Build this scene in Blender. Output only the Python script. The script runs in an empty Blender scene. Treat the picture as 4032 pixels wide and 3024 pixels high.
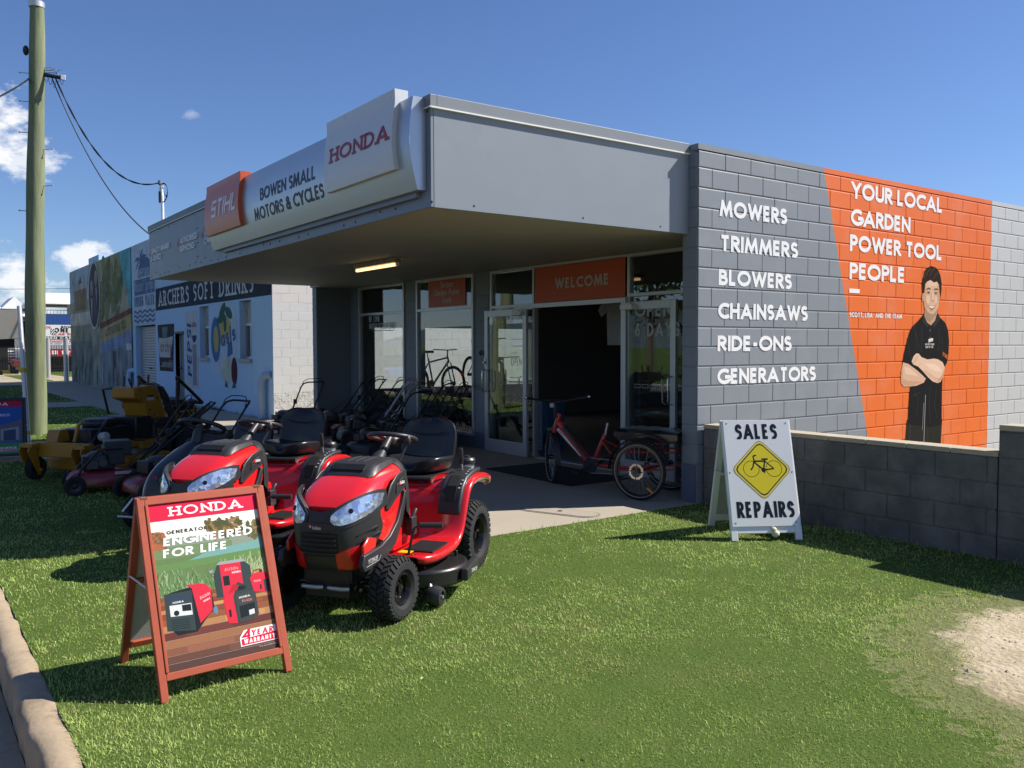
import bpy, bmesh, math, random
import numpy as np
from mathutils import Vector, Matrix
R = math.radians
S = bpy.context.scene
COL = S.collection
random.seed(7)
RNG = np.random.default_rng(11)

# ------------------------------------------------------------------ camera, sky, sun, exposure
cam_d = bpy.data.cameras.new('camera')
cam_d.sensor_width = 36.0
cam_d.lens = 3400.8 / 4032 * 36.0
cam_d.clip_start = 0.05
cam_d.clip_end = 3000
cam = bpy.data.objects.new('camera', cam_d)
COL.objects.link(cam)
_yaw, _pit, _rol = R(144.29134), R(-2.51415), R(-0.16842)
_F = Vector((math.cos(_pit) * math.cos(_yaw), math.cos(_pit) * math.sin(_yaw), math.sin(_pit)))
_R0 = Vector((math.sin(_yaw), -math.cos(_yaw), 0)); _U0 = _R0.cross(_F)
_Rr = _R0 * math.cos(_rol) + _U0 * math.sin(_rol); _Uu = -_R0 * math.sin(_rol) + _U0 * math.cos(_rol)
_m = Matrix.Identity(4)
for i in range(3):
    _m[i][0] = _Rr[i]; _m[i][1] = _Uu[i]; _m[i][2] = -_F[i]; _m[i][3] = (5.99937, -6.61693, 1.61056)[i]
cam.matrix_world = _m
S.camera = cam
S.view_settings.view_transform = 'Standard'
S.view_settings.look = 'None'
S.view_settings.exposure = 0.78
S.view_settings.gamma = 1.0
S.render.film_transparent = False
S.cycles.max_bounces = 8
S.cycles.transparent_max_bounces = 16
S.cycles.caustics_reflective = False
S.cycles.caustics_refractive = False

SUN = Vector((0.45, 0.96, 1.0)).normalized()
sun_d = bpy.data.lights.new('sun', 'SUN')
sun_d.energy = 4.6
sun_d.angle = R(0.53)
sun_d.color = (1.0, 0.945, 0.86)
sun = bpy.data.objects.new('sun', sun_d)
COL.objects.link(sun)
sun.rotation_euler = SUN.to_track_quat('Z', 'Y').to_euler()

W = bpy.data.worlds.new('World')
S.world = W
W.use_nodes = True
nt = W.node_tree
nt.nodes.clear()
def wn(t, **k):
    n = nt.nodes.new(t)
    for a, b in k.items(): setattr(n, a, b)
    return n
sky = wn('ShaderNodeTexSky', sky_type='NISHITA', sun_disc=False)
sky.sun_elevation = math.asin(SUN.z)
sky.sun_rotation = math.atan2(SUN.x, SUN.y)
sky.air_density = 1.0; sky.dust_density = 0.1; sky.ozone_density = 5.0
tc = wn('ShaderNodeTexCoord')
def wmath(op, a, b=None, clamp=False):
    n = wn('ShaderNodeMath', operation=op, use_clamp=clamp)
    for i, v in enumerate((a, b)):
        if v is None: continue
        if isinstance(v, (int, float)): n.inputs[i].default_value = v
        else: nt.links.new(v, n.inputs[i])
    return n.outputs[0]
nz = wn('ShaderNodeTexNoise'); nz.inputs['Scale'].default_value = 26; nz.inputs['Detail'].default_value = 7; nz.inputs['Roughness'].default_value = 0.62
mp = wn('ShaderNodeMapping'); mp.inputs['Scale'].default_value = (1, 1, 1.9)
nt.links.new(tc.outputs['Generated'], mp.inputs[0]); nt.links.new(mp.outputs[0], nz.inputs['Vector'])
# a few fair-weather clouds low over the street (direction, angular radius, strength)
CLOUDS = [((-0.975, 0.085, 0.205), .062, 1.0), ((-0.968, 0.115, 0.18), .04, .8), ((-0.9915, 0.098, 0.068), .045, .95), ((-0.983, 0.165, 0.088), .032, .9),
          ((-0.972, 0.04, 0.05), .09, .7), ((-0.934, 0.262, 0.243), .010, .25), ((0.6, -0.75, 0.22), .22, .8), ((0.1, -0.95, 0.2), .25, .7), ((-0.6, -0.75, 0.25), .2, .6), ((0.9, -0.2, .25), .25, .6)]
tot = None
for d, r, s in CLOUDS:
    d = Vector(d).normalized()
    vm = wn('ShaderNodeVectorMath', operation='SUBTRACT'); nt.links.new(tc.outputs['Generated'], vm.inputs[0]); vm.inputs[1].default_value = d
    v2 = wn('ShaderNodeVectorMath', operation='MULTIPLY'); nt.links.new(vm.outputs[0], v2.inputs[0]); v2.inputs[1].default_value = (1, 1, 1.6)
    ln = wn('ShaderNodeVectorMath', operation='LENGTH'); nt.links.new(v2.outputs[0], ln.inputs[0])
    q = wmath('SUBTRACT', 1.0, wmath('DIVIDE', ln.outputs['Value'], r))          # 1 centre .. 0 rim
    q = wmath('ADD', q, wmath('MULTIPLY', wmath('SUBTRACT', nz.outputs['Fac'], 0.53), 3.6))
    q = wmath('MULTIPLY', wmath('MULTIPLY', q, 1.5, True), s)
    tot = q if tot is None else wmath('MAXIMUM', tot, q)
mix = wn('ShaderNodeMix', data_type='RGBA')
hue = wn('ShaderNodeMix', data_type='RGBA', blend_type='MULTIPLY'); hue.inputs[0].default_value = 1.0; nt.links.new(sky.outputs[0], hue.inputs[6]); hue.inputs[7].default_value = (.93, 1.0, 1.22, 1)
nt.links.new(tot, mix.inputs[0]); nt.links.new(hue.outputs[2], mix.inputs[6]); mix.inputs[7].default_value = (9.8, 10.0, 10.4, 1)
bg = wn('ShaderNodeBackground'); bg.inputs['Strength'].default_value = 0.058
nt.links.new(mix.outputs[2], bg.inputs[0])
out = wn('ShaderNodeOutputWorld'); nt.links.new(bg.outputs[0], out.inputs[0])

# ------------------------------------------------------------------ materials
def srgb(h):
    if isinstance(h, str):
        h = h.lstrip('#'); c = [int(h[i:i + 2], 16) / 255 for i in (0, 2, 4)]
    else: c = list(h)
    return [x / 12.92 if x <= .04045 else ((x + .055) / 1.055) ** 2.4 for x in c]
MT = {}
def lin(c): return list(srgb(c)) if isinstance(c, str) else list(c[:3])
class NT:
    def __init__(s, name):
        s.m = bpy.data.materials.new(name); s.m.use_nodes = True
        s.t = s.m.node_tree; s.b = s.t.nodes['Principled BSDF']; s.o = s.t.nodes['Material Output']
        s.tc = s.t.nodes.new('ShaderNodeTexCoord')
    def n(s, t, **k):
        x = s.t.nodes.new(t)
        for a, b in k.items(): setattr(x, a, b)
        return x
    def l(s, a, b): s.t.links.new(a, b)
    def math(s, op, a, b=None, clamp=False):
        n = s.n('ShaderNodeMath', operation=op, use_clamp=clamp)
        for i, v in enumerate((a, b)):
            if v is None: continue
            if isinstance(v, (int, float)): n.inputs[i].default_value = v
            else: s.l(v, n.inputs[i])
        return n.outputs[0]
    def noise(s, scale, detail=4, rough=.55, vec=None, stretch=None):
        n = s.n('ShaderNodeTexNoise'); n.inputs['Scale'].default_value = scale; n.inputs['Detail'].default_value = detail; n.inputs['Roughness'].default_value = rough
        v = vec or s.tc.outputs['Object']
        if stretch:
            mp = s.n('ShaderNodeMapping'); mp.inputs['Scale'].default_value = stretch; s.l(v, mp.inputs[0]); v = mp.outputs[0]
        s.l(v, n.inputs['Vector']); return n.outputs['Fac']
    def ramp(s, f, stops):
        r = s.n('ShaderNodeValToRGB'); e = r.color_ramp.elements
        while len(e) < len(stops): e.new(.5)
        for el, (p, c) in zip(e, stops):
            el.position = p; el.color = (*(lin(c) if not isinstance(c, (int, float)) else (c, c, c)), 1)
        s.l(f, r.inputs[0]); return r.outputs[0]
    def mix(s, f, a, b, mode='MIX'):
        n = s.n('ShaderNodeMix', data_type='RGBA', blend_type=mode)
        for i, v in ((0, f), (6, a), (7, b)):
            if isinstance(v, (int, float)): n.inputs[i].default_value = v
            elif isinstance(v, (list, tuple, str)): n.inputs[i].default_value = (*lin(v), 1)
            else: s.l(v, n.inputs[i])
        return n.outputs[2]
    def col(s, c):
        if isinstance(c, (list, tuple, str)): s.b.inputs['Base Color'].default_value = (*lin(c), 1)
        else: s.l(c, s.b.inputs['Base Color'])
        return s
    def set(s, **k):
        for a, v in k.items():
            i = s.b.inputs[a.replace('_', ' ')]
            if isinstance(v, (int, float)): i.default_value = v
            elif isinstance(v, (tuple, list)): i.default_value = (*v, 1) if len(v) == 3 else v
            else: s.l(v, i)
        return s
    def bump(s, h, strength=.3, dist=.01):
        b = s.n('ShaderNodeBump'); b.inputs['Strength'].default_value = strength; b.inputs['Distance'].default_value = dist
        s.l(h, b.inputs['Height']); s.l(b.outputs[0], s.b.inputs['Normal']); return s
def simple(name, c, rough=.5, metal=0, var=.12, nscale=9, bump=0, bscale=60, spec=.5, coat=0, rvar=.15, dirt=None):
    """a plain material with a little tonal and gloss variation of its own"""
    k = NT(name); c = lin(c)
    f = k.noise(nscale, 5, .6)
    base = k.mix(f, [x * (1 - var) for x in c], [min(1, x * (1 + var)) for x in c])
    if dirt:
        d = k.ramp(k.noise(dirt[1], 7, .65), [(dirt[2], 0.0), (min(1, dirt[2] + .22), 1.0)])
        base = k.mix(k.math('MULTIPLY', d, dirt[3]), base, dirt[0])
    k.col(base)
    k.set(Metallic=metal, Specular_IOR_Level=spec, Coat_Weight=coat)
    if coat: k.set(Coat_Roughness=.06)
    k.set(Roughness=k.math('ADD', rough - rvar / 2, k.math('MULTIPLY', k.noise(nscale * 3.1, 4), rvar)))
    if bump: k.bump(k.noise(bscale, 5), bump, .004)
    MT[name] = k.m
    return k.m
def emit(name, c, s):
    k = NT(name); k.col('#000000'); k.b.inputs['Emission Color'].default_value = (*lin(c), 1); k.b.inputs['Emission Strength'].default_value = s
    return k.m
def mk(key, *a, **k):
    MT[key] = simple(key, *a, **k); return MT[key]

# ------------------------------------------------------------------ mesh builder
class M:
    def __init__(s): s.v = []; s.f = []; s.mi = []; s.x = None; s.cols = None
    def add(s, vs, fs, m=0):
        o = len(s.v)
        if s.x is not None: vs = [s.x @ Vector(p) for p in vs]
        s.v += [tuple(p) for p in vs]
        s.f += [tuple(i + o for i in q) for q in fs]; s.mi += [m] * len(fs)
        return s
    def box(s, x0, x1, y0, y1, z0, z1, m=0):
        vs = [(x0, y0, z0), (x1, y0, z0), (x1, y1, z0), (x0, y1, z0), (x0, y0, z1), (x1, y0, z1), (x1, y1, z1), (x0, y1, z1)]
        return s.add(vs, [(0, 3, 2, 1), (4, 5, 6, 7), (0, 1, 5, 4), (1, 2, 6, 5), (2, 3, 7, 6), (3, 0, 4, 7)], m)
    def obox(s, c, d, rot=(0, 0, 0), m=0):
        from mathutils import Euler
        q = Euler(rot).to_matrix(); vs = []
        for k in ((-1, -1, -1), (1, -1, -1), (1, 1, -1), (-1, 1, -1), (-1, -1, 1), (1, -1, 1), (1, 1, 1), (-1, 1, 1)):
            vs.append(Vector(c) + q @ Vector((k[0] * d[0] / 2, k[1] * d[1] / 2, k[2] * d[2] / 2)))
        return s.add(vs, [(0, 3, 2, 1), (4, 5, 6, 7), (0, 1, 5, 4), (1, 2, 6, 5), (2, 3, 7, 6), (3, 0, 4, 7)], m)
    @staticmethod
    def frame(ax):
        ax = Vector(ax).normalized(); h = Vector((0, 0, 1)) if abs(ax.z) < .9 else Vector((1, 0, 0))
        u = ax.cross(h).normalized(); return ax, u, ax.cross(u)
    def rings(s, rs, m=0, cap0=True, cap1=True, closed=True, loop=False):
        n = len(rs[0]); vs = [p for r in rs for p in r]; fs = []
        K = len(rs) if loop else len(rs) - 1
        for i in range(K):
            a = i * n; b = ((i + 1) % len(rs)) * n
            for j in range(n if closed else n - 1):
                k = (j + 1) % n; fs.append((a + j, a + k, b + k, b + j))
        if not loop and closed:
            if cap0: fs.append(tuple(reversed(range(n))))
            if cap1: fs.append(tuple((len(rs) - 1) * n + j for j in range(n)))
        return s.add(vs, fs, m)
    def lathe(s, prof, o=(0, 0, 0), ax=(0, 0, 1), n=24, m=0, loop=False, cap=True):
        a, u, v = s.frame(ax); o = Vector(o); rs = []
        for r, h in prof:
            rs.append([o + a * h + (u * math.cos(2 * math.pi * j / n) + v * math.sin(2 * math.pi * j / n)) * r for j in range(n)])
        return s.rings(rs, m, cap, cap, True, loop)
    def cyl(s, p0, p1, r0, r1=None, n=16, m=0):
        p0 = Vector(p0); p1 = Vector(p1); r1 = r0 if r1 is None else r1
        return s.lathe([(r0, 0), (r1, (p1 - p0).length)], p0, p1 - p0, n, m)
    def tube(s, pts, r, n=8, m=0, closed=False):
        P = [Vector(p) for p in pts]; N = len(P); rs = []
        t0 = (P[1] - P[0]).normalized(); _, u, _ = s.frame(t0)
        for i in range(N):
            if closed: t = (P[(i + 1) % N] - P[i - 1]).normalized()
            else: t = (P[min(i + 1, N - 1)] - P[max(i - 1, 0)]).normalized()
            u = (u - t * u.dot(t)).normalized(); w = t.cross(u)
            rr = r[i] if isinstance(r, (list, tuple)) else r
            rs.append([P[i] + (u * math.cos(2 * math.pi * j / n) + w * math.sin(2 * math.pi * j / n)) * rr for j in range(n)])
        return s.rings(rs, m, True, True, True, closed)
    def torus(s, c, ax, Rr, r, n=32, k=10, m=0):
        a, u, v = s.frame(ax); c = Vector(c)
        return s.tube([c + (u * math.cos(2 * math.pi * j / n) + v * math.sin(2 * math.pi * j / n)) * Rr for j in range(n)], r, k, m, True)
    def prism(s, poly, o, u, v, d, m=0, m2=None):
        """flat outline in the u/v plane, pushed d along u x v"""
        o = Vector(o); u = Vector(u); v = Vector(v); w = u.cross(v).normalized() * d; n = len(poly)
        A = [o + u * a + v * b for a, b in poly]
        vs = A + [p + w for p in A]
        s.add(vs, [tuple(range(n, 2 * n))], m)
        o2 = len(s.v) - 2 * n
        fs = [tuple(reversed(range(n)))] + [(i, (i + 1) % n, n + (i + 1) % n, n + i) for i in range(n)]
        s.f += [tuple(i + o2 for i in q) for q in fs]; s.mi += [m if m2 is None else m2] * len(fs)
        return s
    def ball(s, c, r, n=16, k=10, m=0):
        r = (r, r, r) if isinstance(r, (int, float)) else r; rs = []
        for i in range(k + 1):
            t = math.pi * i / k; q = max(math.sin(t), 1e-4)
            rs.append([(c[0] + r[0] * q * math.cos(2 * math.pi * j / n), c[1] + r[1] * q * math.sin(2 * math.pi * j / n), c[2] - r[2] * math.cos(t)) for j in range(n)])
        return s.rings(rs, m)
    def build(s, name, mats, parent=None, smooth=40, bevel=None, sub=0, loc=None, weld=False):
        me = bpy.data.meshes.new(name); me.from_pydata(s.v, [], s.f)
        if not isinstance(mats, (list, tuple)): mats = [mats]
        for x in mats: me.materials.append(MT[x] if isinstance(x, str) else x)
        me.polygons.foreach_set('material_index', s.mi)
        me.update()
        if s.cols is not None:
            ca = me.color_attributes.new('Col', 'FLOAT_COLOR', 'CORNER'); arr = []
            for q, c in zip(s.f, s.cols): arr += [*c, 1] * len(q)
            ca.data.foreach_set('color', arr)
        bm = bmesh.new(); bm.from_mesh(me)
        if weld: bmesh.ops.remove_doubles(bm, verts=bm.verts, dist=1e-5)
        if s.cols is None: bmesh.ops.recalc_face_normals(bm, faces=bm.faces)
        bm.to_mesh(me); bm.free()
        if smooth:
            me.polygons.foreach_set('use_smooth', [True] * len(me.polygons)); me.set_sharp_from_angle(angle=R(smooth))
        o = bpy.data.objects.new(name, me); COL.objects.link(o)
        if parent is not None: o.parent = parent
        if loc: o.location = loc
        if bevel:
            b = o.modifiers.new('bevel', 'BEVEL'); b.width = bevel; b.segments = 2; b.limit_method = 'ANGLE'; b.angle_limit = R(40); b.harden_normals = False
        if sub:
            b = o.modifiers.new('sub', 'SUBSURF'); b.levels = sub; b.render_levels = sub
        return o
def tag(o, label=None, cat=None, group=None, kind=None):
    if label: o['label'] = label
    if cat: o['category'] = cat
    if group: o['group'] = group
    if kind: o['kind'] = kind
    return o
def thing(name, label, cat, loc=(0, 0, 0), rz=0, group=None):
    o = bpy.data.objects.new(name, None); COL.objects.link(o)
    o.location = loc; o.rotation_euler = (0, 0, rz); o.empty_display_size = .1
    return tag(o, label, cat, group)
def dup(root, loc, rz, label, group=None):
    def cp(o, par):
        c = o.copy(); COL.objects.link(c)
        if par is not None: c.parent = par
        for ch in list(o.children): cp(ch, c)
        return c
    c = cp(root, None); c.location = loc; c.rotation_euler = (0, 0, rz); c['label'] = label
    if group: c['group'] = group
    return c
def arc(cx, cy, rx, ry, a0, a1, n=10):
    return [(cx + rx * math.cos(R(a0 + (a1 - a0) * i / n)), cy + ry * math.sin(R(a0 + (a1 - a0) * i / n))) for i in range(n + 1)]
def rrect(x0, x1, y0, y1, r, n=4):
    return arc(x1 - r, y0 + r, r, r, -90, 0, n) + arc(x1 - r, y1 - r, r, r, 0, 90, n) + arc(x0 + r, y1 - r, r, r, 90, 180, n) + arc(x0 + r, y0 + r, r, r, 180, 270, n)

# ------------------------------------------------------------------ drawn letters (own geometric alphabet)
# each glyph: width and centre lines; y 0..1 = baseline..cap height, x 0..width before weight is added
def _g():
    G = {}
    A = arc
    G['A'] = (.86, [[(0, -.1), (.43, 1.0), (.86, -.1)], [(.17, .27), (.69, .27)]])
    G['B'] = (.52, [[(0, 0), (0, 1)], [(0, 1), (.22, 1)] + A(.22, .76, .22, .24, 90, -90) + [(0, .52)], [(0, .52), (.26, .52)] + A(.26, .26, .26, .26, 90, -90) + [(0, 0)]])
    G['C'] = (.72, [A(.5, .5, .5, .5, 48, 312, 18)])
    G['D'] = (.66, [[(0, 0), (0, 1)], [(0, 1), (.2, 1)] + A(.2, .5, .46, .5, 90, -90, 14) + [(0, 0)]])
    G['E'] = (.44, [[(0, 0), (0, 1)], [(0, 1), (.44, 1)], [(0, .52), (.4, .52)], [(0, 0), (.44, 0)]])
    G['F'] = (.42, [[(0, 0), (0, 1)], [(0, 1), (.42, 1)], [(0, .5), (.38, .5)]])
    G['G'] = (.82, [A(.5, .5, .5, .5, 48, 340, 20) + [(.9, .45), (.52, .45)]])
    G['H'] = (.62, [[(0, 0), (0, 1)], [(.62, 0), (.62, 1)], [(0, .52), (.62, .52)]])
    G['I'] = (0, [[(0, 0), (0, 1)]])
    G['J'] = (.34, [[(.34, 1), (.34, .2)] + A(.14, .2, .2, .2, 0, -130, 8)])
    G['K'] = (.54, [[(0, 0), (0, 1)], [(.52, 1.05), (.04, .46)], [(.16, .58), (.58, -.06)]])
    G['L'] = (.42, [[(0, 1), (0, 0)], [(0, 0), (.42, 0)]])
    G['M'] = (.9, [[(.0, -.1), (.14, 1.0), (.45, .1), (.76, 1.0), (.9, -.1)]])
    G['N'] = (.66, [[(0, -.1), (0, .98), (.66, .02), (.66, 1.1)]])
    G['O'] = (.92, [A(.46, .5, .46, .5, 0, 360, 28)])
    G['P'] = (.48, [[(0, 0), (0, 1)], [(0, 1), (.22, 1)] + A(.22, .73, .26, .27, 90, -90) + [(0, .46)]])
    G['Q'] = (.92, [A(.46, .5, .46, .5, 0, 360, 28), [(.55, .25), (.9, -.08)]])
    G['R'] = (.52, [[(0, 0), (0, 1)], [(0, 1), (.22, 1)] + A(.22, .74, .26, .26, 90, -90) + [(0, .48)], [(.18, .48), (.52, -.05)]])
    G['S'] = (.46, [[(.44, .86)] + A(.24, .75, .22, .25, 50, 230, 8) + A(.22, .25, .25, .27, 52, -130, 9)])
    G['T'] = (.56, [[(.28, 0), (.28, 1)], [(0, 1), (.56, 1)]])
    G['U'] = (.6, [[(0, 1), (0, .3)] + A(.3, .3, .3, .3, 180, 360, 12) + [(.6, 1)]])
    G['V'] = (.76, [[(0, 1.1), (.38, 0), (.76, 1.1)]])
    G['W'] = (1.1, [[(0, 1.1), (.28, 0), (.55, .95), (.82, 0), (1.1, 1.1)]])
    G['X'] = (.64, [[(0, 1.05), (.64, -.05)], [(0, -.05), (.64, 1.05)]])
    G['Y'] = (.68, [[(0, 1.08), (.34, .48), (.68, 1.08)], [(.34, .5), (.34, 0)]])
    G['Z'] = (.56, [[(0, 1), (.52, 1), (.04, 0), (.56, 0)]])
    G['0'] = (.6, [A(.3, .5, .3, .5, 0, 360, 20)])
    G['1'] = (.2, [[(0, .8), (.16, 1), (.16, 0)]])
    G['2'] = (.5, [A(.25, .74, .25, .26, 170, -35, 9) + [(.02, 0), (.52, 0)]])
    G['3'] = (.5, [A(.23, .75, .22, .25, 150, -80, 9) + A(.23, .26, .26, .26, 80, -150, 9)])
    G['4'] = (.56, [[(.42, 0), (.42, 1), (0, .26), (.56, .26)]])
    G['5'] = (.5, [[(.46, 1), (.1, 1), (.06, .56)] + A(.23, .31, .27, .31, 110, -140, 10)])
    G['6'] = (.54, [[(.36, 1.05), (.1, .52)] + A(.27, .28, .27, .28, 150, 510, 16)])
    G['7'] = (.5, [[(0, 1), (.5, 1), (.14, -.05)]])
    G['8'] = (.52, [A(.26, .76, .21, .24, 0, 360, 14), A(.26, .27, .26, .27, 0, 360, 16)])
    G['9'] = (.54, [A(.27, .72, .27, .28, -30, 330, 16) + [(.18, -.05)]])
    G['&'] = (.66, [[(.66, -.03), (.14, .72)] + A(.3, .8, .18, .2, 200, -30, 8) + [(.1, .42)] + A(.25, .24, .25, .24, 140, 330, 8) + [(.62, .42)]])
    G['-'] = (.3, [[(0, .42), (.3, .42)]])
    G['_'] = (.5, [[(0, 0), (.5, 0)]])
    G['.'] = (0, [[(0, -.02), (0, .06)]])
    G[','] = (.06, [[(.06, .1), (0, -.16)]])
    G['!'] = (0, [[(0, .34), (0, 1)], [(0, 0), (0, .08)]])
    G['*'] = (.2, [[(0, .75), (.2, .95)], [(0, .95), (.2, .75)]])
    G['/'] = (.4, [[(0, -.05), (.4, 1.05)]])
    # lower case
    G['a'] = (.5, [A(.25, .31, .25, .31, 0, 360, 16), [(.5, .64), (.5, 0)]])
    G['b'] = (.5, [A(.25, .31, .25, .31, 0, 360, 16), [(0, 1), (0, 0)]])
    G['c'] = (.42, [A(.27, .31, .27, .31, 50, 310, 12)])
    G['d'] = (.5, [A(.25, .31, .25, .31, 0, 360, 16), [(.5, 1), (.5, 0)]])
    G['e'] = (.5, [[(.03, .33), (.5, .33)] + A(.25, .31, .25, .31, 0, 310, 14)])
    G['f'] = (.3, [[(.1, 0), (.1, .8)] + A(.26, .8, .16, .2, 180, 80, 5), [(0, .6), (.28, .6)]])
    G['g'] = (.5, [A(.25, .31, .25, .31, 0, 360, 16), [(.5, .62), (.5, -.1)] + A(.27, -.1, .23, .2, 0, -140, 8)])
    G['h'] = (.46, [[(0, 1), (0, 0)], [(0, .35)] + A(.23, .38, .23, .24, 180, 0, 10) + [(.46, 0)]])
    G['i'] = (0, [[(0, 0), (0, .62)], [(0, .84), (0, .96)]])
    G['k'] = (.4, [[(0, 1), (0, 0)], [(.38, .66), (.02, .26)], [(.1, .36), (.42, -.03)]])
    G['l'] = (0, [[(0, 0), (0, 1)]])
    G['m'] = (.74, [[(0, .62), (0, 0)], [(0, .35)] + A(.185, .42, .185, .2, 180, 0, 8) + [(.37, 0)], [(.37, .38)] + A(.555, .42, .185, .2, 180, 0, 8) + [(.74, 0)]])
    G['n'] = (.46, [[(0, .62), (0, 0)], [(0, .35)] + A(.23, .38, .23, .24, 180, 0, 10) + [(.46, 0)]])
    G['o'] = (.54, [A(.27, .31, .27, .31, 0, 360, 18)])
    G['p'] = (.5, [A(.25, .31, .25, .31, 0, 360, 16), [(0, .62), (0, -.3)]])
    G['r'] = (.28, [[(0, .62), (0, 0)], [(0, .34)] + A(.22, .38, .22, .24, 180, 70, 6)])
    G['s'] = (.36, [[(.34, .54)] + A(.18, .47, .17, .15, 40, 240, 8) + A(.17, .16, .19, .16, 60, -140, 8)])
    G['t'] = (.28, [[(.12, .88), (.12, 0)], [(0, .62), (.28, .62)]])
    G['u'] = (.46, [[(0, .62), (0, .24)] + A(.23, .24, .23, .24, 180, 360, 10) + [(.46, .62)], [(.46, .5), (.46, 0)]])
    G['v'] = (.48, [[(0, .68), (.24, 0), (.48, .68)]])
    G['w'] = (.72, [[(0, .68), (.18, 0), (.36, .6), (.54, 0), (.72, .68)]])
    G['x'] = (.44, [[(0, .66), (.44, -.04)], [(0, -.04), (.44, .66)]])
    G['y'] = (.48, [[(0, .66), (.25, .02)], [(.48, .66), (.16, -.3)]])
    return G
GLYPH = _g()
def _clip(poly, y, keep_above):
    o = []
    for i in range(len(poly)):
        a = poly[i - 1]; b = poly[i]
        ia = a[1] >= y - 1e-9 if keep_above else a[1] <= y + 1e-9
        ib = b[1] >= y - 1e-9 if keep_above else b[1] <= y + 1e-9
        if ia != ib:
            t = (y - a[1]) / (b[1] - a[1]); o.append((a[0] + (b[0] - a[0]) * t, y))
        if ib: o.append(b)
    return o
def text_polys(s, h, w=.19, xs=1.0, slant=0.0, serif=0.0, gap=.17, align='l', width=None, sx=1.0):
    """list of (outline, layer); cap height h, stroke w*h. With a width the letters are drawn wide or narrow enough to
    fill that length, keeping the stroke; sx > 1 makes uprights that much heavier than cross strokes"""
    if width:
        fix = sum((.34 + gap) if c == ' ' else (w + gap) for c in s) - gap; var = sum(GLYPH.get(c, GLYPH['-'])[0] for c in s if c != ' ')
        xs = min(max((width / (h * sx) - fix) / max(var, .01), .22), 2.2)
    P = []; x = 0.0; lay = 0
    for ch in s:
        if ch == ' ': x += .34 + gap; continue
        gw, lines = GLYPH.get(ch, GLYPH['-'])
        wy = w; tall = 1 - wy
        low = ch.islower() or ch in ',_'
        for ln in lines:
            pts = [((px * xs), wy / 2 + py * tall) for px, py in ln]
            closed = (pts[0][0] - pts[-1][0]) ** 2 + (pts[0][1] - pts[-1][1]) ** 2 < 1e-6 and len(pts) > 3
            if closed: pts = pts[:-1]
            else:
                # run each end out by half a stroke
                def ext(a, b):
                    dx, dy = a[0] - b[0], a[1] - b[1]; L = math.hypot(dx, dy) or 1
                    return (a[0] + dx / L * w / 2, a[1] + dy / L * w / 2)
                if len(ln) == 2 or serif == 0 or True:
                    e0 = ext(pts[0], pts[1]); e1 = ext(pts[-1], pts[-2])
                    v0 = abs(pts[0][0] - pts[1][0]) < abs(pts[0][1] - pts[1][1]); v1 = abs(pts[-1][0] - pts[-2][0]) < abs(pts[-1][1] - pts[-2][1])
                    if v0: pts = [e0] + pts[1:]
                    if v1: pts = pts[:-1] + [e1]
            n = len(pts); L = []; Rr = []
            for i in range(n):
                if closed: a, b, c = pts[i - 1], pts[i], pts[(i + 1) % n]
                else: a, b, c = pts[max(i - 1, 0)], pts[i], pts[min(i + 1, n - 1)]
                d1 = (b[0] - a[0], b[1] - a[1]); d2 = (c[0] - b[0], c[1] - b[1])
                l1 = math.hypot(*d1); l2 = math.hypot(*d2)
                if l1 < 1e-9: d1 = d2; l1 = l2
                if l2 < 1e-9: d2 = d1; l2 = l1
                n1 = (-d1[1] / l1, d1[0] / l1); n2 = (-d2[1] / l2, d2[0] / l2)
                mx, my = n1[0] + n2[0], n1[1] + n2[1]; q = mx * mx + my * my
                if q < 1e-6: mx, my = n1; k = w / 2
                else:
                    k = w / max(q, .12)
                L.append((b[0] + mx * k, b[1] + my * k)); Rr.append((b[0] - mx * k, b[1] - my * k))
            for i in range(n if closed else n - 1):
                j = (i + 1) % n
                q = [L[i], Rr[i], Rr[j], L[j]]
                if not low:
                    q = _clip(q, 0.0, True)
                    if len(q) > 2: q = _clip(q, 1.0, False)
                if len(q) > 2: P.append(([(x + a, b) for a, b in q], lay))
            if serif and not closed and not low:
                for a, b in ((pts[0], pts[1]), (pts[-1], pts[-2])):
                    if abs(a[1] - b[1]) > .35 and (a[1] < .15 or a[1] > .85):
                        sw = w * 1.25; sh = w * serif; y0 = 0 if a[1] < .5 else 1 - sh
                        k = (b[0] - a[0]) / (b[1] - a[1]); xc = a[0] + k * ((y0 + sh / 2) - a[1])
                        P.append(([(x + xc - sw, y0), (x + xc + sw, y0), (x + xc + sw, y0 + sh), (x + xc - sw, y0 + sh)], lay + 1))
            lay += 1
        lay = lay % 4
        x += gw * xs + w + gap
    tw = x - gap - w
    x0 = -w / 2; tw += w
    k = (width / (tw * h)) if width else 1.0
    off = 0 if align == 'l' else (-tw / 2 if align == 'c' else -tw)
    o = []
    for poly, l in P:
        q = [(((a - x0 + off) * k + slant * b) * h, b * h) for a, b in poly]
        ar = sum(q[i - 1][0] * q[i][1] - q[i][0] * q[i - 1][1] for i in range(len(q)))
        if abs(ar) < 1e-12: continue
        if ar < 0: q = q[::-1]
        o.append((q, l))
    return o
def lettering(name, s, h, o, u, v, mat, depth, parent, **k):
    """raised letters standing depth off a wall (u along the line, v up)"""
    m = M(); o = Vector(o); u = Vector(u); v = Vector(v); w = u.cross(v)
    for poly, l in text_polys(s, h, **k):
        m.prism(poly, o, u, v, depth + l * .0004)
    return m.build(name, mat, parent, smooth=0)

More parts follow.
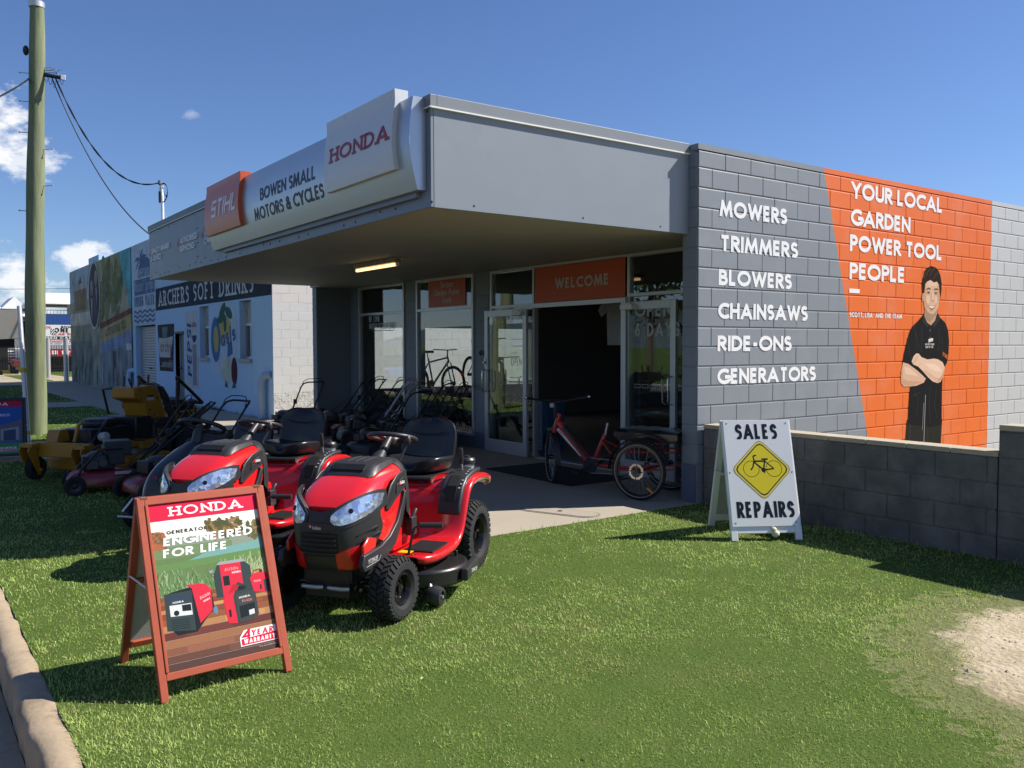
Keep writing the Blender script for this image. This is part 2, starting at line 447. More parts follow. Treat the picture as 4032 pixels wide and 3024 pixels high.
MT['print'] = None
def printmat(name='print', rough=.45, spec=.4, scale=40, var=.06, coat=0):
    k = NT(name); a = k.n('ShaderNodeAttribute'); a.attribute_name = 'Col'
    f = k.noise(scale, 4)
    k.col(k.mix(1.0, a.outputs['Color'], k.ramp(f, [(.3, 1 - var), (.7, 1.0)]), 'MULTIPLY'))
    k.set(Roughness=rough, Specular_IOR_Level=spec, Coat_Weight=coat)
    MT[name] = k.m; return k.m
class Decal:
    """printed or painted artwork: coloured outlines laid in thin layers on a plane"""
    def __init__(s, o, u, v, step=.0005, base=.0):
        s.o = Vector(o); s.u = Vector(u).normalized(); s.v = Vector(v).normalized(); s.w = s.u.cross(s.v); s.n = 0; s.m = M(); s.m.cols = []; s.z = base; s.step = step
    def up(s, k=1): s.z += s.step * k; return s
    def poly(s, pts, c, dz=0):
        n = len(pts)
        ar = sum(pts[i - 1][0] * pts[i][1] - pts[i][0] * pts[i - 1][1] for i in range(n))
        if ar < 0: pts = pts[::-1]
        s.n = (s.n + 1) % 19; dz += s.n * s.step * .045
        s.m.add([s.o + s.u * a + s.v * b + s.w * (s.z + dz) for a, b in pts], [tuple(range(n))]); s.m.cols.append(lin(c)); return s
    def rect(s, x0, x1, y0, y1, c): return s.poly([(x0, y0), (x1, y0), (x1, y1), (x0, y1)], c)
    def ell(s, cx, cy, rx, ry, c, n=28, a0=0, a1=360): return s.poly(arc(cx, cy, rx, ry, a0, a1, n)[:-1 if a1 - a0 == 360 else None], c)
    def line(s, pts, w, c):
        for i in range(len(pts) - 1):
            a, b = pts[i], pts[i + 1]; d = math.hypot(b[0] - a[0], b[1] - a[1]) or 1e-6; nx, ny = -(b[1] - a[1]) / d * w / 2, (b[0] - a[0]) / d * w / 2
            s.poly([(a[0] + nx, a[1] + ny), (a[0] - nx, a[1] - ny), (b[0] - nx, b[1] - ny), (b[0] + nx, b[1] + ny)], c, (i % 2) * s.step * .3)
        return s
    def text(s, t, h, x, y, c, rot=0, **k):
        ca, sa = math.cos(R(rot)), math.sin(R(rot))
        for q, l in text_polys(t, h, **k):
            s.poly([(x + a * ca - b * sa, y + a * sa + b * ca) for a, b in q], c, l * s.step * .15)
        return s
    def build(s, name, mat='print', parent=None): return s.m.build(name, mat, parent, smooth=0)
printmat(); printmat('matte_print', .85, .06, 30, .08)
# ------------------------------------------------------------------ paints and surfaces
mk('paint_grey', (.205, .23, .262), .5, var=.05, nscale=2.2, bump=.12, bscale=90, spec=.35)
mk('paint_grey_pale', (.30, .32, .345), .55, var=.05, nscale=3, bump=.1, bscale=90)
mk('paint_base', (.10, .125, .19), .55, var=.1, nscale=4)
mk('fascia', (.205, .245, .295), .42, var=.09, nscale=1.6, bump=.08, bscale=8, spec=.45, dirt=((.10, .11, .12), 3.2, .6, .3))
mk('fascia_end', (.245, .28, .32), .42, var=.08, nscale=1.1, bump=.12, bscale=5, spec=.45, dirt=((.16, .18, .20), 2.1, .56, .35))
mk('soffit', (.40, .39, .33), .7, var=.1, nscale=.7, dirt=((.10, .09, .07), 1.7, .62, .35))
mk('alu', (.55, .56, .57), .38, metal=.55, var=.06, nscale=14)
mk('steel', (.6, .6, .6), .22, metal=1, var=.05)
mk('galv', (.52, .53, .54), .45, metal=.7, var=.14, nscale=22)
mk('white', (.78, .78, .77), .45, var=.03, nscale=12)
mk('white_letter', (.80, .81, .82), .4, var=.02, nscale=5)
mk('black', (.012, .012, .013), .5, var=.15)
mk('black_gloss', (.010, .010, .011), .18, var=.1, rvar=.08)
mk('black_plastic', (.028, .028, .031), .42, var=.12, bump=.12, bscale=420, rvar=.1)
mk('rubber', (.024, .024, .025), .78, var=.25, nscale=20, bump=.15, bscale=160, spec=.3)
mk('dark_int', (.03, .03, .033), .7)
mk('int_wall', (.40, .40, .39), .8)
mk('concrete', (.36, .315, .245), .85, var=.13, nscale=1.4, bump=.25, bscale=70, dirt=((.16, .14, .11), .9, .55, .5))
mk('kerb_stone', (.37, .285, .19), .9, var=.25, nscale=7, bump=.7, bscale=34, dirt=((.11, .09, .06), 4.5, .5, .65))
mk('asphalt', (.075, .07, .062), .92, var=.3, nscale=6, bump=.5, bscale=120, dirt=((.2, .16, .1), 1.3, .55, .5))
mk('orange_vinyl', (.66, .125, .03), .4, var=.04, nscale=5)
mk('stihl_orange', (.62, .105, .03), .32, var=.04, nscale=5, spec=.5)
mk('sign_silver', (.50, .53, .58), .34, metal=.65, var=.04, nscale=3)
mk('sign_white', (.70, .71, .73), .3, var=.03, nscale=3)
mk('navy', (.03, .045, .085), .5)
mk('deep_red', (.33, .012, .03), .35)
mk('rust', (.20, .085, .04), .8, var=.4, nscale=18)

def glassmat():
    k = NT('glass'); t = k.t
    tr = k.n('ShaderNodeBsdfTransparent'); tr.inputs[0].default_value = (.80, .84, .84, 1)
    gl = k.n('ShaderNodeBsdfGlossy'); gl.inputs['Roughness'].default_value = .0; gl.inputs[0].default_value = (1, 1, 1, 1)
    lw = k.n('ShaderNodeLayerWeight'); lw.inputs[0].default_value = .5      # Schlick's reflectance of both faces of a thin sheet
    f = k.math('ADD', .075, k.math('MULTIPLY', k.math('POWER', lw.outputs['Facing'], 5.0), .9), True)
    mx = k.n('ShaderNodeMixShader'); k.l(f, mx.inputs[0]); k.l(tr.outputs[0], mx.inputs[1]); k.l(gl.outputs[0], mx.inputs[2])
    k.l(mx.outputs[0], k.o.inputs[0]); return k.m
MT['glass'] = glassmat()

# wall paint of the long side wall: grey, a slanting edge to orange, then pale grey
k = NT('mural_paint')
sx = k.n('ShaderNodeSeparateXYZ'); k.l(k.tc.outputs['Object'], sx.inputs[0])
Yc, Zc = sx.outputs[1], sx.outputs[2]
edge = k.math('ADD', 2.08, k.math('MULTIPLY', k.math('SUBTRACT', 3.6, Zc), .3067))
is_or = k.math('MULTIPLY', k.math('GREATER_THAN', Yc, edge), k.math('GREATER_THAN', Zc, .165))
is_pale = k.math('GREATER_THAN', Yc, 6.0)
f = k.noise(2.0, 5, .6)
c = k.mix(is_or, k.mix(f, (.20, .225, .255), (.235, .26, .29)), k.mix(f, (.68, .135, .020), (.76, .165, .028)))
c = k.mix(is_pale, c, k.mix(f, (.46, .48, .485), (.53, .545, .55)))
st = k.ramp(k.noise(5, 8, .7, stretch=(1, 1, .25)), [(.62, 0.0), (.8, 1.0)])
c = k.mix(k.math('MULTIPLY', st, .18), c, (.12, .12, .12)); c = k.mix(k.math('MULTIPLY', k.ramp(k.noise(1.3, 8, .7), [(.5, 0.0), (.75, 1.0)]), .14), c, (.55, .55, .55))
k.col(c); k.set(Roughness=.48, Specular_IOR_Level=.35); k.bump(k.noise(85, 5), .13, .004)
MT['mural_paint'] = k.m

def blocks(m, o, u, v, wid, hei, z0=0.0, course=.2, bl=.4, half=True, g=.012, gv=.005, d=.008, ch=.0065, mat=0, row0=0):
    """courses of blocks standing proud of a wall plane: o corner, u along, v up"""
    o = Vector(o); u = Vector(u); v = Vector(v); w = u.cross(v)
    r = 0; z = z0
    while z < hei - .02:
        z1 = min(z + course, hei)
        x = -bl / 2 if (r + row0) % 2 else 0.0
        while x < wid - .005:
            a = max(x, 0) + gv / 2; b = min(x + bl, wid) - gv / 2; x += bl
            if b - a < .03: continue
            c0, c1 = z + g / 2, z1 - g / 2
            jd = d + random.uniform(-.0012, .0012)
            O = [(a, c0), (b, c0), (b, c1), (a, c1)]; I = [(a + ch * .5, c0 + ch * .5), (b - ch * .5, c0 + ch * .5), (b - ch * .5, c1 - ch * 1.5), (a + ch * .5, c1 - ch * 1.5)]
            vs = [o + u * p + v * q for p, q in O] + [o + u * p + v * q + w * (jd - .003) for p, q in O] + [o + u * p + v * q + w * jd for p, q in I]
            m.add(vs, [(i, (i + 1) % 4, 4 + (i + 1) % 4, 4 + i) for i in range(4)] + [(4 + i, 4 + (i + 1) % 4, 8 + (i + 1) % 4, 8 + i) for i in range(4)] + [(8, 9, 10, 11)], mat)
        z = z1; r += 1
    return m

# ------------------------------------------------------------------ setting: ground sheets
def sheet(name, x0, x1, y0, y1, z, mat, n=(1, 1)):
    m = M(); nx, ny = n
    vs = [(x0 + (x1 - x0) * i / nx, y0 + (y1 - y0) * j / ny, z) for j in range(ny + 1) for i in range(nx + 1)]
    m.add(vs, [(j * (nx + 1) + i, j * (nx + 1) + i + 1, (j + 1) * (nx + 1) + i + 1, (j + 1) * (nx + 1) + i) for j in range(ny) for i in range(nx)])
    return tag(m.build(name, mat, smooth=0), kind='structure')
k = NT('dirt')
f = k.noise(.35, 8, .6); f2 = k.noise(6, 6, .7)
k.col(k.mix(f2, k.ramp(f, [(.35, (.40, .33, .22)), (.5, (.47, .40, .28)), (.62, (.20, .22, .09)), (.75, (.36, .30, .19))]), (.3, .25, .17))); k.set(Roughness=.95); k.bump(f2, .3, .02)
MT['dirt'] = k.m
sheet('ground', -900, 900, -6.06, 1200, -.012, 'dirt')

sheet('road', -900, 900, -19.0, -6.2, -.15, 'asphalt')
k = NT('soil')
f = k.noise(3, 6, .65); k.col(k.mix(k.noise(40, 5, .7), k.ramp(f, [(.3, (.075, .13, .022)), (.6, (.11, .16, .035)), (.75, (.15, .16, .055))]), (.05, .08, .018))); k.set(Roughness=1.0, Specular_IOR_Level=.1); k.bump(k.noise(60, 5), .6, .02)
MT['soil'] = k.m
LAWNS = [(-8.0, 0.0, -6.055, -2.9), (0.0, 9.0, -6.055, .07), (-20.0, -10.65, -6.055, -2.2), (-36.4, -22.3, -6.055, -2.1)]
sheet('ground', -900, 900, -1200, -19.0, -.06, 'soil')
for a in LAWNS: sheet('lawn', *a, 0.0, 'soil')
for a in ((-52.0, -41.0, -1.3, -.2), (-58, -47, 1.2, 4.0)): sheet('lawn', *a, 0.0, 'soil')
# concrete apron and crossings
m = M()
for a in ((-10.65, 0.0, -2.895, 1.0), (-12.36, -10.655, -2.195, .4), (-36.5, -12.365, -2.095, .17), (-10.645, -8.005, -6.05, -2.9), (-22.295, -20.005, -6.05, -2.1)):
    m.box(a[0], a[1], a[2], a[3], -.05, .006)
tag(m.build('pavement', 'concrete', smooth=0, bevel=.004), kind='structure')
# kerb with a worn top edge
m = M(); xs = np.arange(-60, 9.01, .12); rs = []
for x in xs:
    j = random.uniform(-.014, .012); t = random.uniform(-.012, .005) - (.02 if random.random() < .06 else 0)
    rs.append([(x, -6.055, -.2), (x, -6.055, .0 + t), (x, -6.10, .012 + t), (x, -6.165 + j, .008 + t), (x, -6.195 + j, -.02 + t), (x, -6.205, -.2)])
m.rings(rs); kb = m.build('kerb', 'kerb_stone', smooth=60); tag(kb, kind='structure')
sheet('gutter', -60, 9, -6.62, -6.207, -.143, 'kerb_stone')
# bare limestone patch
GRAV = [(3.62, -.75), (3.50, -1.15), (3.43, -1.5), (3.49, -1.85), (3.63, -2.13), (3.86, -2.42), (4.08, -2.62), (4.32, -2.70), (4.62, -2.86), (4.9, -3.2), (5.3, -3.6), (6.2, -3.9), (8.5, -3.6), (8.5, -.7), (5.2, -.55), (4.2, -.62)]
def in_poly(x, y, P):
    c = np.zeros(x.shape, bool); n = len(P)
    for i in range(n):
        x0, y0 = P[i - 1]; x1, y1 = P[i]
        t = ((y0 > y) != (y1 > y)) & (x < (x1 - x0) * (y - y0) / ((y1 - y0) or 1e-9) + x0); c ^= t
    return c
def poly_dist(x, y, P):
    d = np.full(x.shape, 1e9); n = len(P)
    for i in range(n):
        x0, y0 = P[i - 1]; x1, y1 = P[i]; dx, dy = x1 - x0, y1 - y0
        t = np.clip(((x - x0) * dx + (y - y0) * dy) / (dx * dx + dy * dy), 0, 1)
        d = np.minimum(d, np.hypot(x - x0 - t * dx, y - y0 - t * dy))
    return d
k = NT('limestone')
f = k.noise(2.2, 8, .7, stretch=(1, 1, 1)); f2 = k.noise(38, 6, .7)
vo = k.n('ShaderNodeTexVoronoi'); vo.inputs['Scale'].default_value = 30; k.l(k.tc.outputs['Object'], vo.inputs['Vector'])
c = k.ramp(f, [(.3, (.30, .235, .14)), (.5, (.46, .38, .255)), (.7, (.56, .48, .35))])
c = k.mix(k.ramp(f2, [(.5, 0.0), (.75, .6)]), c, (.22, .175, .115))
ra = k.n('ShaderNodeAttribute'); ra.attribute_name = 'rim'
rim = k.math('ADD', ra.outputs['Fac'], k.math('MULTIPLY', k.math('SUBTRACT', k.noise(5, 8, .75), .5), .75))
c = k.mix(k.ramp(rim, [(.0, 0.0), (.14, 1.0)]), k.mix(f2, (.10, .13, .03), (.17, .17, .06)), c)
k.col(c); k.set(Roughness=.95); k.bump(k.math('ADD', f2, k.math('MULTIPLY', vo.outputs['Distance'], .6)), .7, .02)
MT['limestone'] = k.m
gxs = np.arange(3.0, 8.6, .045); gys = np.arange(-4.4, -.2, .045); GX, GY = np.meshgrid(gxs, gys)
SD = poly_dist(GX.ravel(), GY.ravel(), GRAV); SD = np.where(in_poly(GX.ravel(), GY.ravel(), GRAV), SD, -SD)
m = M(); nx_ = len(gxs)
vs_ = [(x, y, .004 + .012 * max(-.5, min(d, .4)) + random.uniform(-.003, .003)) for x, y, d in zip(GX.ravel(), GY.ravel(), SD)]
fs_ = [(j * nx_ + i, j * nx_ + i + 1, (j + 1) * nx_ + i + 1, (j + 1) * nx_ + i) for j in range(len(gys) - 1) for i in range(nx_ - 1) if SD[j * nx_ + i] > -.42]
m.add(vs_, fs_); gr = m.build('gravel', 'limestone', smooth=60); tag(gr, kind='structure')
at = gr.data.attributes.new('rim', 'FLOAT', 'POINT'); at.data.foreach_set('value', SD.astype(np.float32))
m = M(); n = 0                                                        # loose stones on it: nobody could count them
gx = RNG.uniform(3.3, 6.0, 2600); gy = RNG.uniform(-3.7, -.6, 2600); ok = in_poly(gx, gy, GRAV)
for x, y in zip(gx[ok], gy[ok]):
    s = random.choice((.003, .004, .005, .007, .013)) * random.uniform(.7, 1.5); a = random.uniform(0, 6.28)
    vs = []
    for i in range(5): vs.append((x + s * math.cos(a + i * 1.257) * random.uniform(.7, 1.3), y + s * math.sin(a + i * 1.257) * random.uniform(.7, 1.3), .003))
    vs.append((x, y, .004 + s * random.uniform(.4, .8)))
    m.add(vs, [(i, (i + 1) % 5, 5) for i in range(5)], random.choice((0, 0, 1)))
mk('stone_pale', (.42, .35, .25), .95, var=.3, nscale=30); mk('stone_dark', (.17, .15, .125), .95, var=.3, nscale=30)
tag(m.build('gravel', ['stone_pale', 'stone_dark'], smooth=0), kind='stuff')

# ------------------------------------------------------------------ the shop
shop = thing('shop_building', 'grey block shop with deep flat canopy, glazed front and orange painted side wall', 'shop')
m = M(); m.box(-.2, -.002, 0.002, 14, -.05, 3.52); blocks(m, (0, 0, 0), (0, 1, 0), (0, 0, 1), 14, 3.57, row0=1)
m.box(-.22, .012, -.012, 14, 3.575, 3.63)
side = m.build('side_wall', 'mural_paint', shop, smooth=0)
m = M(); m.box(-.192, -.006, 0.0, .84, 0, 2.7, 0); blocks(m, (-.2, 0.0, 0), (1, 0, 0), (0, 0, 1), .196, 3.55, z0=.4, bl=.8, row0=0, d=.006)
m.box(-.2, -.004, -.006, .0, 0, .398, 1)
m.build('wall_end', ['paint_grey', 'paint_base'], shop, smooth=0)
m = M(); m.box(-10.124, -9.938, .15, .86, 0, 2.76); blocks(m, (-10.13, .15, 0), (1, 0, 0), (0, 0, 1), .2, 2.76, bl=.8, d=.006)
blocks(m, (-9.938, .15, 0), (0, 1, 0), (0, 0, 1), .7, 2.76, d=.003, g=.006)
m.build('wing_wall', 'paint_grey', shop, smooth=0)
for x0, x1 in ((-9.93, -9.515), (-7.662, -7.233), (-5.408, -4.985)):
    m = M(); m.box(x0, x1, .86, 1.02, 0, 2.76); blocks(m, (x0, .86, 0), (1, 0, 0), (0, 0, 1), x1 - x0, 2.76, bl=.8, d=.006, g=.007)
    m.box(x0 - .001, x1 + .001, .848, .86, 0.0, .26, 1); m.build('pier', ['paint_grey', 'paint_base'], shop, smooth=0)
for x0, x1 in ((-9.516, -7.661), (-7.234, -5.407)):
    m = M(); m.box(x0, x1, .86, 1.0, 0, .185); m.build('plinth', 'paint_base', shop, smooth=0, bevel=.004)
m = M()                                                               # west wall with its long opening, back wall, roof
m.box(-10.13, -9.94, .86, 1.4, 0, 3.5); m.box(-10.13, -9.94, 5.4, 12, 0, 3.5); m.box(-10.13, -9.94, 1.4, 5.4, 0, .74); m.box(-10.13, -9.94, 1.4, 5.4, 2.0, 3.5); m.box(-10.13, -.2, 12, 12.2, 0, 3.5)
m.build('rear_wall', 'int_wall', shop, smooth=0)
m = M(); m.box(-9.94, -.2, 1.02, 12, .0, .012); m.build('floor', simple('shop_floor', (.20, .19, .18), .5, spec=.5), shop, smooth=0)
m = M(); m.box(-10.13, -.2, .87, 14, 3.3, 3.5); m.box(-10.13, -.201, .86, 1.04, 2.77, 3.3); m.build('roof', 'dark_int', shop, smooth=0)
m = M()
for i in range(8):
    for y0, y1 in ((-2.998, -1.10), (-1.096, .86)): m.box(-9.52 + i * 1.174, -9.524 + (i + 1) * 1.174, y0, y1, 2.757 + random.uniform(0, .0015), 2.80)
m.box(-9.5, -.14, -2.9, .8, 2.775, 2.799); m.box(-10.12, -9.521, .1, .86, 2.762, 2.80); sof = m.build('soffit', 'soffit', shop, smooth=0)
# fascia with its sheets, capping and rivets
m = M()
xs = [-9.5, -6.69, -3.9, -1.1, -.126]
for a, b in zip(xs, xs[1:]): m.box(a + .0015, b - .0015, -3.017, -2.99, 2.745, 3.545)
m.box(-9.5, -9.475, -2.99, .1, 2.757, 3.55)
fas = m.build('fascia', 'fascia', shop, smooth=0, bevel=.0015)
m = M(); m.box(-.15, -.125, -2.989, .001, 2.742, 3.55, 0); m.box(-9.47, -.16, -2.985, 0.9, 3.4, 3.44, 0); m.box(-9.47, -.21, .02, .9, 2.81, 3.42)
m.build('fascia_end', 'fascia_end', shop, smooth=0, bevel=.002)
m = M(); m.box(-9.52, -.105, -3.034, -2.97, 3.55, 3.645); m.box(-.16, -.105, -2.97, -.015, 3.55, 3.645)
m.build('capping', 'paint_grey', shop, smooth=0, bevel=.004)
m = M(); m.box(-.13, -.098, -3.03, -.015, 3.536, 3.549); m.box(-9.52, -.1, -3.04, -3.03, 3.538, 3.549); m.build('lip_highlight', 'white', shop, smooth=0)  # capping's lower lip in white: the sun it catches is painted in
m = M()
for i in range(34):
    x = -9.38 + i * .28
    for z in (2.80, 3.50):
        if random.random() < .85: m.ball((x + random.uniform(-.05, .05), -3.018, z + random.uniform(-.02, .05)), (.012, .006, .012), 8, 5)
for x in (-6.66, -6.72, -3.87, -3.93, -1.07, -1.13):
    for z in (2.9, 3.1, 3.3): m.ball((x, -3.018, z), (.009, .005, .009), 8, 5)
for y in (-2.6, -1.4, -.4): m.ball((-.124, y, 2.79), (.005, .009, .009), 8, 5)
m.build('rivet', 'black', shop)
# raised words on the side wall
UV = dict(u=(0, 1, 0), v=(0, 0, 1))
for t, y, z, h, wd in (('MOWERS', .31, 2.935, .168, 1.10), ('TRIMMERS', .32, 2.58, .168, 1.29), ('BLOWERS', .305, 2.23, .165, 1.20), ('CHAINSAWS', .30, 1.885, .166, 1.50), ('RIDE-ONS', .295, 1.55, .163, 1.22), ('GENERATORS', .295, 1.208, .163, 1.67),
                       ('YOUR LOCAL', 2.61, 3.34, .195, 2.06), ('GARDEN', 2.61, 3.024, .195, 1.29), ('POWER TOOL', 2.60, 2.72, .195, 2.08), ('PEOPLE', 2.60, 2.39, .195, 1.19)):
    lettering('lettering', t, h, (.0085, y, z), mat='white_letter', depth=.003, parent=shop, w=.235, width=wd, gap=.10, **UV)
lettering('lettering', 'SCOTT, LISA  AND THE TEAM', .058, (.0085, 2.61, 1.942), mat='white_letter', depth=.003, parent=shop, w=.2, width=1.13, gap=.12, **UV)
m = M(); m.box(.0085, .0115, 2.60, 2.81, 2.228, 2.278); m.build('lettering', 'white_letter', shop, smooth=0)
# words on the fascia
UF = dict(u=(1, 0, 0), v=(0, 0, 1))
for a, b, x, wa, wb in (('QUALITY BRANDS', '& ADVICE', -9.36, 1.2, .66), ('AUTHORISED', 'SERVICING', -7.58, .92, .76), ('LOCALLY', 'OWNED', -6.33, .66, .6)):
    lettering('lettering', a, .088, (x, -3.018, 3.16), mat='white_letter', depth=.012, parent=shop, w=.2, width=wa, gap=.13, **UF)
    lettering('lettering', b, .088, (x, -3.018, 3.035), mat='white_letter', depth=.012, parent=shop, w=.2, width=wb, gap=.13, **UF)
    d = Decal((x - .16, -3.0185, 3.14), (1, 0, 0), (0, 0, 1), .003); d.up().line([(0, .06), (.045, 0), (.12, .13)], .028, (.55, .06, .04)); d.build('tick_mark', 'print', shop)
lettering('house_number', '48', .085, (-5.28, .853, 1.465), mat='black', depth=.008, parent=shop, w=.2, serif=.5, gap=.12, **UF)

# glazing
def pane(x0, x1, z0, z1, y, parent):
    m = M(); m.box(x0, x1, y - .003, y + .003, z0, z1); return m.build('pane', 'glass', parent, smooth=0)
def window(x0, x1, z0, z1, y, splits, fr=.045, name='window'):
    m = M(); m.box(x0, x0 + fr, y - .04, y + .04, z0, z1); m.box(x1 - fr, x1, y - .04, y + .04, z0, z1)
    m.box(x0 + fr, x1 - fr, y - .04, y + .04, z0, z0 + fr); m.box(x0 + fr, x1 - fr, y - .04, y + .04, z1 - fr, z1)
    zz = [z0 + fr]
    for s in splits: m.box(x0 + fr, x1 - fr, y - .037, y + .037, s - .022, s + .022); zz += [s - .022, s + .022]
    zz.append(z1 - fr)
    w = m.build(name, 'alu', shop, smooth=0, bevel=.003)
    for i in range(0, len(zz), 2): pane(x0 + fr, x1 - fr, zz[i], zz[i + 1], y, w)
    return w
G = .87
window(-9.512, -7.665, .186, 2.755, G, [2.228])
window(-7.23, -5.41, .186, 2.755, G, [2.228])
window(-4.98, -3.86, .02, 2.755, G + .03, [2.2])
window(-1.94, -.204, .02, 2.755, G + .03, [2.24])
m = M(); m.box(-3.858, -1.942, G - .02, G + .03, 2.72, 2.755); m.box(-3.858, -1.942, G - .04, G + .04, 2.15, 2.215); m.box(-3.858, -1.942, G - .01, G + .1, .0, .02)
m.build('door_frame', 'alu', shop, smooth=0, bevel=.003)
d = Decal((-3.83, G - .012, 2.222), (1, 0, 0), (0, 0, 1), .002)
d.rect(0, 1.86, 0, .492, (.62, .10, .03)); d.up().text('WELCOME', .145, .46, .172, (.55, .55, .53), w=.22, width=1.1)
d.build('welcome_panel', 'print', shop)
def door(x0, x1, hinge_right):
    m = M(); y = .79; a = .085
    m.box(x0, x0 + a, y - .022, y + .022, .012, 2.15); m.box(x1 - a, x1, y - .022, y + .022, .012, 2.15); m.box(x0 + a, x1 - a, y - .022, y + .022, .012, .2); m.box(x0 + a, x1 - a, y - .022, y + .022, 2.05, 2.15)
    dr = m.build('door', 'alu', shop, smooth=0, bevel=.004); pane(x0 + a, x1 - a, .2, 2.05, y, dr)
    hx = x0 + .045 if hinge_right else x1 - .045
    m = M()
    for sx_ in ((0, .0),):
        m.tube([(hx, y - .02, .92), (hx, y - .085, .93), (hx, y - .095, .97), (hx, y - .095, 1.2), (hx, y - .085, 1.24), (hx, y - .02, 1.25)], .011, 10)
        m.tube([(hx + (.1 if hinge_right else -.1), y - .03, .92), (hx + (.1 if hinge_right else -.1), y - .08, .94), (hx + (.1 if hinge_right else -.1), y - .085, 1.22), (hx + (.1 if hinge_right else -.1), y - .03, 1.25)], .009, 8)
    m.build('handle', 'steel', dr)
    m = M(); cx = x1 - .26 if hinge_right else x0 + .05
    m.box(cx, cx + .21, y - .085, y - .024, 2.055, 2.115); m.tube([(cx + .15, y - .05, 2.12), (cx + .1, y - .1, 2.135), (cx + (.36 if hinge_right else .0), y + .02, 2.14)], .009, 6); m.build('closer', 'white', dr, bevel=.006)
    if hinge_right:
        m = M(); m.box(hx - .02, hx + .02, y - .045, y - .022, 1.33, 1.42); m.cyl((hx, y - .075, 1.36), (hx, y - .045, 1.36), .018, n=12); m.build('lock', 'steel', dr)
    return dr
dl = door(-5.0, -3.93, True)
drr = door(-1.955, -1.03, False)
d = Decal((-4.72, .786, 2.0), (1, 0, 0), (0, 0, 1), .001)
d.text('TO OUR STORE', .055, .0, 0, (.42, .44, .45), w=.17, width=.7)
for i, t in enumerate(('8.00AM - 5.00PM', '8.00AM - 12.00PM', 'CLOSED')): d.text(t, .022, .42, -.30 - i * .1, (.5, .5, .5), w=.18)
d.text('OPEN', .12, .4, -.68, (.5, .5, .5), w=.09, width=.26)
d.build('door_lettering', 'print', dl)
d = Decal((-1.72, .786, 1.72), (1, 0, 0), (0, 0, 1), .001)
d.text('OPEN', .16, .0, .24, (.42, .44, .44), w=.2, width=.62); d.text('6 DAYS', .165, .0, 0, (.42, .44, .44), w=.2, width=.74)
for i in range(5): d.line([(0 + i * .13, -.62), (.1 + i * .13, -.62), (.1 + i * .13, -.58), (i * .13, -.58), (i * .13, -.62)], .006, (.4, .4, .42))
d.build('door_lettering', 'print', drr)
d = Decal((-4.85, .786, 1.05), (1, 0, 0), (0, 0, 1), .001)
for i in range(6): d.line([(0 + i * .13, 0), (.1 + i * .13, 0), (.1 + i * .13, .035), (i * .13, .035), (i * .13, 0)], .006, (.4, .4, .42))
d.build('door_lettering', 'print', dl)
d = Decal((-6.83, .855, 2.265), (1, 0, 0), (0, 0, 1), .001)
d.rect(0, 1.17, 0, .455, (.60, .11, .035)); d.up()
for t, y in (('Serious', .315), ('Garden Power', .185), ('Tools', .055)): d.text(t, .108, .585, y, (.72, .68, .64), w=.13, slant=.2, align='c', gap=.11, xs=.82)
d.build('window_sign', 'print', shop)
d = Decal((-9.09, .855, 1.935), (1, 0, 0), (0, 0, 1), .001)
d.text('BE ONE', .115, 0, .14, (.62, .63, .63), w=.14, xs=.62, gap=.1, width=.45); d.text('WITH YOUR BIKE', .115, 0, 0, (.62, .63, .63), w=.14, xs=.62, gap=.1, width=1.05); d.rect(.13, 1.0, -.035, -.022, (.3, .3, .3))
d.build('window_lettering', 'print', shop)

# batten lamp under the canopy
lamp = thing('batten_light', 'lit fluorescent batten lamp with rusty white tray under the canopy', 'ceiling light', (-4.55, -1.28, 2.757))
m = M(); m.box(-.62, .62, -.05, .05, -.062, -.0); m.build('tray', simple('tray', (.45, .40, .34), .6, dirt=((.16, .06, .025), 9, .48, .9)), lamp, smooth=0, bevel=.006)
m = M(); m.cyl((-.58, -.005, -.088), (.58, -.005, -.088), .02, n=14); m.build('tube', emit('lamp_glow', (1.0, .62, .27), 1.5), lamp)
m = M(); m.box(-.615, -.58, -.02, .02, -.105, -.062); m.box(.58, .615, -.02, .02, -.105, -.062); m.build('lamp_holder', 'white', lamp, smooth=0)

# mat and inspection cover on the apron
m = M()
m.obox((-2.45, .12, .011), (1.75, .95, .009)); tag(m.build('door_mat', simple('mat', (.022, .022, .024), .95, bump=.5, bscale=130), smooth=0, bevel=.004), 'black rubber door mat lying on the concrete before the open doorway', 'door mat')
m = M(); m.x = Matrix.Translation((-.47, -1.4, .006)) @ Matrix.Rotation(R(22), 4, 'Z')
m.prism(rrect(-.42, .42, -.15, .15, .145, 8), (0, 0, 0), (1, 0, 0), (0, 1, 0), .004, 0); m.prism(rrect(-.39, .39, -.12, .12, .115, 8), (0, 0, .004), (1, 0, 0), (0, 1, 0), .004, 1); m.cyl((.0, 0, .008), (0, 0, .011), .025, n=12, m=2)
tag(m.build('inspection_cover', [simple('cover_rim', (.22, .19, .15), .9), simple('cover_lid', (.33, .29, .235), .9, bump=.4, bscale=60), 'black'], smooth=0), 'oval concrete inspection cover set in the sunlit apron', 'drain cover')
GLYPH['$'] = (.46, [[(.5, 1), (0, 1), (0, .52), (.46, .52), (.46, 0), (-.04, 0)]])
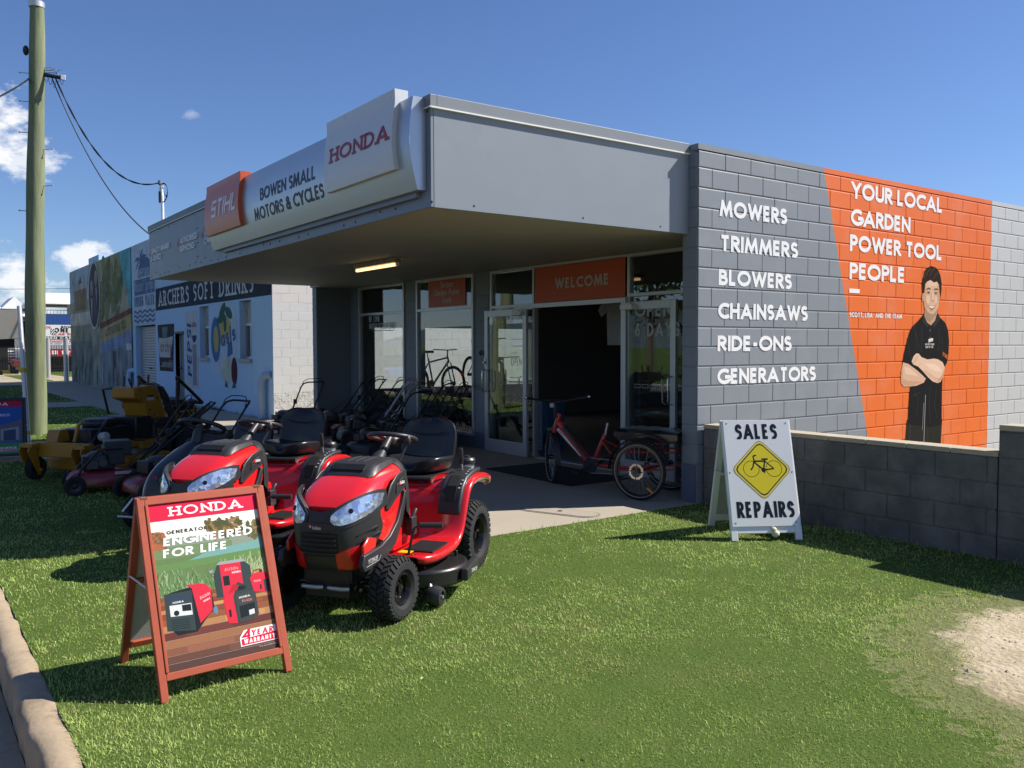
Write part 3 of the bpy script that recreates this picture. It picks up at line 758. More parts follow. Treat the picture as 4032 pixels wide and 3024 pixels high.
# ------------------------------------------------------------------ shop sign on the fascia
sign = thing('fascia_sign', 'long curved silver shop sign with an orange and a white panel on the canopy front', 'shop sign', (0, 0, 0))
def prof(z, k=.055, z0=2.885, z1=3.632):
    t = (z - z0) / (z1 - z0); return -3.10 - .035 * t - k * math.sin(math.pi * min(max(t, 0), 1))
def curved(name, x0, x1, z0, z1, off, mat, n=16, back=-3.02, bev=None):
    zs = [z0 + (z1 - z0) * i / n for i in range(n + 1)]
    pl = [(prof(z) - off, z) for z in zs] + [(back, z1), (back, z0)]
    m = M(); m.prism([(-y, z) for y, z in pl], (x0, 0, 0), (0, -1, 0), (0, 0, 1), x1 - x0)
    return m
def csign(name, *a, mat, n=16, back=-3.02):
    m = curved(name, *a, mat, n, back); 
    o = m.build(name, mat, sign, smooth=25)
    return o
# u x v = (0,-1,0)x(0,0,1) = (-1,0,0): run the prism from the right end
def cpanel(name, x0, x1, z0, z1, off, mat, back=-3.02, n=16):
    zs = [z0 + (z1 - z0) * i / n for i in range(n + 1)]
    pl = [(-(prof(z) - off), z) for z in zs] + [(-back, z1), (-back, z0)]
    m = M(); m.prism(pl, (x1, 0, 0), (0, -1, 0), (0, 0, 1), x1 - x0); return m.build(name, mat, sign, smooth=25)
cpanel('cabinet', -5.69, -.20, 2.885, 3.632, 0, 'sign_silver')
m = M(); m.box(-5.4, -.30, -3.06, -3.019, 2.84, 2.89); m.build('back_rail', 'fascia', sign, smooth=0)
cpanel('orange_panel', -5.635, -4.285, 3.06, 3.70, .05, 'stihl_orange', -3.06)
cpanel('white_panel', -1.79, -.42, 3.075, 3.735, .045, 'sign_white', -3.06)
def curved_letters(name, s, h, x, z, off, mat, dep, **k):
    """letters bent to the cabinet's own curve"""
    m = M()
    for q0, l in text_polys(s, h, **k):
      for i_ in range(-1, 9):
        q = _clip(_clip(q0, i_ * h / 8, True), (i_ + 1) * h / 8, False) if len(q0) > 2 else []
        if len(q) < 3 or abs(sum(q[j - 1][0] * q[j][1] - q[j][0] * q[j - 1][1] for j in range(len(q)))) < 1e-9: continue
        n = len(q); A = [(x + a, prof(z + b) - off - dep - l * .0004, z + b) for a, b in q]; B = [(x + a, prof(z + b) - off + .004, z + b) for a, b in q]
        m.add(A + B, [tuple(range(n))] + [(i, (i + 1) % n, n + (i + 1) % n, n + i) for i in range(n)])
    return m.build(name, mat, sign, smooth=0)
curved_letters('lettering', '$TIHL', .215, -5.33, 3.255, .05, 'white_letter', .006, w=.19, slant=.2, gap=.14, width=.97)
curved_letters('lettering', 'BOWEN SMALL', .138, -3.66, 3.262, 0, 'navy', .003, w=.19, gap=.13, width=1.56)
curved_letters('lettering', 'MOTORS & CYCLES', .138, -3.90, 3.062, 0, 'navy', .003, w=.19, gap=.13, width=1.96)
curved_letters('lettering', 'HONDA', .135, -1.64, 3.325, .045, 'deep_red', .006, w=.17, serif=.9, gap=.22, width=1.17, sx=1.35)

# ------------------------------------------------------------------ low block wall beside the shop
k = NT('raw_block'); f = k.noise(3.5, 6, .65); f2 = k.noise(60, 5, .7)
c = k.ramp(f, [(.25, (.085, .085, .080)), (.5, (.15, .147, .138)), (.75, (.22, .215, .2))]); c = k.mix(k.ramp(f2, [(.5, 0.0), (.85, .6)]), c, (.09, .088, .08))
c = k.mix(k.ramp(k.noise(2.2, 7, .7, stretch=(1, 1, .4)), [(.55, 0.0), (.75, .6)]), c, (.07, .068, .058))
k.col(c); k.set(Roughness=.95, Specular_IOR_Level=.2); k.bump(f2, .6, .006); MT['raw_block'] = k.m
mk('cap_block', (.42, .36, .26), .9, var=.2, nscale=9, bump=.5, bscale=50)
fen = thing('block_wall', 'low unpainted grey concrete block wall with a step beside the lawn', 'garden wall', (.03, .07, 0))
m = M(); m.box(0, 2.86, .008, .19, -.2, .77); blocks(m, (0, .008, 0), (1, 0, 0), (0, 0, 1), 2.88, .775, z0=-.03, g=.012, gv=.012, d=.008, ch=.008, row0=1)
m.box(2.88, 9.0, .008, .19, -.2, .97); blocks(m, (2.88, .008, 0), (1, 0, 0), (0, 0, 1), 6.1, .965, z0=-.03, g=.012, gv=.012, d=.008, ch=.008)
m.build('courses', 'raw_block', fen, smooth=0)
m = M()
for i in range(8): m.box(.002 + i * .36, .358 + i * .36, -.006, .2, .772, .812)
m.build('capping', 'cap_block', fen, smooth=0, bevel=.006)
m = M()
for i in range(16): m.box(2.88 + .002 + i * .385, 2.88 + .383 + i * .385, -.006, .2, .972, 1.015)
m.build('capping', 'cap_block', fen, smooth=0, bevel=.006)

# neighbour's roofed building past the end of the side wall
nb = thing('rear_shed', 'dark flat roofed building showing above the far end of the side wall', 'building', (4.0, 15.5, 0))
mk('shed', (.13, .14, .15), .7)
m = M(); m.box(-3.0, 9, 0, 8, 0, 4.05); m.build('wall', 'shed', nb, smooth=0)
m = M(); m.box(-3.6, 9.6, -.7, 8.5, 4.05, 4.22); m.build('roof', simple('shed_roof', (.09, .10, .11), .6), nb, smooth=0)

# ------------------------------------------------------------------ soft drink factory next door
NY = .164
fac = thing('drinks_factory', 'blue rendered factory painted with faded soft drink signs and street murals', 'factory')
k = NT('blue_render'); f = k.noise(.8, 8, .6)
c = k.mix(f, (.40, .58, .78), (.48, .66, .86)); c = k.mix(k.ramp(k.noise(1.7, 8, .7, stretch=(1.2, 1, .35)), [(.55, 0.0), (.8, .5)]), c, (.30, .41, .54))
k.col(c); k.set(Roughness=.85, Specular_IOR_Level=.2)
br = k.n('ShaderNodeTexBrick'); br.inputs['Scale'].default_value = 1; br.inputs['Mortar Size'].default_value = .008; br.inputs['Brick Width'].default_value = .4; br.inputs['Row Height'].default_value = .2
mp = k.n('ShaderNodeMapping'); mp.inputs['Rotation'].default_value = (R(90), 0, 0); k.l(k.tc.outputs['Object'], mp.inputs[0]); k.l(mp.outputs[0], br.inputs['Vector'])
k.bump(k.math('ADD', k.math('MULTIPLY', br.outputs['Fac'], -.5), k.noise(40, 5)), .25, .008); MT['blue_render'] = k.m
k = NT('white_render'); f = k.noise(1.2, 8, .65)
c = k.mix(f, (.60, .61, .61), (.70, .70, .69))
sz = k.n('ShaderNodeSeparateXYZ'); k.l(k.tc.outputs['Object'], sz.inputs[0])
low = k.math('LESS_THAN', sz.outputs[2], k.math('ADD', .42, k.math('MULTIPLY', k.noise(4, 5), .35)))
rough_low = k.math('MULTIPLY', low, k.noise(9, 8, .75))
c = k.mix(k.math('MULTIPLY', k.ramp(rough_low, [(.45, 0.0), (.62, 1.0)]), .55), c, (.30, .28, .24))
c = k.mix(k.ramp(k.math('SUBTRACT', sz.outputs[2], 2.55), [(0.0, 0.0), (.02, .6)]), c, (.72, .66, .60))
k.col(c); k.set(Roughness=.85); k.bump(k.math('ADD', k.math('MULTIPLY', rough_low, 6.0), k.math('MULTIPLY', k.noise(50, 5), .35)), .5, .02); MT['white_render'] = k.m
X0, X1, TOP = -38.3, -12.372, 5.05
ops = [(-25.35, -22.63, 0, 2.33), (-20.26, -19.42, .05, 2.06), (-17.85, -17.02, 1.31, 2.69), (-14.56, -13.74, 1.32, 2.70)]
m = M(); x = X0
for a, b, z0, z1 in ops:
    m.box(x, a, NY, NY + .25, -.05, TOP); m.box(a, b, NY, NY + .25, z1, TOP)
    if z0 > .1: m.box(a, b, NY, NY + .25, -.05, z0)
    x = b
m.box(x, X1 - .012, NY, NY + .25, -.05, TOP)
m.box(-33.55, -31.4, NY, NY + .9, TOP, 5.28)
m.build('front_wall', 'blue_render', fac, smooth=0)
m = M(); m.box(X1 - .25, X1 - .008, NY + .01, 14, -.05, TOP); blocks(m, (X1 - .008, NY, 0), (0, 1, 0), (0, 0, 1), 13.8, TOP, d=.003, g=.006, gv=.004, ch=.002, z0=-.02)
m.build('end_wall', 'white_render', fac, smooth=0)
m = M(); m.box(X0, X1 - .26, NY + .25, 14, 4.4, 4.6); m.box(X0, X0 + .25, NY + .25, 14, -.05, TOP); m.build('roof', 'shed', fac, smooth=0)
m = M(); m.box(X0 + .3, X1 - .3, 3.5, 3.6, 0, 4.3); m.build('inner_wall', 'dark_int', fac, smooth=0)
# roller shutter
m = M(); rs = []
for i in range(int(2.33 / .022)):
    z = i * .022; rs.append([(-25.34, NY + .17 + .012 * math.sin(z * 71), z), (-22.64, NY + .17 + .012 * math.sin(z * 71), z)])
m.rings(rs, closed=False); sh = m.build('roller_shutter', simple('shutter', (.36, .36, .35), .5, metal=.3, var=.12, nscale=3), fac, smooth=60)
m = M(); m.box(-24.2, -23.9, NY + .13, NY + .16, .9, .94); m.build('handle', 'black', sh, smooth=0)
m = M(); m.box(-20.26, -19.42, NY + .12, NY + .17, .05, 2.0); dr = m.build('door', simple('olive_door', (.20, .21, .19), .6), fac, smooth=0)
m = M(); m.tube([(-20.17, NY + .12, 1.0), (-20.17, NY + .04, 1.0), (-19.98, NY + .04, 1.0)], .018, 8); m.build('handle', 'black', dr)
m = M(); m.box(-20.30, -19.38, NY - .03, NY + .12, 2.0, 2.06); m.box(-20.30, -20.26, NY - .015, NY + .1, .05, 2.0); m.build('door_frame', 'black', fac, smooth=0)
mk('tin', (.38, .37, .35), .6, metal=.2, var=.2, nscale=5, dirt=((.12, .09, .06), 4, .5, .7))
for a, b in ((-17.85, -17.02), (-14.56, -13.74)):
    m = M(); zb = 1.31
    m.box(a, b, NY + .13, NY + .17, zb + .86, 2.69); w = m.build('window', 'tin', fac, smooth=0)
    m = M()
    for q in ((a, a + .05), ((a + b) / 2 - .02, (a + b) / 2 + .02), (b - .05, b)): m.box(q[0], q[1], NY + .12, NY + .18, zb + .06, zb + .86)
    m.box(a, b, NY + .118, NY + .182, zb + .8, zb + .86); m.box(a, b, NY + .118, NY + .182, zb + .02, zb + .07); m.build('frame', 'alu', w, smooth=0)
    m = M(); m.box(a + .05, b - .05, NY + .15, NY + .156, zb + .07, zb + .8); m.build('pane', 'glass', w, smooth=0)
    m = M(); m.box(a - .03, b + .03, NY - .06, NY + .12, zb - .06, zb + .02); m.build('sill', 'tin', w, smooth=0)
# painted signs, laid on the render
printmat('faded_paint', .85, .15, 3.2, .22)
FU = ((1, 0, 0), (0, 0, 1))
def fd(x, z, base=.004): return Decal((x, NY, z), *FU, step=.002, base=base)
d = fd(-22.5, 2.745); d.poly([(0, 0), (10.1, 0), (10.1, .72), (0, .68)], (.045, .055, .075)); d.up(2).text('ARCHERS SOFT DRINKS', .46, .35, .12, (.62, .65, .68), w=.16, serif=.8, gap=.24, width=8.6, sx=1.2); d.build('painted_sign', 'faded_paint', fac)
d = fd(-25.55, 2.36)
d.rect(0, 3.02, 0, 2.68, (.58, .66, .76)); d.up()
PB = (.13, .21, .36)
d.ell(1.75, 1.55, 1.05, .62, PB, 24, 0, 180); d.rect(.2, 2.95, .98, 1.5, PB); d.up()
d.poly([(1.28, 1.7), (1.42, 1.7), (1.2, 2.2), (1.1, 2.2)], PB)
for a, L, w_ in ((100, .55, .12), (62, .62, .14), (25, .78, .15), (-15, .55, .13), (160, .7, .14), (200, .62, .14), (235, .7, .12), (265, .5, .1)):
    c0, s0 = math.cos(R(a)), math.sin(R(a)); x, y = 1.12, 2.15; n_ = 9; up_ = []; dn = []
    for i in range(n_ + 1):
        t = i / n_; px = x + c0 * L * t * 1.25; py = y + s0 * L * t * .75 - .22 * t * t * abs(c0); ww = w_ * math.sin(math.pi * min(t * .9 + .1, 1)) * (1 - .35 * (i % 2))
        up_.append((px - s0 * ww * .5, py + ww * .5)); dn.append((px + s0 * ww * .5, py - ww * .6))
    d.poly(up_ + dn[::-1], PB)
d.up(); LT = (.60, .68, .78)
d.text('WHITSUNDAY', .28, .78, 1.55, LT, w=.14, xs=.6, gap=.15, width=1.95); d.text('Natural Springs', .36, .3, 1.1, LT, w=.09, xs=.8, slant=.2, width=2.5); d.text('SPRING WATER', .34, .18, .6, PB, w=.17, gap=.16, width=2.65, sx=1.4)
for j in range(3):
    z = .12 + j * .15; q = [(.1 + i * .14, z + .04 * math.sin(i * 1.3)) for i in range(21)]; d.line(q, .07, PB)
d.build('painted_sign', 'faded_paint', fac)
d = fd(-22.45, .88); DK = (.062, .058, .055)
d.poly([(.28, 0), (1.85, 0), (2.05, 1.42), (.1, 1.42)], DK); d.up()
d.poly([(.3, .42), (1.55, .42), (1.85, .95), (1.9, 1.05), (.9, 1.0), (.25, 1.02), (.18, .8)], (.60, .58, .55)); d.poly([(.72, 1.0), (1.2, 1.0), (1.3, 1.34), (.62, 1.34)], (.16, .25, .24)); d.up()
d.text('archy', .34, .42, .58, (.30, .22, .19), w=.16, width=1.3); d.text('...naturally!', .22, .42, .12, (.5, .5, .48), w=.16, width=1.35); d.build('painted_sign', 'faded_paint', fac)
d = fd(-19.22, .48); d.rect(0, 1.22, 0, 2.12, (.58, .62, .68)); d.up(); d.text('PEPSI', .42, .58, .3, (.05, .10, .28), rot=90, w=.2, slant=.12, gap=.14, width=1.45)
d.rect(.68, 1.05, .08, 1.2, (.33, .31, .36)); d.ell(.87, 1.68, .22, .14, (.40, .25, .28), 20, 0, 180); d.ell(.87, 1.45, .22, .2, (.05, .08, .2), 20, 180, 360); d.build('painted_sign', 'faded_paint', fac)
d = fd(-16.85, .6); OW = (.58, .66, .76); OB = (.09, .19, .40); OG = (.05, .15, .12); OY = (.60, .47, .16)
d.poly([(.3, .35), (1.7, .0), (2.0, .5), (2.15, 1.6), (1.95, 1.9), (1.75, 2.05), (1.2, 2.14), (.7, 2.08), (.4, 1.75), (.02, 1.4), (.1, .85)], OW); d.up()
d.ell(1.05, 1.45, .6, .36, OY); d.ell(.42, 1.2, .4, .58, OB); d.up(); d.ell(.45, 1.2, .2, .34, OY); d.ell(1.3, .42, .38, .33, (.60, .62, .50)); d.ell(1.85, .42, .22, .34, (.10, .02, .04)); d.up()
d.text('asis', .42, .88, 1.0, OB, w=.2, rot=9, width=1.15)
for cx, cy, rx, ry, a in ((1.0, 1.9, .32, .14, 35), (.9, 1.72, .34, .11, 10), (1.5, 1.85, .28, .13, -20), (1.2, 1.6, .12, .22, 0)):
    q = [(cx + (px * math.cos(R(a)) - py * math.sin(R(a))), cy + (px * math.sin(R(a)) + py * math.cos(R(a)))) for px, py in arc(0, 0, rx, ry, 0, 360, 14)[:-1]]; d.poly(q, OG)
d.poly([(1.35, .75), (1.75, .85), (1.7, 1.15), (1.4, 1.1)], OB); d.poly([(1.1, .02), (1.35, .0), (1.2, .2)], OG); d.poly([(1.65, .0), (1.95, .02), (1.85, .2)], OG)
d.build('painted_sign', 'faded_paint', fac)
# street mural on the far half: broad painted areas, an oval portrait, a timber shop front
printmat('mural', .9, .1, 1.6, .5)
d = fd(-38.28, 0.02, .003)
d.rect(0, 12.5, 0, 5.0, (0.395, 0.412, 0.325)); d.up()
d.rect(0, 5.0, 3.6, 5.0, (0.465, 0.570, 0.640)); d.rect(0, 4.9, 2.55, 3.1, (0.675, 0.640, 0.552)); d.rect(0, 4.9, 1.85, 2.55, (0.395, 0.412, 0.290)); d.rect(0, 5.2, .0, 1.85, (0.273, 0.307, 0.273)); d.up()
d.rect(1.2, 4.2, 3.2, 4.1, (0.378, 0.290, 0.185)); d.poly([(.9, 4.1), (4.6, 4.1), (4.2, 4.35), (1.3, 4.35)], (0.518, 0.552, 0.552)); d.poly([(2.3, 4.35), (3.2, 4.35), (2.75, 4.7)], (0.220, 0.203, 0.168))
d.rect(6.4, 10.6, 2.6, 5.0, (0.500, 0.465, 0.290)); d.up()
random.seed(5)
for i in range(70):
    x, y = random.gauss(8.9, 1.3), random.gauss(3.9, .75)
    if 5.7 < x < 12.2 and 2.3 < y < 4.85: d.ell(x, y, random.uniform(.15, .5), random.uniform(.15, .4), random.choice(((0.220, 0.255, 0.133), (0.273, 0.299, 0.150), (0.343, 0.343, 0.185), (0.185, 0.220, 0.133))), 9)
    if i % 8 == 0: d.up(.5)
d.up(); d.poly([(10.6, 5.0), (12.5, 5.0), (12.5, 2.8), (11.9, 2.9), (11.3, 3.6), (11.2, 4.3)], (0.220, 0.570, 0.623)); d.up()
d.ell(5.85, 3.7, 1.22, 1.38, (0.750, 0.750, 0.745), 32); d.up(); d.ell(5.85, 3.7, 1.1, 1.3, (0.141, 0.133, 0.141), 32); d.up(); d.ell(6.3, 4.35, .3, .32, (0.465, 0.378, 0.360)); d.ell(5.4, 4.0, .3, .32, (0.430, 0.378, 0.360)); d.poly([(6.2, 4.0), (6.45, 4.0), (6.4, 3.2)], (0.605, 0.605, 0.623)); d.poly([(5.2, 3.6), (5.5, 3.6), (5.35, 2.6)], (0.675, 0.675, 0.693))
d.poly([(8.4, 2.55), (9.6, 2.55), (9.1, 3.3)], (0.570, 0.518, 0.360)); d.poly([(10.6, 2.8), (12.3, 2.9), (11.5, 3.9)], (0.570, 0.518, 0.360)); d.up()
d.poly([(7.0, 2.3), (12.5, 2.75), (12.5, 2.95), (7.0, 2.52)], (0.307, 0.141, 0.106)); d.poly([(7.0, 1.75), (12.5, 2.2), (12.5, 2.75), (7.0, 2.3)], (0.588, 0.465, 0.237)); d.up()
d.text('GOTTFRIED BETZEL', .28, 7.9, 1.98, (0.220, 0.194, 0.150), w=.2, serif=.4, rot=4.5, width=3.8)
d.poly([(7.0, 1.35), (12.5, 1.7), (12.5, 2.2), (7.0, 1.75)], (0.343, 0.395, 0.570)); d.poly([(7.0, .0), (12.5, .0), (12.5, 1.7), (7.0, 1.35)], (0.325, 0.351, 0.378)); d.up()
d.rect(9.3, 9.9, .3, 1.45, (0.150, 0.133, 0.124)); d.rect(11.6, 12.45, 1.5, 1.72, (0.710, 0.710, 0.693))
for x in (7.3, 8.6, 10.6, 11.9): d.rect(x, x + .08, .1, 1.5, (0.570, 0.570, 0.535))
for i in range(26):
    x = random.uniform(.2, 12); h = random.uniform(.35, .85); c_ = random.choice(((0.535, 0.552, 0.552), (0.203, 0.203, 0.220), (0.395, 0.430, 0.395), (0.465, 0.395, 0.307)))
    d.poly([(x, .12), (x + .16, .12), (x + .14, .12 + h * .8), (x + .02, .12 + h * .8)], c_); d.ell(x + .08, .12 + h * .88, .06, .08, c_, 8); d.up(.2)
for i in range(40):
    x = random.uniform(0, 5); z = random.uniform(0, 1.9); d.line([(x, z), (x + random.uniform(-.3, .3), z + random.uniform(.2, .7))], random.uniform(.02, .06), random.choice(((0.500, 0.482, 0.395), (0.168, 0.176, 0.150), (0.378, 0.325, 0.220)))); d.up(.1)
d.build('street_mural', 'mural', fac)
# downpipes
m = M(); m.tube([(-25.95, NY - .12, .0), (-25.95, NY - .12, .62), (-25.9, NY - .1, .78), (-25.75, NY - .02, .82), (-25.7, NY + .06, .8)], .085, 12); m.build('downpipe', 'blue_render', fac)
m = M(); m.tube([(-12.78, NY - .12, .0), (-12.76, NY - .12, .84), (-12.68, NY - .1, .97), (-12.5, NY + .02, 1.0)], .085, 12); m.build('downpipe', simple('pale_blue', (.30, .42, .56), .7, var=.15), fac)

# ------------------------------------------------------------------ repair yard across the side street
yard = thing('repair_shop', 'white roofed two storey repair shop behind a black yard fence', 'building', (-58, 0, 0))
m = M(); m.box(-9, -1.2, 1.3, 16, 0, 3.0, 0); m.box(-9, -2.4, 1.3, 16, 3.0, 3.9, 1); m.box(-9, -3, -14, 1.2, 0, 3.4, 0); m.build('body', [simple('yard_dark', (.05, .05, .055), .8), 'tin'], yard, smooth=0)
m = M(); m.box(-2.38, -.1, 1.35, 16, 3.76, 3.8); m.box(-.15, -.1, 1.35, 1.4, 3.8, 4.45); m.box(-.16, -.1, 3.0, 3.3, 3.8, 4.45)
for i in range(40): m.box(-.14, -.11, 1.4 + i * .2, 1.42 + i * .2, 3.8, 4.05)
m.box(-.15, -.1, 1.35, 12, 4.05, 4.09); m.build('veranda', 'tin', yard, smooth=0)
mk('white_roof', (.80, .80, .80), .5)
m = M(); m.prism([(0, 4.46), (0, 4.52), (2.6, 5.32), (5.2, 4.5), (5.2, 4.44)], (.3, 0.9, 0), (-1, 0, 0), (0, 0, 1), 15)
m.build('roof', 'white_roof', yard, smooth=0)
m = M(); m.prism([(-.75, 4.15), (0, 4.95), (.75, 4.15)], (-1.0, .05, 0), (0, 1, 0), (0, 0, 1), -4); m.prism([(-.6, 4.2), (0, 4.85), (.6, 4.2)], (-.4, 1.05, 0), (0, 1, 0), (0, 0, 1), -4); m.prism([(0, 3.6), (0, 3.66), (3, 4.3), (6, 3.66), (6, 3.6)], (.6, -14, 0), (-1, 0, 0), (0, 0, 1), 15.2); m.build('roof', 'white_roof', yard, smooth=0)
m = M()
for i in range(9): m.box(-1.2, -1.0, -12 + i * 1.5, -11.6 + i * 1.5, 0, 3.6)
for i in range(8): m.box(-1.1, -1.05, -3.5, .9, .3 + i * .17, .4 + i * .17)
m.build('post', 'white_roof', yard, smooth=0)
d = Decal((.0, 1.4, 0), (0, 1, 0), (0, 0, 1), .01, .05)
d.rect(0, 14, 3.12, 3.76, (.02, .07, .25)); d.rect(0, 14, 1.78, 3.1, (.75, .75, .75)); d.rect(0, 14, 1.06, 1.5, (.55, .02, .035)); d.rect(0, 14, 1.5, 1.78, (.3, .32, .36)); d.up()
d.text('BOWEN', .14, 1.2, 2.9, (.02, .02, .02), w=.24, width=.95); d.text('ONE STOP', .30, .78, 2.6, (.02, .02, .02), w=.2, width=2.3, sx=1.4); d.text('CAR REPAIRS', .15, .78, 2.42, (.55, .03, .06), w=.2, width=2.0, sx=1.5)
d.rect(0, 14, 2.14, 2.34, (.02, .02, .02)); d.up(); d.text('USED CARS', .16, .12, 2.16, (.8, .8, .8), w=.2, width=1.9, sx=1.5); d.text('MECHANICAL REPAIRS', .14, 0, 1.96, (.5, .02, .05), w=.22, slant=.2, width=2.6); d.text('Ph 4786 2888  A/h 0407', .09, 0, 1.83, (.05, .05, .05), w=.16, width=2.2)
d.text('SMASH REPAIRS', .26, -.12, 1.15, (.85, .85, .85), w=.2, width=2.6, sx=1.3); d.text('BOS', .16, .18, 2.86, (.6, .05, .08), w=.2, width=.4, sx=1.4)
for s_, x in ((1, .12), (-1, .72)):
    for i in range(4):
        for j in range(4): d.rect(x - .13 + i * .06, x - .07 + i * .06, 2.5 + j * .09 + s_ * i * .02, 2.59 + j * .09 + s_ * i * .02, (.02, .02, .02) if (i + j) % 2 else (.8, .8, .8))
d.build('sign_board', 'print', yard)
yf = thing('steel_fence', 'black steel bar fence in front of the repair yard', 'fence', (-53.5, 0, 0))
m = M()
for i in range(150):
    y = -8 + i * .14; m.box(-.012, .012, y, y + .025, .02, 1.72)
m.build('bars', 'black', yf, smooth=0)
m = M(); m.box(-.02, .02, -8, 13, .2, .26); m.box(-.02, .02, -8, 13, 1.45, 1.5); m.build('rail', 'black', yf, smooth=0)
m = M(); m.box(-.35, -.3, -8, -.9, .1, 1.6); m.build('screen', 'black', yf, smooth=0)
# two parked vehicles inside the yard
def tiny_car(x, y, rz, c, label):
    t = thing('parked_car', label, 'car', (x, y, 0), rz, 'cars in the repair yard')
    m = M(); side = [(-2.1, .35), (2.1, .35), (2.15, .75), (1.2, .95), (.6, 1.45), (-1.2, 1.5), (-1.9, .95), (-2.15, .8)]
    m.prism(side, (0, .8, 0), (1, 0, 0), (0, 0, 1), 1.6); m.build('body', simple('car_paint', c, .25, coat=.6), t, smooth=20, bevel=.06)
    m = M(); m.prism([(-1.1, .98), (.85, .98), (.5, 1.38), (-1.0, 1.42)], (0, .815, 0), (1, 0, 0), (0, 0, 1), 1.63); m.build('window', 'black_gloss', t, smooth=0)
    for wx in (-1.35, 1.35):
        for wy in (-.72, .72):
            m = M(); m.cyl((wx, wy - .1, .32), (wx, wy + .1, .32), .32, n=20); w = m.build('wheel', 'rubber', t)
            m = M(); m.cyl((wx, wy - .11, .32), (wx, wy + .11, .32), .2, n=16); m.build('rim', 'alu', w)
    return t
tiny_car(-60.4, .2, R(10), (.12, .02, .02), 'red hatchback parked behind the black yard fence')
tiny_car(-60.3, 2.6, R(80), (.25, .18, .02), 'yellow car parked under the repair shop sign board')
tiny_car(-60.5, -1.0, R(85), (.3, .34, .4), 'silver blue car under the white slatted carport')
for x, y, h, t in ((-45.4, .13, 2.05, 'thin grey bollard post on the dry grass farther from the mural wall'), (-40.1, .2, 2.05, 'grey bollard post on the verge right beside the mural wall corner')):
    m = M(); m.cyl((0, 0, -.1), (0, 0, h), .11, n=14); o = m.build('bollard', 'galv', None, loc=(x, y, 0)); tag(o, t, 'post', 'posts before the side street')

# ------------------------------------------------------------------ power pole and its cables
k = NT('treated_wood'); f = k.noise(6, 8, .65, stretch=(1, 1, .12)); f2 = k.noise(1.6, 5)
c = k.ramp(f, [(.25, (.09, .105, .06)), (.5, (.185, .22, .115)), (.75, (.28, .29, .17))]); c = k.mix(k.ramp(f2, [(.4, 0.0), (.7, .5)]), c, (.17, .17, .12))
k.col(c); k.set(Roughness=.85); k.bump(k.noise(9, 9, .7, stretch=(1, 1, .06)), .8, .02); MT['treated_wood'] = k.m
PB0 = Vector((-12.25, -4.47, -.05)); PT = Vector((-11.75, -4.32, 7.78))
pole = thing('power_pole', 'tall greenish timber power pole on the verge with step bolts', 'power pole', PB0)
def onpole(z): t = (z - PB0.z) / (PT.z - PB0.z); return (PT - PB0) * t
m = M(); rs = []; random.seed(3)
for i in range(40):
    t = i / 39; c_ = (PT - PB0) * t + Vector((.012 * math.sin(t * 9), .01 * math.cos(t * 7), 0)); r = .19 - .072 * t + .006 * math.sin(t * 23)
    rs.append([c_ + Vector((math.cos(a) * r * (1 + .02 * math.sin(3 * a + 5 * t)), math.sin(a) * r, 0)) for a in [2 * math.pi * j / 24 for j in range(24)]])
m.rings(rs); m.build('trunk', 'treated_wood', pole, smooth=60)
m = M(); c_ = onpole(7.78); m.lathe([(.13, -.09), (.135, 0.0), (.10, .03), (.01, .035)], c_, (0, 0, 1), 20); m.build('cap', 'galv', pole)
for z, a in ((6.55, 215), (6.05, 210), (5.5, 215), (5.2, 45), (4.55, 40), (4.1, 215)):
    p = onpole(z); dv = Vector((math.cos(R(a)), math.sin(R(a)), 0)); dv = (_Rr * (-1 if a > 100 else 1)); dv = Vector((dv.x, dv.y, 0)).normalized(); r = .16
    m = M(); m.cyl(p + dv * (r - .04), p + dv * (r + .14) + Vector((0, 0, .012)), .008, n=8); m.cyl(p + dv * (r + .135) + Vector((0, 0, .012)), p + dv * (r + .15) + Vector((0, 0, .013)), .015, n=8); m.build('step_bolt', 'galv', pole)
side_v = Vector((_Rr.x, _Rr.y, 0)).normalized()
bx = onpole(6.52) + side_v * .24
m = M()
for i in range(3): m.tube([bx + side_v * (-.13) + Vector((0, 0, .12 - i * .04)), bx + side_v * (.0 + .05 * i) + Vector((0, .02 * i, .14 - i * .05)), bx + side_v * (.12) + Vector((0, .02 * i, .10 - i * .05))], .009, 6)
m.build('bracket', 'galv', pole)
m = M()
for i in range(4): m.cyl(bx + side_v * (-.08 + i * .07) + Vector((0, 0, .0 - i * .012)), bx + side_v * (-.03 + i * .07) + Vector((0, 0, -.012 - i * .012)), .035, n=10)
m.build('connector', 'black', pole)
m = M(); m.obox(bx + side_v * .24 + Vector((0, 0, -.05)), (.04, .08, .09)); m.build('connector_cap', 'galv', pole, smooth=0, bevel=.008)
m = M()
for i in range(5):
    p = bx + side_v * (-.1 + i * .07); q = p + side_v * .08; m.tube([p + (q - p) * t + Vector((0, 0, -.03 - (.10 + .05 * (i % 3)) * math.sin(math.pi * t))) for t in [j / 9 for j in range(10)]], .004, 5)
m.tube([bx + side_v * .12 + Vector((0, 0, .01)), bx + side_v * .16 + Vector((0, 0, .09)), bx + side_v * .22 + Vector((0, 0, .08))], .004, 5)
m.build('wire_loop', 'black', pole)
m = M(); c_ = onpole(6.95) - side_v * .19; m.torus(c_, (0, 1, .3), .06, .02, 16, 8); m.ball(c_, (.05, .05, .09)); m.build('cable_coil', 'black', pole)
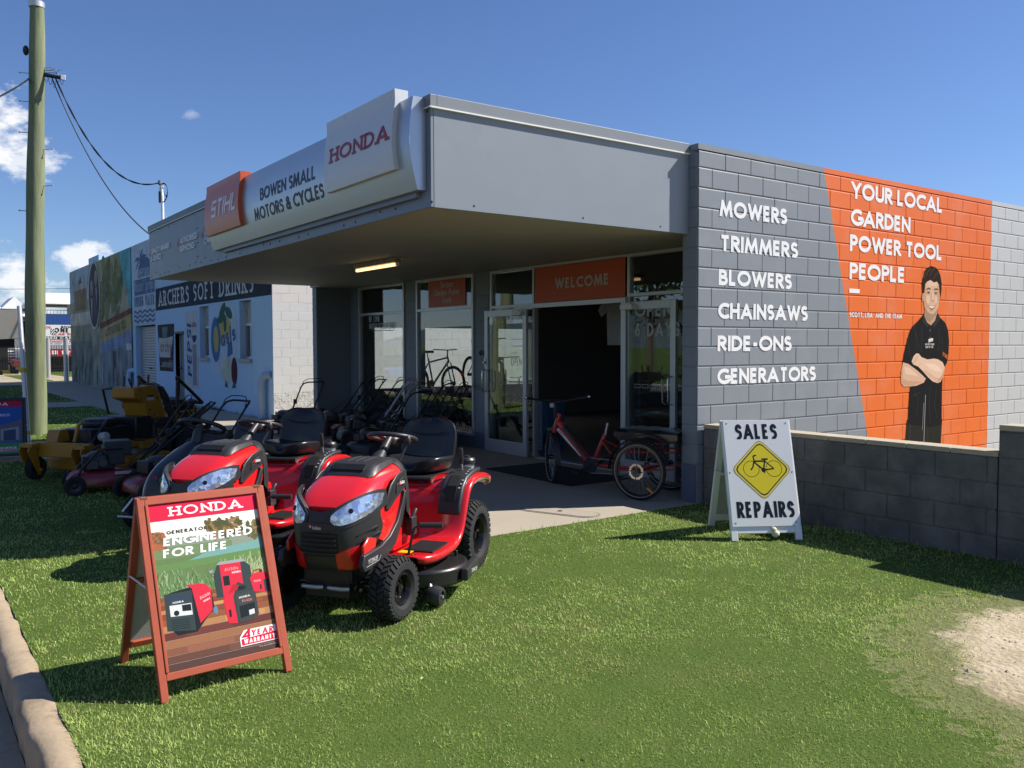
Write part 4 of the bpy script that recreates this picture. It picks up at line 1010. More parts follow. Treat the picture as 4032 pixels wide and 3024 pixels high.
def cable(name, a, b, sag, r, label, tw=0.0, n=40):
    a = Vector(a); b = Vector(b); m = M()
    def P(t): return a.lerp(b, t) + Vector((0, 0, -4 * sag * t * (1 - t)))
    if tw:
        for ph in (0, math.pi): m.tube([P(i / (n * 3)) + Vector((math.cos(i * .22 + ph) * tw, math.sin(i * .22 + ph) * tw, math.sin(i * .22 + ph) * tw)) for i in range(n * 3 + 1)], r, 5)
    else: m.tube([P(i / n) for i in range(n + 1)], r, 6)
    return tag(m.build(name, 'black'), label, 'cable')
pb = PB0 + bx
MAST = Vector((-9.22, -2.86, 3.62))
cable('service_cable', pb + side_v * .08, MAST + Vector((-.06, -.02, .74)), .62, .009, 'twisted black service cable sagging from the pole to the roof mast', .006)
cable('service_cable', pb + side_v * .02, (-9.535, -2.93, 3.47), .42, .010, 'lower black cable running from the pole down to the canopy end')
cable('service_cable', PB0 + onpole(6.45) - side_v * .14, (-1.2, -7.6, 3.1), .35, .014, 'thick twisted black cable leaving the pole to the left', .014)
cable('service_cable', (-60, -14, 5.6), (-42, 3.2, 4.7), .3, .012, 'thin black cable crossing the sky above the far white roofs')
mast = thing('service_mast', 'short white service mast with cable loops standing on the canopy roof', 'mast', MAST)
m = M(); m.cyl((0, 0, 0), (.0, 0, .52), .024, n=14); m.tube([(0, 0, .5), (-.01, 0, .6), (-.05, -.01, .66)], .022, 10); m.build('pipe', 'white', mast)
m = M(); m.obox((-.05, -.02, .5), (.05, .05, .19)); m.build('fuse_box', 'black_plastic', mast, smooth=0, bevel=.01)
m = M(); m.obox((-.03, 0, .66), (.1, .05, .04)); m.obox((-.03, -.02, .62), (.14, .02, .015)); m.build('clamp', 'galv', mast, smooth=0, bevel=.005)
m = M(); m.obox((-.07, -.02, .74), (.04, .04, .09), (0, R(-25), 0)); m.build('anchor', 'black', mast, smooth=0, bevel=.008)
m = M()
lp = [(-.03, 0, .72), (.06, .02, .72), (.13, .04, .67), (.15, .05, .57), (.11, .04, .48), (.05, .02, .42), (.0, 0, .42)]
m.tube(lp, .006, 6); m.tube([(a + .008, b, c_ - .012) for a, b, c_ in lp], .006, 6); m.tube([(.02, 0, .6), (.08, .03, .52), (.12, .04, .5)], .004, 5); m.ball((.12, .04, .5), .02, 8, 6); m.tube([(-.05, 0, .42), (-.03, 0, .36), (.0, 0, .34)], .005, 5); m.build('cable_loop', 'black', mast)
m = M(); m.cyl((.02, 0, .3), (.22, .05, .02), .0015, n=5); m.build('stay_wire', 'galv', mast)

# leaning galvanised post with the back of a road sign, caution tape
sp = thing('sign_post', 'leaning galvanised street sign post with a weathered sign seen from behind', 'sign post', (-10.06, -4.82, 0))
m = M(); m.cyl((0, 0, -.1), (-.5, -.03, 2.3), .038, n=14); m.build('post', 'galv', sp)
m = M(); m.obox((-.74, -.40, 1.99), (.02, .74, .50), (R(3), R(-8), R(-8))); m.build('sign_plate', simple('sign_back', (.27, .26, .23), .6, metal=.2, dirt=((.5, .17, .03), 3.3, .55, .6)), sp, smooth=0, bevel=.004)
m = M(); m.cyl((-.27, -.018, 1.2), (-.285, -.018, 1.27), .048, n=12); m.cyl((-.055, -.004, .2), (-.06, -.004, .235), .046, n=12)
for i in range(12): m.obox((-.32 - i * .17, -.03 - i * .10, 1.22 - .012 * i), (.2, .008, .05 + .02 * (i % 2)), (.1 * i, 0, R(30)), i % 2)
m.build('caution_tape', [simple('tape_yellow', (.55, .40, .015), .5), 'black'], sp, smooth=0)
# ------------------------------------------------------------------ the printed cut-out of a man on the orange wall
man = thing('man_cutout', 'printed cut-out of a smiling man with folded arms on the orange wall', 'wall print', (.012, 0, 0))
SK, SK2, SK3 = (.62, .40, .27), (.52, .31, .19), (.70, .48, .34)
BK, BK2 = (.012, .012, .013), (.028, .028, .031)
def mural_part(name, f, base):
    d = Decal((0.0, 0, 0), (0, 1, 0), (0, 0, 1), .00012, base * .25); f(d); return d.build(name, 'matte_print', man)
def _trs(d):
    d.poly([(3.86, .3), (4.73, .22), (4.76, .62), (3.9, .66)], (.022, .022, .018)); d.up(); d.line([(3.98, .6), (3.96, .32)], .012, (.05, .05, .04)); d.line([(4.4, .5), (4.42, .25)], .012, (.045, .045, .038))
mural_part('trousers', _trs, .001)
def _shirt(d):
    d.poly([(4.27, 2.02), (4.33, 1.9), (4.43, 1.86), (4.52, 1.92), (4.60, 2.03), (4.66, 1.97), (4.80, 1.9), (4.87, 1.8), (4.90, 1.66), (4.89, 1.5), (4.86, 1.38), (4.79, 1.30), (4.75, 1.2), (4.74, .95), (4.75, .55), (4.5, .53), (4.2, .56), (3.92, .60), (3.93, .8), (3.96, 1.1), (3.98, 1.3), (3.90, 1.36), (3.77, 1.38), (3.80, 1.5), (3.86, 1.64), (3.92, 1.77), (3.99, 1.85), (4.12, 1.92)], BK); d.up()
    d.poly([(4.27, 2.02), (4.22, 1.92), (4.34, 1.84), (4.4, 1.88)], BK2); d.poly([(4.60, 2.03), (4.67, 1.95), (4.52, 1.84), (4.46, 1.88)], BK2); d.line([(4.42, 1.87), (4.41, 1.62)], .01, BK2)
    for q in (((4.02, 1.86), (4.10, 1.70), (4.16, 1.56)), ((4.20, 1.86), (4.22, 1.66), (4.2, 1.52)), ((4.62, 1.84), (4.66, 1.66), (4.62, 1.52)), ((3.88, 1.70), (3.92, 1.52), (3.98, 1.42)), ((4.05, 1.02), (4.15, .9), (4.12, .7)), ((4.6, 1.02), (4.55, .85), (4.62, .64)), ((4.44, 1.05), (4.42, .8), (4.46, .58))): d.line(list(q), .022, (.022, .022, .025)); d.up(.2)
    for z in (1.8, 1.7): d.ell(4.415, z, .011, .011, (.16, .16, .16), 10)
    d.line([(4.33, .96), (4.31, .34)], .010, (.4, .4, .4)); d.line([(4.29, .86), (4.27, .5)], .008, (.3, .3, .3))
    d.line([(4.05, 1.8), (4.08, 1.6), (4.1, 1.5)], .012, BK2); d.line([(4.72, 1.7), (4.75, 1.45)], .014, BK2); d.line([(4.0, .95), (4.2, 1.0)], .012, BK2)
    d.poly([(4.38, 1.64), (4.49, 1.66), (4.49, 1.70), (4.38, 1.685)], (.72, .70, .66)); d.up(); d.poly([(4.39, 1.645), (4.48, 1.66), (4.48, 1.675), (4.39, 1.662)], (.65, .45, .30))
    d.text('BATTERY POWER', .025, 4.30, 1.605, (.7, .7, .7), w=.16, width=.22); d.text('MADE BY STIHL', .025, 4.31, 1.57, (.7, .7, .7), w=.16, width=.19); d.text('STIHL', .05, 4.73, 1.475, (.6, .16, .05), w=.22, rot=-24, width=.14)
mural_part('shirt', _shirt, .003)
def _arms(d):
    d.poly([(3.78, 1.39), (3.9, 1.37), (4.0, 1.33), (4.12, 1.28), (4.24, 1.22), (4.33, 1.17), (4.28, 1.12), (4.1, 1.085), (3.95, 1.08), (3.80, 1.085), (3.74, 1.13), (3.735, 1.22)], SK); d.up()
    d.poly([(3.75, 1.2), (3.8, 1.1), (4.0, 1.09), (4.25, 1.13), (4.1, 1.14), (3.88, 1.15)], SK2); d.up()
    d.poly([(4.52, 1.43), (4.62, 1.42), (4.74, 1.38), (4.80, 1.31), (4.77, 1.2), (4.70, 1.12), (4.62, 1.105), (4.5, 1.13), (4.38, 1.19), (4.25, 1.27), (4.14, 1.33), (4.02, 1.36), (3.98, 1.40), (4.02, 1.46), (4.08, 1.5), (4.14, 1.5), (4.22, 1.45), (4.36, 1.42)], SK3); d.up()
    d.poly([(4.25, 1.28), (4.45, 1.18), (4.62, 1.11), (4.72, 1.16), (4.55, 1.19), (4.36, 1.27)], SK); d.up()
    d.poly([(4.30, 1.37), (4.5, 1.36), (4.66, 1.32), (4.72, 1.25), (4.6, 1.26), (4.42, 1.30)], (.78, .57, .42)); d.poly([(3.80, 1.34), (3.92, 1.32), (4.06, 1.26), (4.16, 1.2), (4.0, 1.22), (3.84, 1.24)], (.72, .50, .35)); d.poly([(4.60, 1.11), (4.70, 1.13), (4.77, 1.21), (4.79, 1.3), (4.74, 1.22), (4.66, 1.16)], SK2); d.poly([(3.74, 1.30), (3.745, 1.14), (3.80, 1.09), (3.775, 1.18), (3.775, 1.3)], SK2); d.up()
    for i in range(4): d.line([(4.02 + i * .025, 1.37 + i * .01), (4.06 + i * .026, 1.45 + i * .01)], .006, SK2)
    d.line([(4.14, 1.34), (4.2, 1.37)], .008, SK2)
mural_part('arms', _arms, .006)
def _head(d):
    d.poly([(4.27, 2.06), (4.27, 1.98), (4.34, 1.90), (4.43, 1.865), (4.53, 1.93), (4.59, 2.06)], SK2); d.up(); d.poly([(4.27, 2.04), (4.30, 1.95), (4.40, 1.90), (4.44, 1.94), (4.34, 2.0)], (.36, .21, .13)); d.up()
    d.ell(4.228, 2.225, .026, .055, SK2, 14)
    d.poly([(4.25, 2.49), (4.236, 2.25), (4.256, 2.12), (4.30, 2.015), (4.37, 1.945), (4.46, 1.94), (4.545, 2.0), (4.605, 2.11), (4.64, 2.27), (4.64, 2.49)], SK); d.up()
    d.poly([(4.25, 2.44), (4.238, 2.25), (4.258, 2.12), (4.31, 2.02), (4.33, 2.08), (4.295, 2.2), (4.29, 2.36)], SK2); d.poly([(4.60, 2.44), (4.635, 2.28), (4.605, 2.12), (4.575, 2.2), (4.575, 2.36)], SK2); d.up()
    d.poly([(4.32, 2.45), (4.33, 2.37), (4.56, 2.38), (4.57, 2.45), (4.45, 2.49)], SK3); d.ell(4.35, 2.20, .045, .05, SK3, 14); d.ell(4.545, 2.195, .035, .05, SK3, 14); d.ell(4.465, 2.24, .02, .075, SK3, 14); d.up()
    d.poly([(4.262, 2.10), (4.305, 2.01), (4.37, 1.942), (4.46, 1.937), (4.55, 2.0), (4.60, 2.10), (4.55, 2.055), (4.50, 2.02), (4.44, 2.012), (4.37, 2.03), (4.31, 2.07)], (.36, .23, .155)); d.up()
    d.poly([(4.34, 2.135), (4.30, 2.17), (4.335, 2.10), (4.37, 2.055)], SK2); d.poly([(4.54, 2.14), (4.57, 2.17), (4.55, 2.1), (4.52, 2.06)], SK2)
    d.poly([(4.352, 2.128), (4.43, 2.112), (4.53, 2.135), (4.495, 2.082), (4.44, 2.062), (4.39, 2.078)], (.30, .11, .09)); d.up(); d.poly([(4.366, 2.122), (4.43, 2.110), (4.516, 2.127), (4.485, 2.096), (4.435, 2.086), (4.392, 2.097)], (.72, .68, .62)); d.line([(4.39, 2.058), (4.44, 2.047), (4.49, 2.06)], .008, (.44, .22, .17))
    for x in (4.352, 4.535):
        d.ell(x, 2.29, .05, .026, SK2, 14); d.up(); d.poly([(x - .036, 2.282), (x, 2.296), (x + .036, 2.284), (x, 2.274)], (.35, .27, .22)); d.up(); d.ell(x + .002, 2.285, .014, .011, (.03, .018, .012), 10); d.line([(x - .04, 2.286), (x, 2.299), (x + .04, 2.288)], .006, (.10, .06, .04)); d.poly([(x - .055, 2.318), (x, 2.336), (x + .055, 2.325), (x + .05, 2.342), (x, 2.354), (x - .05, 2.334)], (.055, .032, .022))
    d.line([(4.435, 2.29), (4.425, 2.22), (4.42, 2.19)], .012, SK2); d.poly([(4.415, 2.195), (4.43, 2.18), (4.465, 2.175), (4.495, 2.186), (4.50, 2.2), (4.46, 2.19)], (.42, .24, .15))
mural_part('head', _head, .006)
def _hair(d):
    d.poly([(4.22, 2.28), (4.205, 2.38), (4.21, 2.46), (4.24, 2.5), (4.25, 2.56), (4.30, 2.60), (4.36, 2.62), (4.41, 2.635), (4.46, 2.63), (4.53, 2.62), (4.60, 2.58), (4.65, 2.51), (4.68, 2.42), (4.675, 2.32), (4.652, 2.22), (4.628, 2.3), (4.612, 2.40), (4.56, 2.44), (4.48, 2.425), (4.40, 2.455), (4.32, 2.43), (4.275, 2.40), (4.252, 2.28)], (.022, .013, .010)); d.up()
    for a in ((4.3, 2.5, 4.4, 2.6), (4.38, 2.5, 4.5, 2.61), (4.47, 2.47, 4.59, 2.56), (4.26, 2.46, 4.29, 2.56)): d.line([(a[0], a[1]), ((a[0] + a[2]) / 2 - .02, (a[1] + a[3]) / 2 + .01), (a[2], a[3])], .014, (.07, .045, .035))
mural_part('hair', _hair, .010)

# ------------------------------------------------------------------ A-frame signs
mk('frame_red', (.36, .075, .035), .45, var=.16, nscale=14, spec=.4, dirt=((.13, .05, .03), 16, .6, .5))
mk('board_white', (.84, .84, .83), .45, var=.03, nscale=4, dirt=((.6, .55, .45), 2.4, .62, .35))
mk('board_back', (.45, .45, .43), .6)
mk('frame_black', (.02, .02, .022), .4)
def aframe(name, label, loc, rz, wd, H, spread, fr, boardmat, art, foot=.09, bar=.034, group=None, mat='frame_red', over=False):
    t = thing(name, label, 'A-frame sign', loc, rz, group)
    th = math.atan2(spread, H); L = math.hypot(spread, H)
    for sgn in (1, -1):
        X = Matrix(((sgn, 0, 0, 0), (0, sgn, 0, 0), (0, 0, 1, 0), (0, 0, 0, 1)))
        # leaning plane: local a across (y), b up the slope; normal outwards
        B = X @ Matrix.Translation((spread, 0, 0)) @ Matrix.Rotation(-th, 4, 'Y')
        m = M(); m.x = B
        w2 = wd / 2
        m.box(-.017, .017, -w2, -w2 + bar, 0, L); m.box(-.017, .017, w2 - bar, w2, 0, L)
        m.box(-.0165, .0165, -w2 + bar, w2 - bar, L - bar * 1.1, L); m.box(-.0165, .0165, -w2 + bar, w2 - bar, foot, foot + bar)
        if sgn == -1: m.box(-.016, .012, -w2 + bar, w2 - bar, L * .5, L * .5 + .028)
        # slim beads that hold the board
        m.box(.006, .022, -w2 + bar, -w2 + bar + .014, foot + bar, L - bar * 1.1); m.box(.006, .022, w2 - bar - .014, w2 - bar, foot + bar, L - bar * 1.1)
        lg = m.build('frame' if sgn > 0 else 'rear_frame', mat, t, smooth=0, bevel=.003)
        m = M(); m.x = B; m.box(-.002, .004, -w2 + bar, w2 - bar, foot + bar, L - bar * 1.1)
        bd = m.build('board' if sgn > 0 else 'rear_board', boardmat if sgn > 0 else 'board_back', t, smooth=0)
        if sgn > 0 and over:
            m = M(); m.x = B; m.box(.018, .024, -wd / 2 + .012, wd / 2 - .012, .115, L + .002); m.build('sign_panel', boardmat, t, smooth=0, bevel=.002)
            d = Decal(B @ Vector((.0243, -wd / 2 + .012, .115)), B.to_3x3() @ Vector((0, 1, 0)), B.to_3x3() @ Vector((0, 0, 1)), .0001, .0004); art(d, wd - .024, L - .113); d.build('poster', 'poster', t)
        elif sgn > 0 and art:
            o = B @ Vector((.0045, -w2 + bar, foot + bar)); u = (B.to_3x3() @ Vector((0, 1, 0))); v = (B.to_3x3() @ Vector((0, 0, 1)))
            d = Decal(o, u, v, .00006, .0004); art(d, wd - 2 * bar, L - bar * 2.1 - foot); d.build('poster', 'poster', t)
    m = M()
    for y in (-wd / 2 + .005, wd / 2 - .005): m.cyl((spread * .45, y, H * .55), (-spread * .45, y, H * .55), .006, n=6)
    m.build('stay', 'galv', t)
    m = M(); m.box(-.02, .02, -wd / 2 + .02, -wd / 2 + .05, H - .004, H + .006); m.box(-.02, .02, wd / 2 - .05, wd / 2 - .02, H - .004, H + .006); m.build('hinge', 'rust', t, smooth=0)
    return t
printmat('poster', .38, .22, 60, .05)
def art_generators(d, w, h):
    red, cream = (.62, .012, .05), (.86, .82, .74)
    d.rect(0, w, 0, h, cream); d.up()
    # dawn sky towards the tree line
    for i in range(8): d.rect(0, w, h * (.62 + (7 - i) * 0), h * (.78 - i * .02), (.86, .60 + .03 * (7 - i), .38 + .055 * (7 - i))); d.up(.4)
    d.up(); random.seed(9)
    def trees(n, x0, x1, y0, y1, cols, r0, r1):
        for i in range(n):
            x, y = random.uniform(x0, x1), random.uniform(y0, y1); r = random.uniform(r0, r1)
            q = [(min(max(x + r * math.cos(a) * random.uniform(.5, 1.2), 0), w), y + r * math.sin(a) * random.uniform(.5, 1.2)) for a in [j * .7 for j in range(9)]]; d.poly(q, random.choice(cols), random.random() * .00004)
    d.rect(0, w, h * .30, h * .74, (.12, .19, .07)); d.up(); d.poly([(0, h * .70), (w, h * .66), (w, h * .75), (w * .5, h * .772), (0, h * .79)], (.22, .27, .20)); d.poly([(0, h * .66), (w * .7, h * .66), (w * .7, h * .72), (0, h * .735)], (.15, .22, .10)); d.up()
    trees(90, w * .50, w * .82, h * .755, h * .865, ((.10, .085, .03), (.16, .11, .04), (.07, .075, .025), (.28, .17, .07)), .008, .022); d.up(); trees(50, w * .86, w, h * .72, h * .83, ((.12, .10, .04), (.09, .10, .04), (.3, .18, .07)), .008, .02); trees(46, 0, w * .13, h * .73, h * .82, ((.35, .12, .05), (.22, .09, .04), (.12, .1, .04)), .008, .02)
    d.up(4); d.rect(w * .595, w * .61, h * .66, h * .72, (.08, .07, .05)); d.up()
    d.poly([(w * .3, h * .63), (w, h * .645), (w, h * .70), (w * .5, h * .675)], (.16, .33, .30)); d.poly([(0, h * .58), (w, h * .60), (w, h * .645), (0, h * .625)], (.12, .22, .07)); d.up()
    for i in range(420):
        x, y = random.uniform(0, w), random.uniform(h * .40, h * (.57 if i % 2 else .50)); a = random.uniform(1.0, 2.1); L = random.uniform(.012, .036)
        c = random.choice(((.10, .20, .06), (.16, .28, .10), (.22, .34, .16), (.07, .14, .05), (.28, .38, .20)))
        d.line([(x, y), (min(max(x + L * math.cos(a), 0), w), y + L * math.sin(a))], .004, c)
        if i % 60 == 0: d.up(.5)
    d.up()
    for i in range(160):
        x = random.uniform(w * .66, w); a = random.gauss(1.5, .5); L = random.uniform(.06, .15)
        d.line([(x, h * .44), (min(max(x + L * math.cos(a), 0), w), h * .44 + L * math.sin(a))], .003, random.choice(((.30, .38, .16), (.38, .44, .22), (.2, .3, .1))))
    d.up()
    # timber deck
    ys = [0, .045, .09, .135, .18, .225, .265, .305, .335, .36, .385, .41, .435]
    cols = ((.085, .045, .035), (.13, .055, .035), (.22, .085, .045), (.30, .13, .06), (.12, .035, .025), (.40, .19, .075), (.26, .085, .035), (.22, .06, .03), (.42, .21, .08), (.2, .06, .03), (.27, .09, .04), (.21, .07, .035))
    for i in range(12): d.rect(0, w, h * ys[i], h * ys[i + 1] - .0015, cols[i]); d.rect(w * (.55 if i % 2 else .2), w * (.9 if i % 2 else .6), h * ys[i] + .002, h * ys[i + 1] - .004, tuple(c * 1.25 for c in cols[i])) if i % 3 else None; d.up(.3)
    d.up(); d.rect(0, w, h * .895, h, red); d.up()
    d.text('HONDA', h * .058, w * .20, h * .918, (.85, .85, .85), w=.16, serif=.9, gap=.22, width=w * .64, sx=1.5)
    d.text('GENERATORS', h * .022, w * .155, h * .808, (.05, .045, .03), w=.2, gap=.2, width=w * .38, sx=1.4)
    d.text('ENGINEERED', h * .050, w * .115, h * .738, (.88, .88, .87), w=.2, gap=.10, slant=.12, sx=1.55, width=w * .78); d.text('FOR LIFE', h * .050, w * .10, h * .668, (.88, .88, .87), w=.2, gap=.10, slant=.12, sx=1.55, width=w * .55)
    def P(*q): return [(w * a, h * b) for a, b in q]
    R1, R2, DG, DB, GY = (.62, .025, .05), (.45, .015, .03), (.035, .05, .05), (.012, .018, .02), (.30, .32, .33)
    # rear generator
    d.poly(P((.50, .375), (.50, .52), (.54, .575), (.78, .575), (.83, .54), (.83, .37)), DG); d.up(); d.poly(P((.56, .37), (.56, .575), (.745, .575), (.745, .37)), R1); d.poly(P((.53, .575), (.56, .592), (.76, .592), (.80, .572)), GY); d.poly(P((.47, .53), (.50, .54), (.50, .55), (.46, .545)), GY); d.poly(P((.83, .53), (.86, .54), (.86, .55), (.83, .55)), GY); d.up(); d.poly(P((.575, .44), (.575, .50), (.63, .50), (.63, .44)), DB)
    d.text('EU30is', h * .018, w * .60, h * .53, (.75, .3, .3), w=.18, slant=.2, width=w * .12); d.text('HONDA', h * .012, w * .66, h * .508, (.8, .8, .8), w=.2, width=w * .08); d.up()
    # left generator
    d.poly(P((.30, .20), (.14, .2), (.10, .235), (.08, .44), (.115, .455), (.34, .475), (.42, .455), (.46, .44), (.47, .31), (.42, .29)), DB); d.up(); d.poly(P((.30, .46), (.335, .245), (.45, .31), (.46, .44), (.41, .478), (.25, .487)), R1); d.poly(P((.06, .235), (.29, .21), (.295, .45), (.07, .45)), DG); d.up()
    d.poly(P((.09, .40), (.27, .40), (.27, .435), (.09, .435)), (.03, .05, .08)); d.poly(P((.10, .315), (.28, .305), (.28, .375), (.10, .38)), (.62, .63, .62)); d.up(); d.poly(P((.2, .335), (.275, .33), (.275, .37), (.2, .372)), DB); d.ell(w * .15, h * .33, .013, .013, DB, 10)
    for i in range(6): d.line(P((.10, .295 - i * .011), (.25, .285 - i * .011)), .003, DB)
    d.text('HONDA', h * .011, w * .13, h * .388, (.8, .8, .8), w=.2, width=w * .09); d.text('EU30i', h * .016, w * .36, h * .385, (.8, .5, .5), w=.18, slant=.15, rot=18, width=w * .09); d.text('HONDA', h * .010, w * .385, h * .365, (.8, .8, .8), w=.2, rot=18, width=w * .06); d.ell(w * .475, h * .305, w * .02, h * .025, (.10, .22, .30), 16); d.up()
    # front generator
    d.poly(P((.58, .205), (.56, .36), (.60, .40), (.70, .45), (.80, .41), (.84, .39), (.845, .23), (.74, .195)), DG); d.up(); d.poly(P((.57, .21), (.55, .345), (.57, .385), (.66, .44), (.66, .40), (.64, .36), (.65, .2)), R1); d.poly(P((.60, .385), (.66, .40), (.74, .405), (.70, .43), (.65, .44)), R2); d.poly(P((.68, .395), (.76, .40), (.76, .42), (.70, .425)), DB); d.poly(P((.665, .205), (.665, .375), (.83, .385), (.835, .225), (.74, .2)), (.05, .055, .05)); d.up()
    d.poly(P((.68, .225), (.68, .30), (.82, .31), (.82, .24)), DB); d.poly(P((.76, .235), (.76, .265), (.81, .27), (.81, .24)), (.6, .62, .6)); d.text('HONDA', h * .013, w * .69, h * .345, (.75, .75, .72), w=.2, rot=3, width=w * .10); d.text('EU22i', h * .014, w * .71, h * .322, (.55, .2, .18), w=.2, slant=.15, width=w * .09); d.poly(P((.585, .245), (.585, .29), (.605, .29), (.605, .245)), (.03, .01, .01)); d.up()
    # right generator
    d.poly(P((.83, .375), (.81, .46), (.84, .485), (.90, .49), (.97, .48), (.995, .445), (.995, .355), (.96, .35)), R1); d.up(); d.poly(P((.93, .36), (.93, .44), (.985, .435), (.985, .36)), DG); d.line(P((.84, .485), (.86, .505), (.92, .507), (.93, .487)), .006, R2); d.poly(P((.905, .487), (.93, .488), (.93, .502), (.905, .50)), DB); d.text('EU10i', h * .013, w * .845, h * .43, (.8, .4, .4), w=.18, width=w * .06); d.poly(P((.89, .38), (.89, .41), (.905, .41), (.905, .38)), DB); d.up()
    # warranty flash
    d.poly(P((.645, .055), (.645, .11), (.69, .15), (.98, .15), (.98, .055)), (.85, .85, .85)); d.up(); d.poly(P((.655, .06), (.655, .098), (.975, .108), (.975, .06)), red); d.up()
    d.text('4', h * .062, w * .66, h * .092, red, w=.2, slant=.2, sx=1.3, width=w * .085); d.text('YEAR', h * .035, w * .745, h * .106, red, w=.2, slant=.18, sx=1.4, width=w * .20); d.text('WARRANTY', h * .026, w * .675, h * .068, (.86, .86, .86), w=.2, slant=.12, sx=1.4, width=w * .285)
    d.text('*Terms and Conditions apply', h * .007, w * .80, h * .03, (.6, .55, .5), w=.14, width=w * .17)
aframe('a_frame_sign', 'rust red A-frame sign with a generator poster standing on the sunny lawn beside the kerb', (1.61, -5.375, 0), R(3.2), .63, .885, .33, None, 'board_white', art_generators)
def art_pumps(d, w, h):
    red = (.50, .012, .05)
    d.rect(0, w, 0, h, (.03, .10, .36)); d.up(); d.rect(0, w, h * .88, h, red); d.poly([(0, .0), (w, 0), (w, h * .2), (w * .1, h * .2)], (.06, .28, .09)); d.poly([(w * .12, h * .2), (w, h * .24), (w, h * .66), (w * .75, h * .58), (w * .2, h * .5)], (.13, .14, .17)); d.up()
    d.poly([(w * .5, h * .25), (w * .5, h * .46), (w * .9, h * .5), (w * .9, h * .25)], (.3, .31, .34)); d.up(); d.poly([(w * .56, h * .25), (w * .56, h * .43), (w * .83, h * .455), (w * .83, h * .25)], (.05, .07, .14))
    d.ell(w * .05, h * .52, w * .07, h * .05, (.3, .16, .12), 14); d.rect(0, w * .14, h * .1, h * .47, (.05, .06, .10)); d.up()
    d.text('HONDA', h * .055, w * .02, h * .91, (.8, .8, .8), w=.16, serif=.9, gap=.22, width=w * .64, sx=1.5); d.text('ENGINEERED', h * .05, -w * .02, h * .70, (.55, .58, .62), w=.2, gap=.10, slant=.12, sx=1.55, width=w * .72); d.text('FOR LIFE', h * .05, -w * .02, h * .63, (.55, .58, .62), w=.2, gap=.10, slant=.12, sx=1.55, width=w * .5)
    d.poly([(w * .30, h * .045), (w * .30, h * .09), (w * .36, h * .125), (w * .84, h * .125), (w * .84, h * .045)], (.7, .7, .7)); d.up(); d.rect(w * .31, w * .83, h * .05, h * .085, red); d.up(); d.text('4', h * .05, w * .32, h * .075, red, w=.2, slant=.2, sx=1.3, width=w * .12); d.text('YEAR', h * .03, w * .46, h * .088, red, w=.2, slant=.18, sx=1.4, width=w * .34); d.text('WARRANTY', h * .022, w * .33, h * .056, (.8, .8, .8), w=.2, slant=.12, sx=1.4, width=w * .48)
aframe('a_frame_sign', 'black framed A-frame sign with a blue poster, cut off at the left picture edge', (-8.28, -5.36, 0), R(-8), .63, .885, .33, None, 'board_white', art_pumps, mat='frame_black')
def art_sales(d, w, h):
    k = (.015, .016, .02)
    d.text('SALES', .130, w / 2 - .19, .735, k, w=.195, gap=.08, width=.365); d.text('REPAIRS', .135, w / 2 - .238, .072, k, w=.195, gap=.08, width=.49)
    cx, cy, r = w / 2 + .01, .475, .25
    def dia(q, c): d.poly([(cx + a * q, cy + b * q) for a, b in ((.12, -.9), (.9, -.12), (.95, 0), (.9, .12), (.12, .9), (0, .95), (-.12, .9), (-.9, .12), (-.95, 0), (-.9, -.12), (-.12, -.9), (0, -.95))], c); d.up()
    dia(r * 1.03, (.10, .09, .02)); dia(r * 1.01, (.82, .68, .16)); dia(r * .93, (.03, .025, .01)); dia(r * .88, (.86, .68, .03))
    q = lambda a, b: (cx + a * r / 1.0, cy + b * r)
    for x in (-.36, .42): d.line([q(x + .27 * math.cos(t), .02 + .27 * math.sin(t)) for t in [i * 2 * math.pi / 28 for i in range(29)]], .0045, k)
    d.line([q(-.38, -.02), q(-.3, .08), q(-.24, .3), q(-.26, .46), q(-.15, .48)], .012, k); d.line([q(-.24, .28), q(.13, .28)], .014, k); d.line([q(-.23, .24), q(.06, -.02)], .014, k); d.line([q(.06, -.02), q(.14, .34)], .013, k); d.line([q(.06, -.02), q(.42, .02)], .012, k); d.line([q(.13, .28), q(.42, .02)], .010, k); d.line([q(.02, .35), q(.24, .345)], .014, k); d.ell(*q(.06, -.02), .02, .02, k, 14); d.line([q(.06, -.02), q(.09, -.14)], .008, k)
    for a, b in ((.03, .03), (w - .03, .03), (.02, h / 2), (w - .02, h / 2), (.03, h - .03), (w - .03, h - .03)): d.ell(a, b, .007, .007, (.25, .25, .25), 10)
ss = aframe('a_frame_sign', 'white wooden A-frame sign with a yellow bicycle diamond by the low block wall', (1.225, -.63, 0), R(-31), .60, .965, .31, None, 'board_white', art_sales, foot=.06, bar=.055, mat='board_white', over=True)
m = M(); m.ball((.29, .06, .085), (.03, .03, .028)); m.ball((.30, .075, .055), (.034, .034, .03)); m.tube([(.285, .02, .10), (.295, .05, .11), (.29, .09, .10)], .008, 6); m.build('rope_knot', simple('rope', (.6, .55, .43), .9), ss)

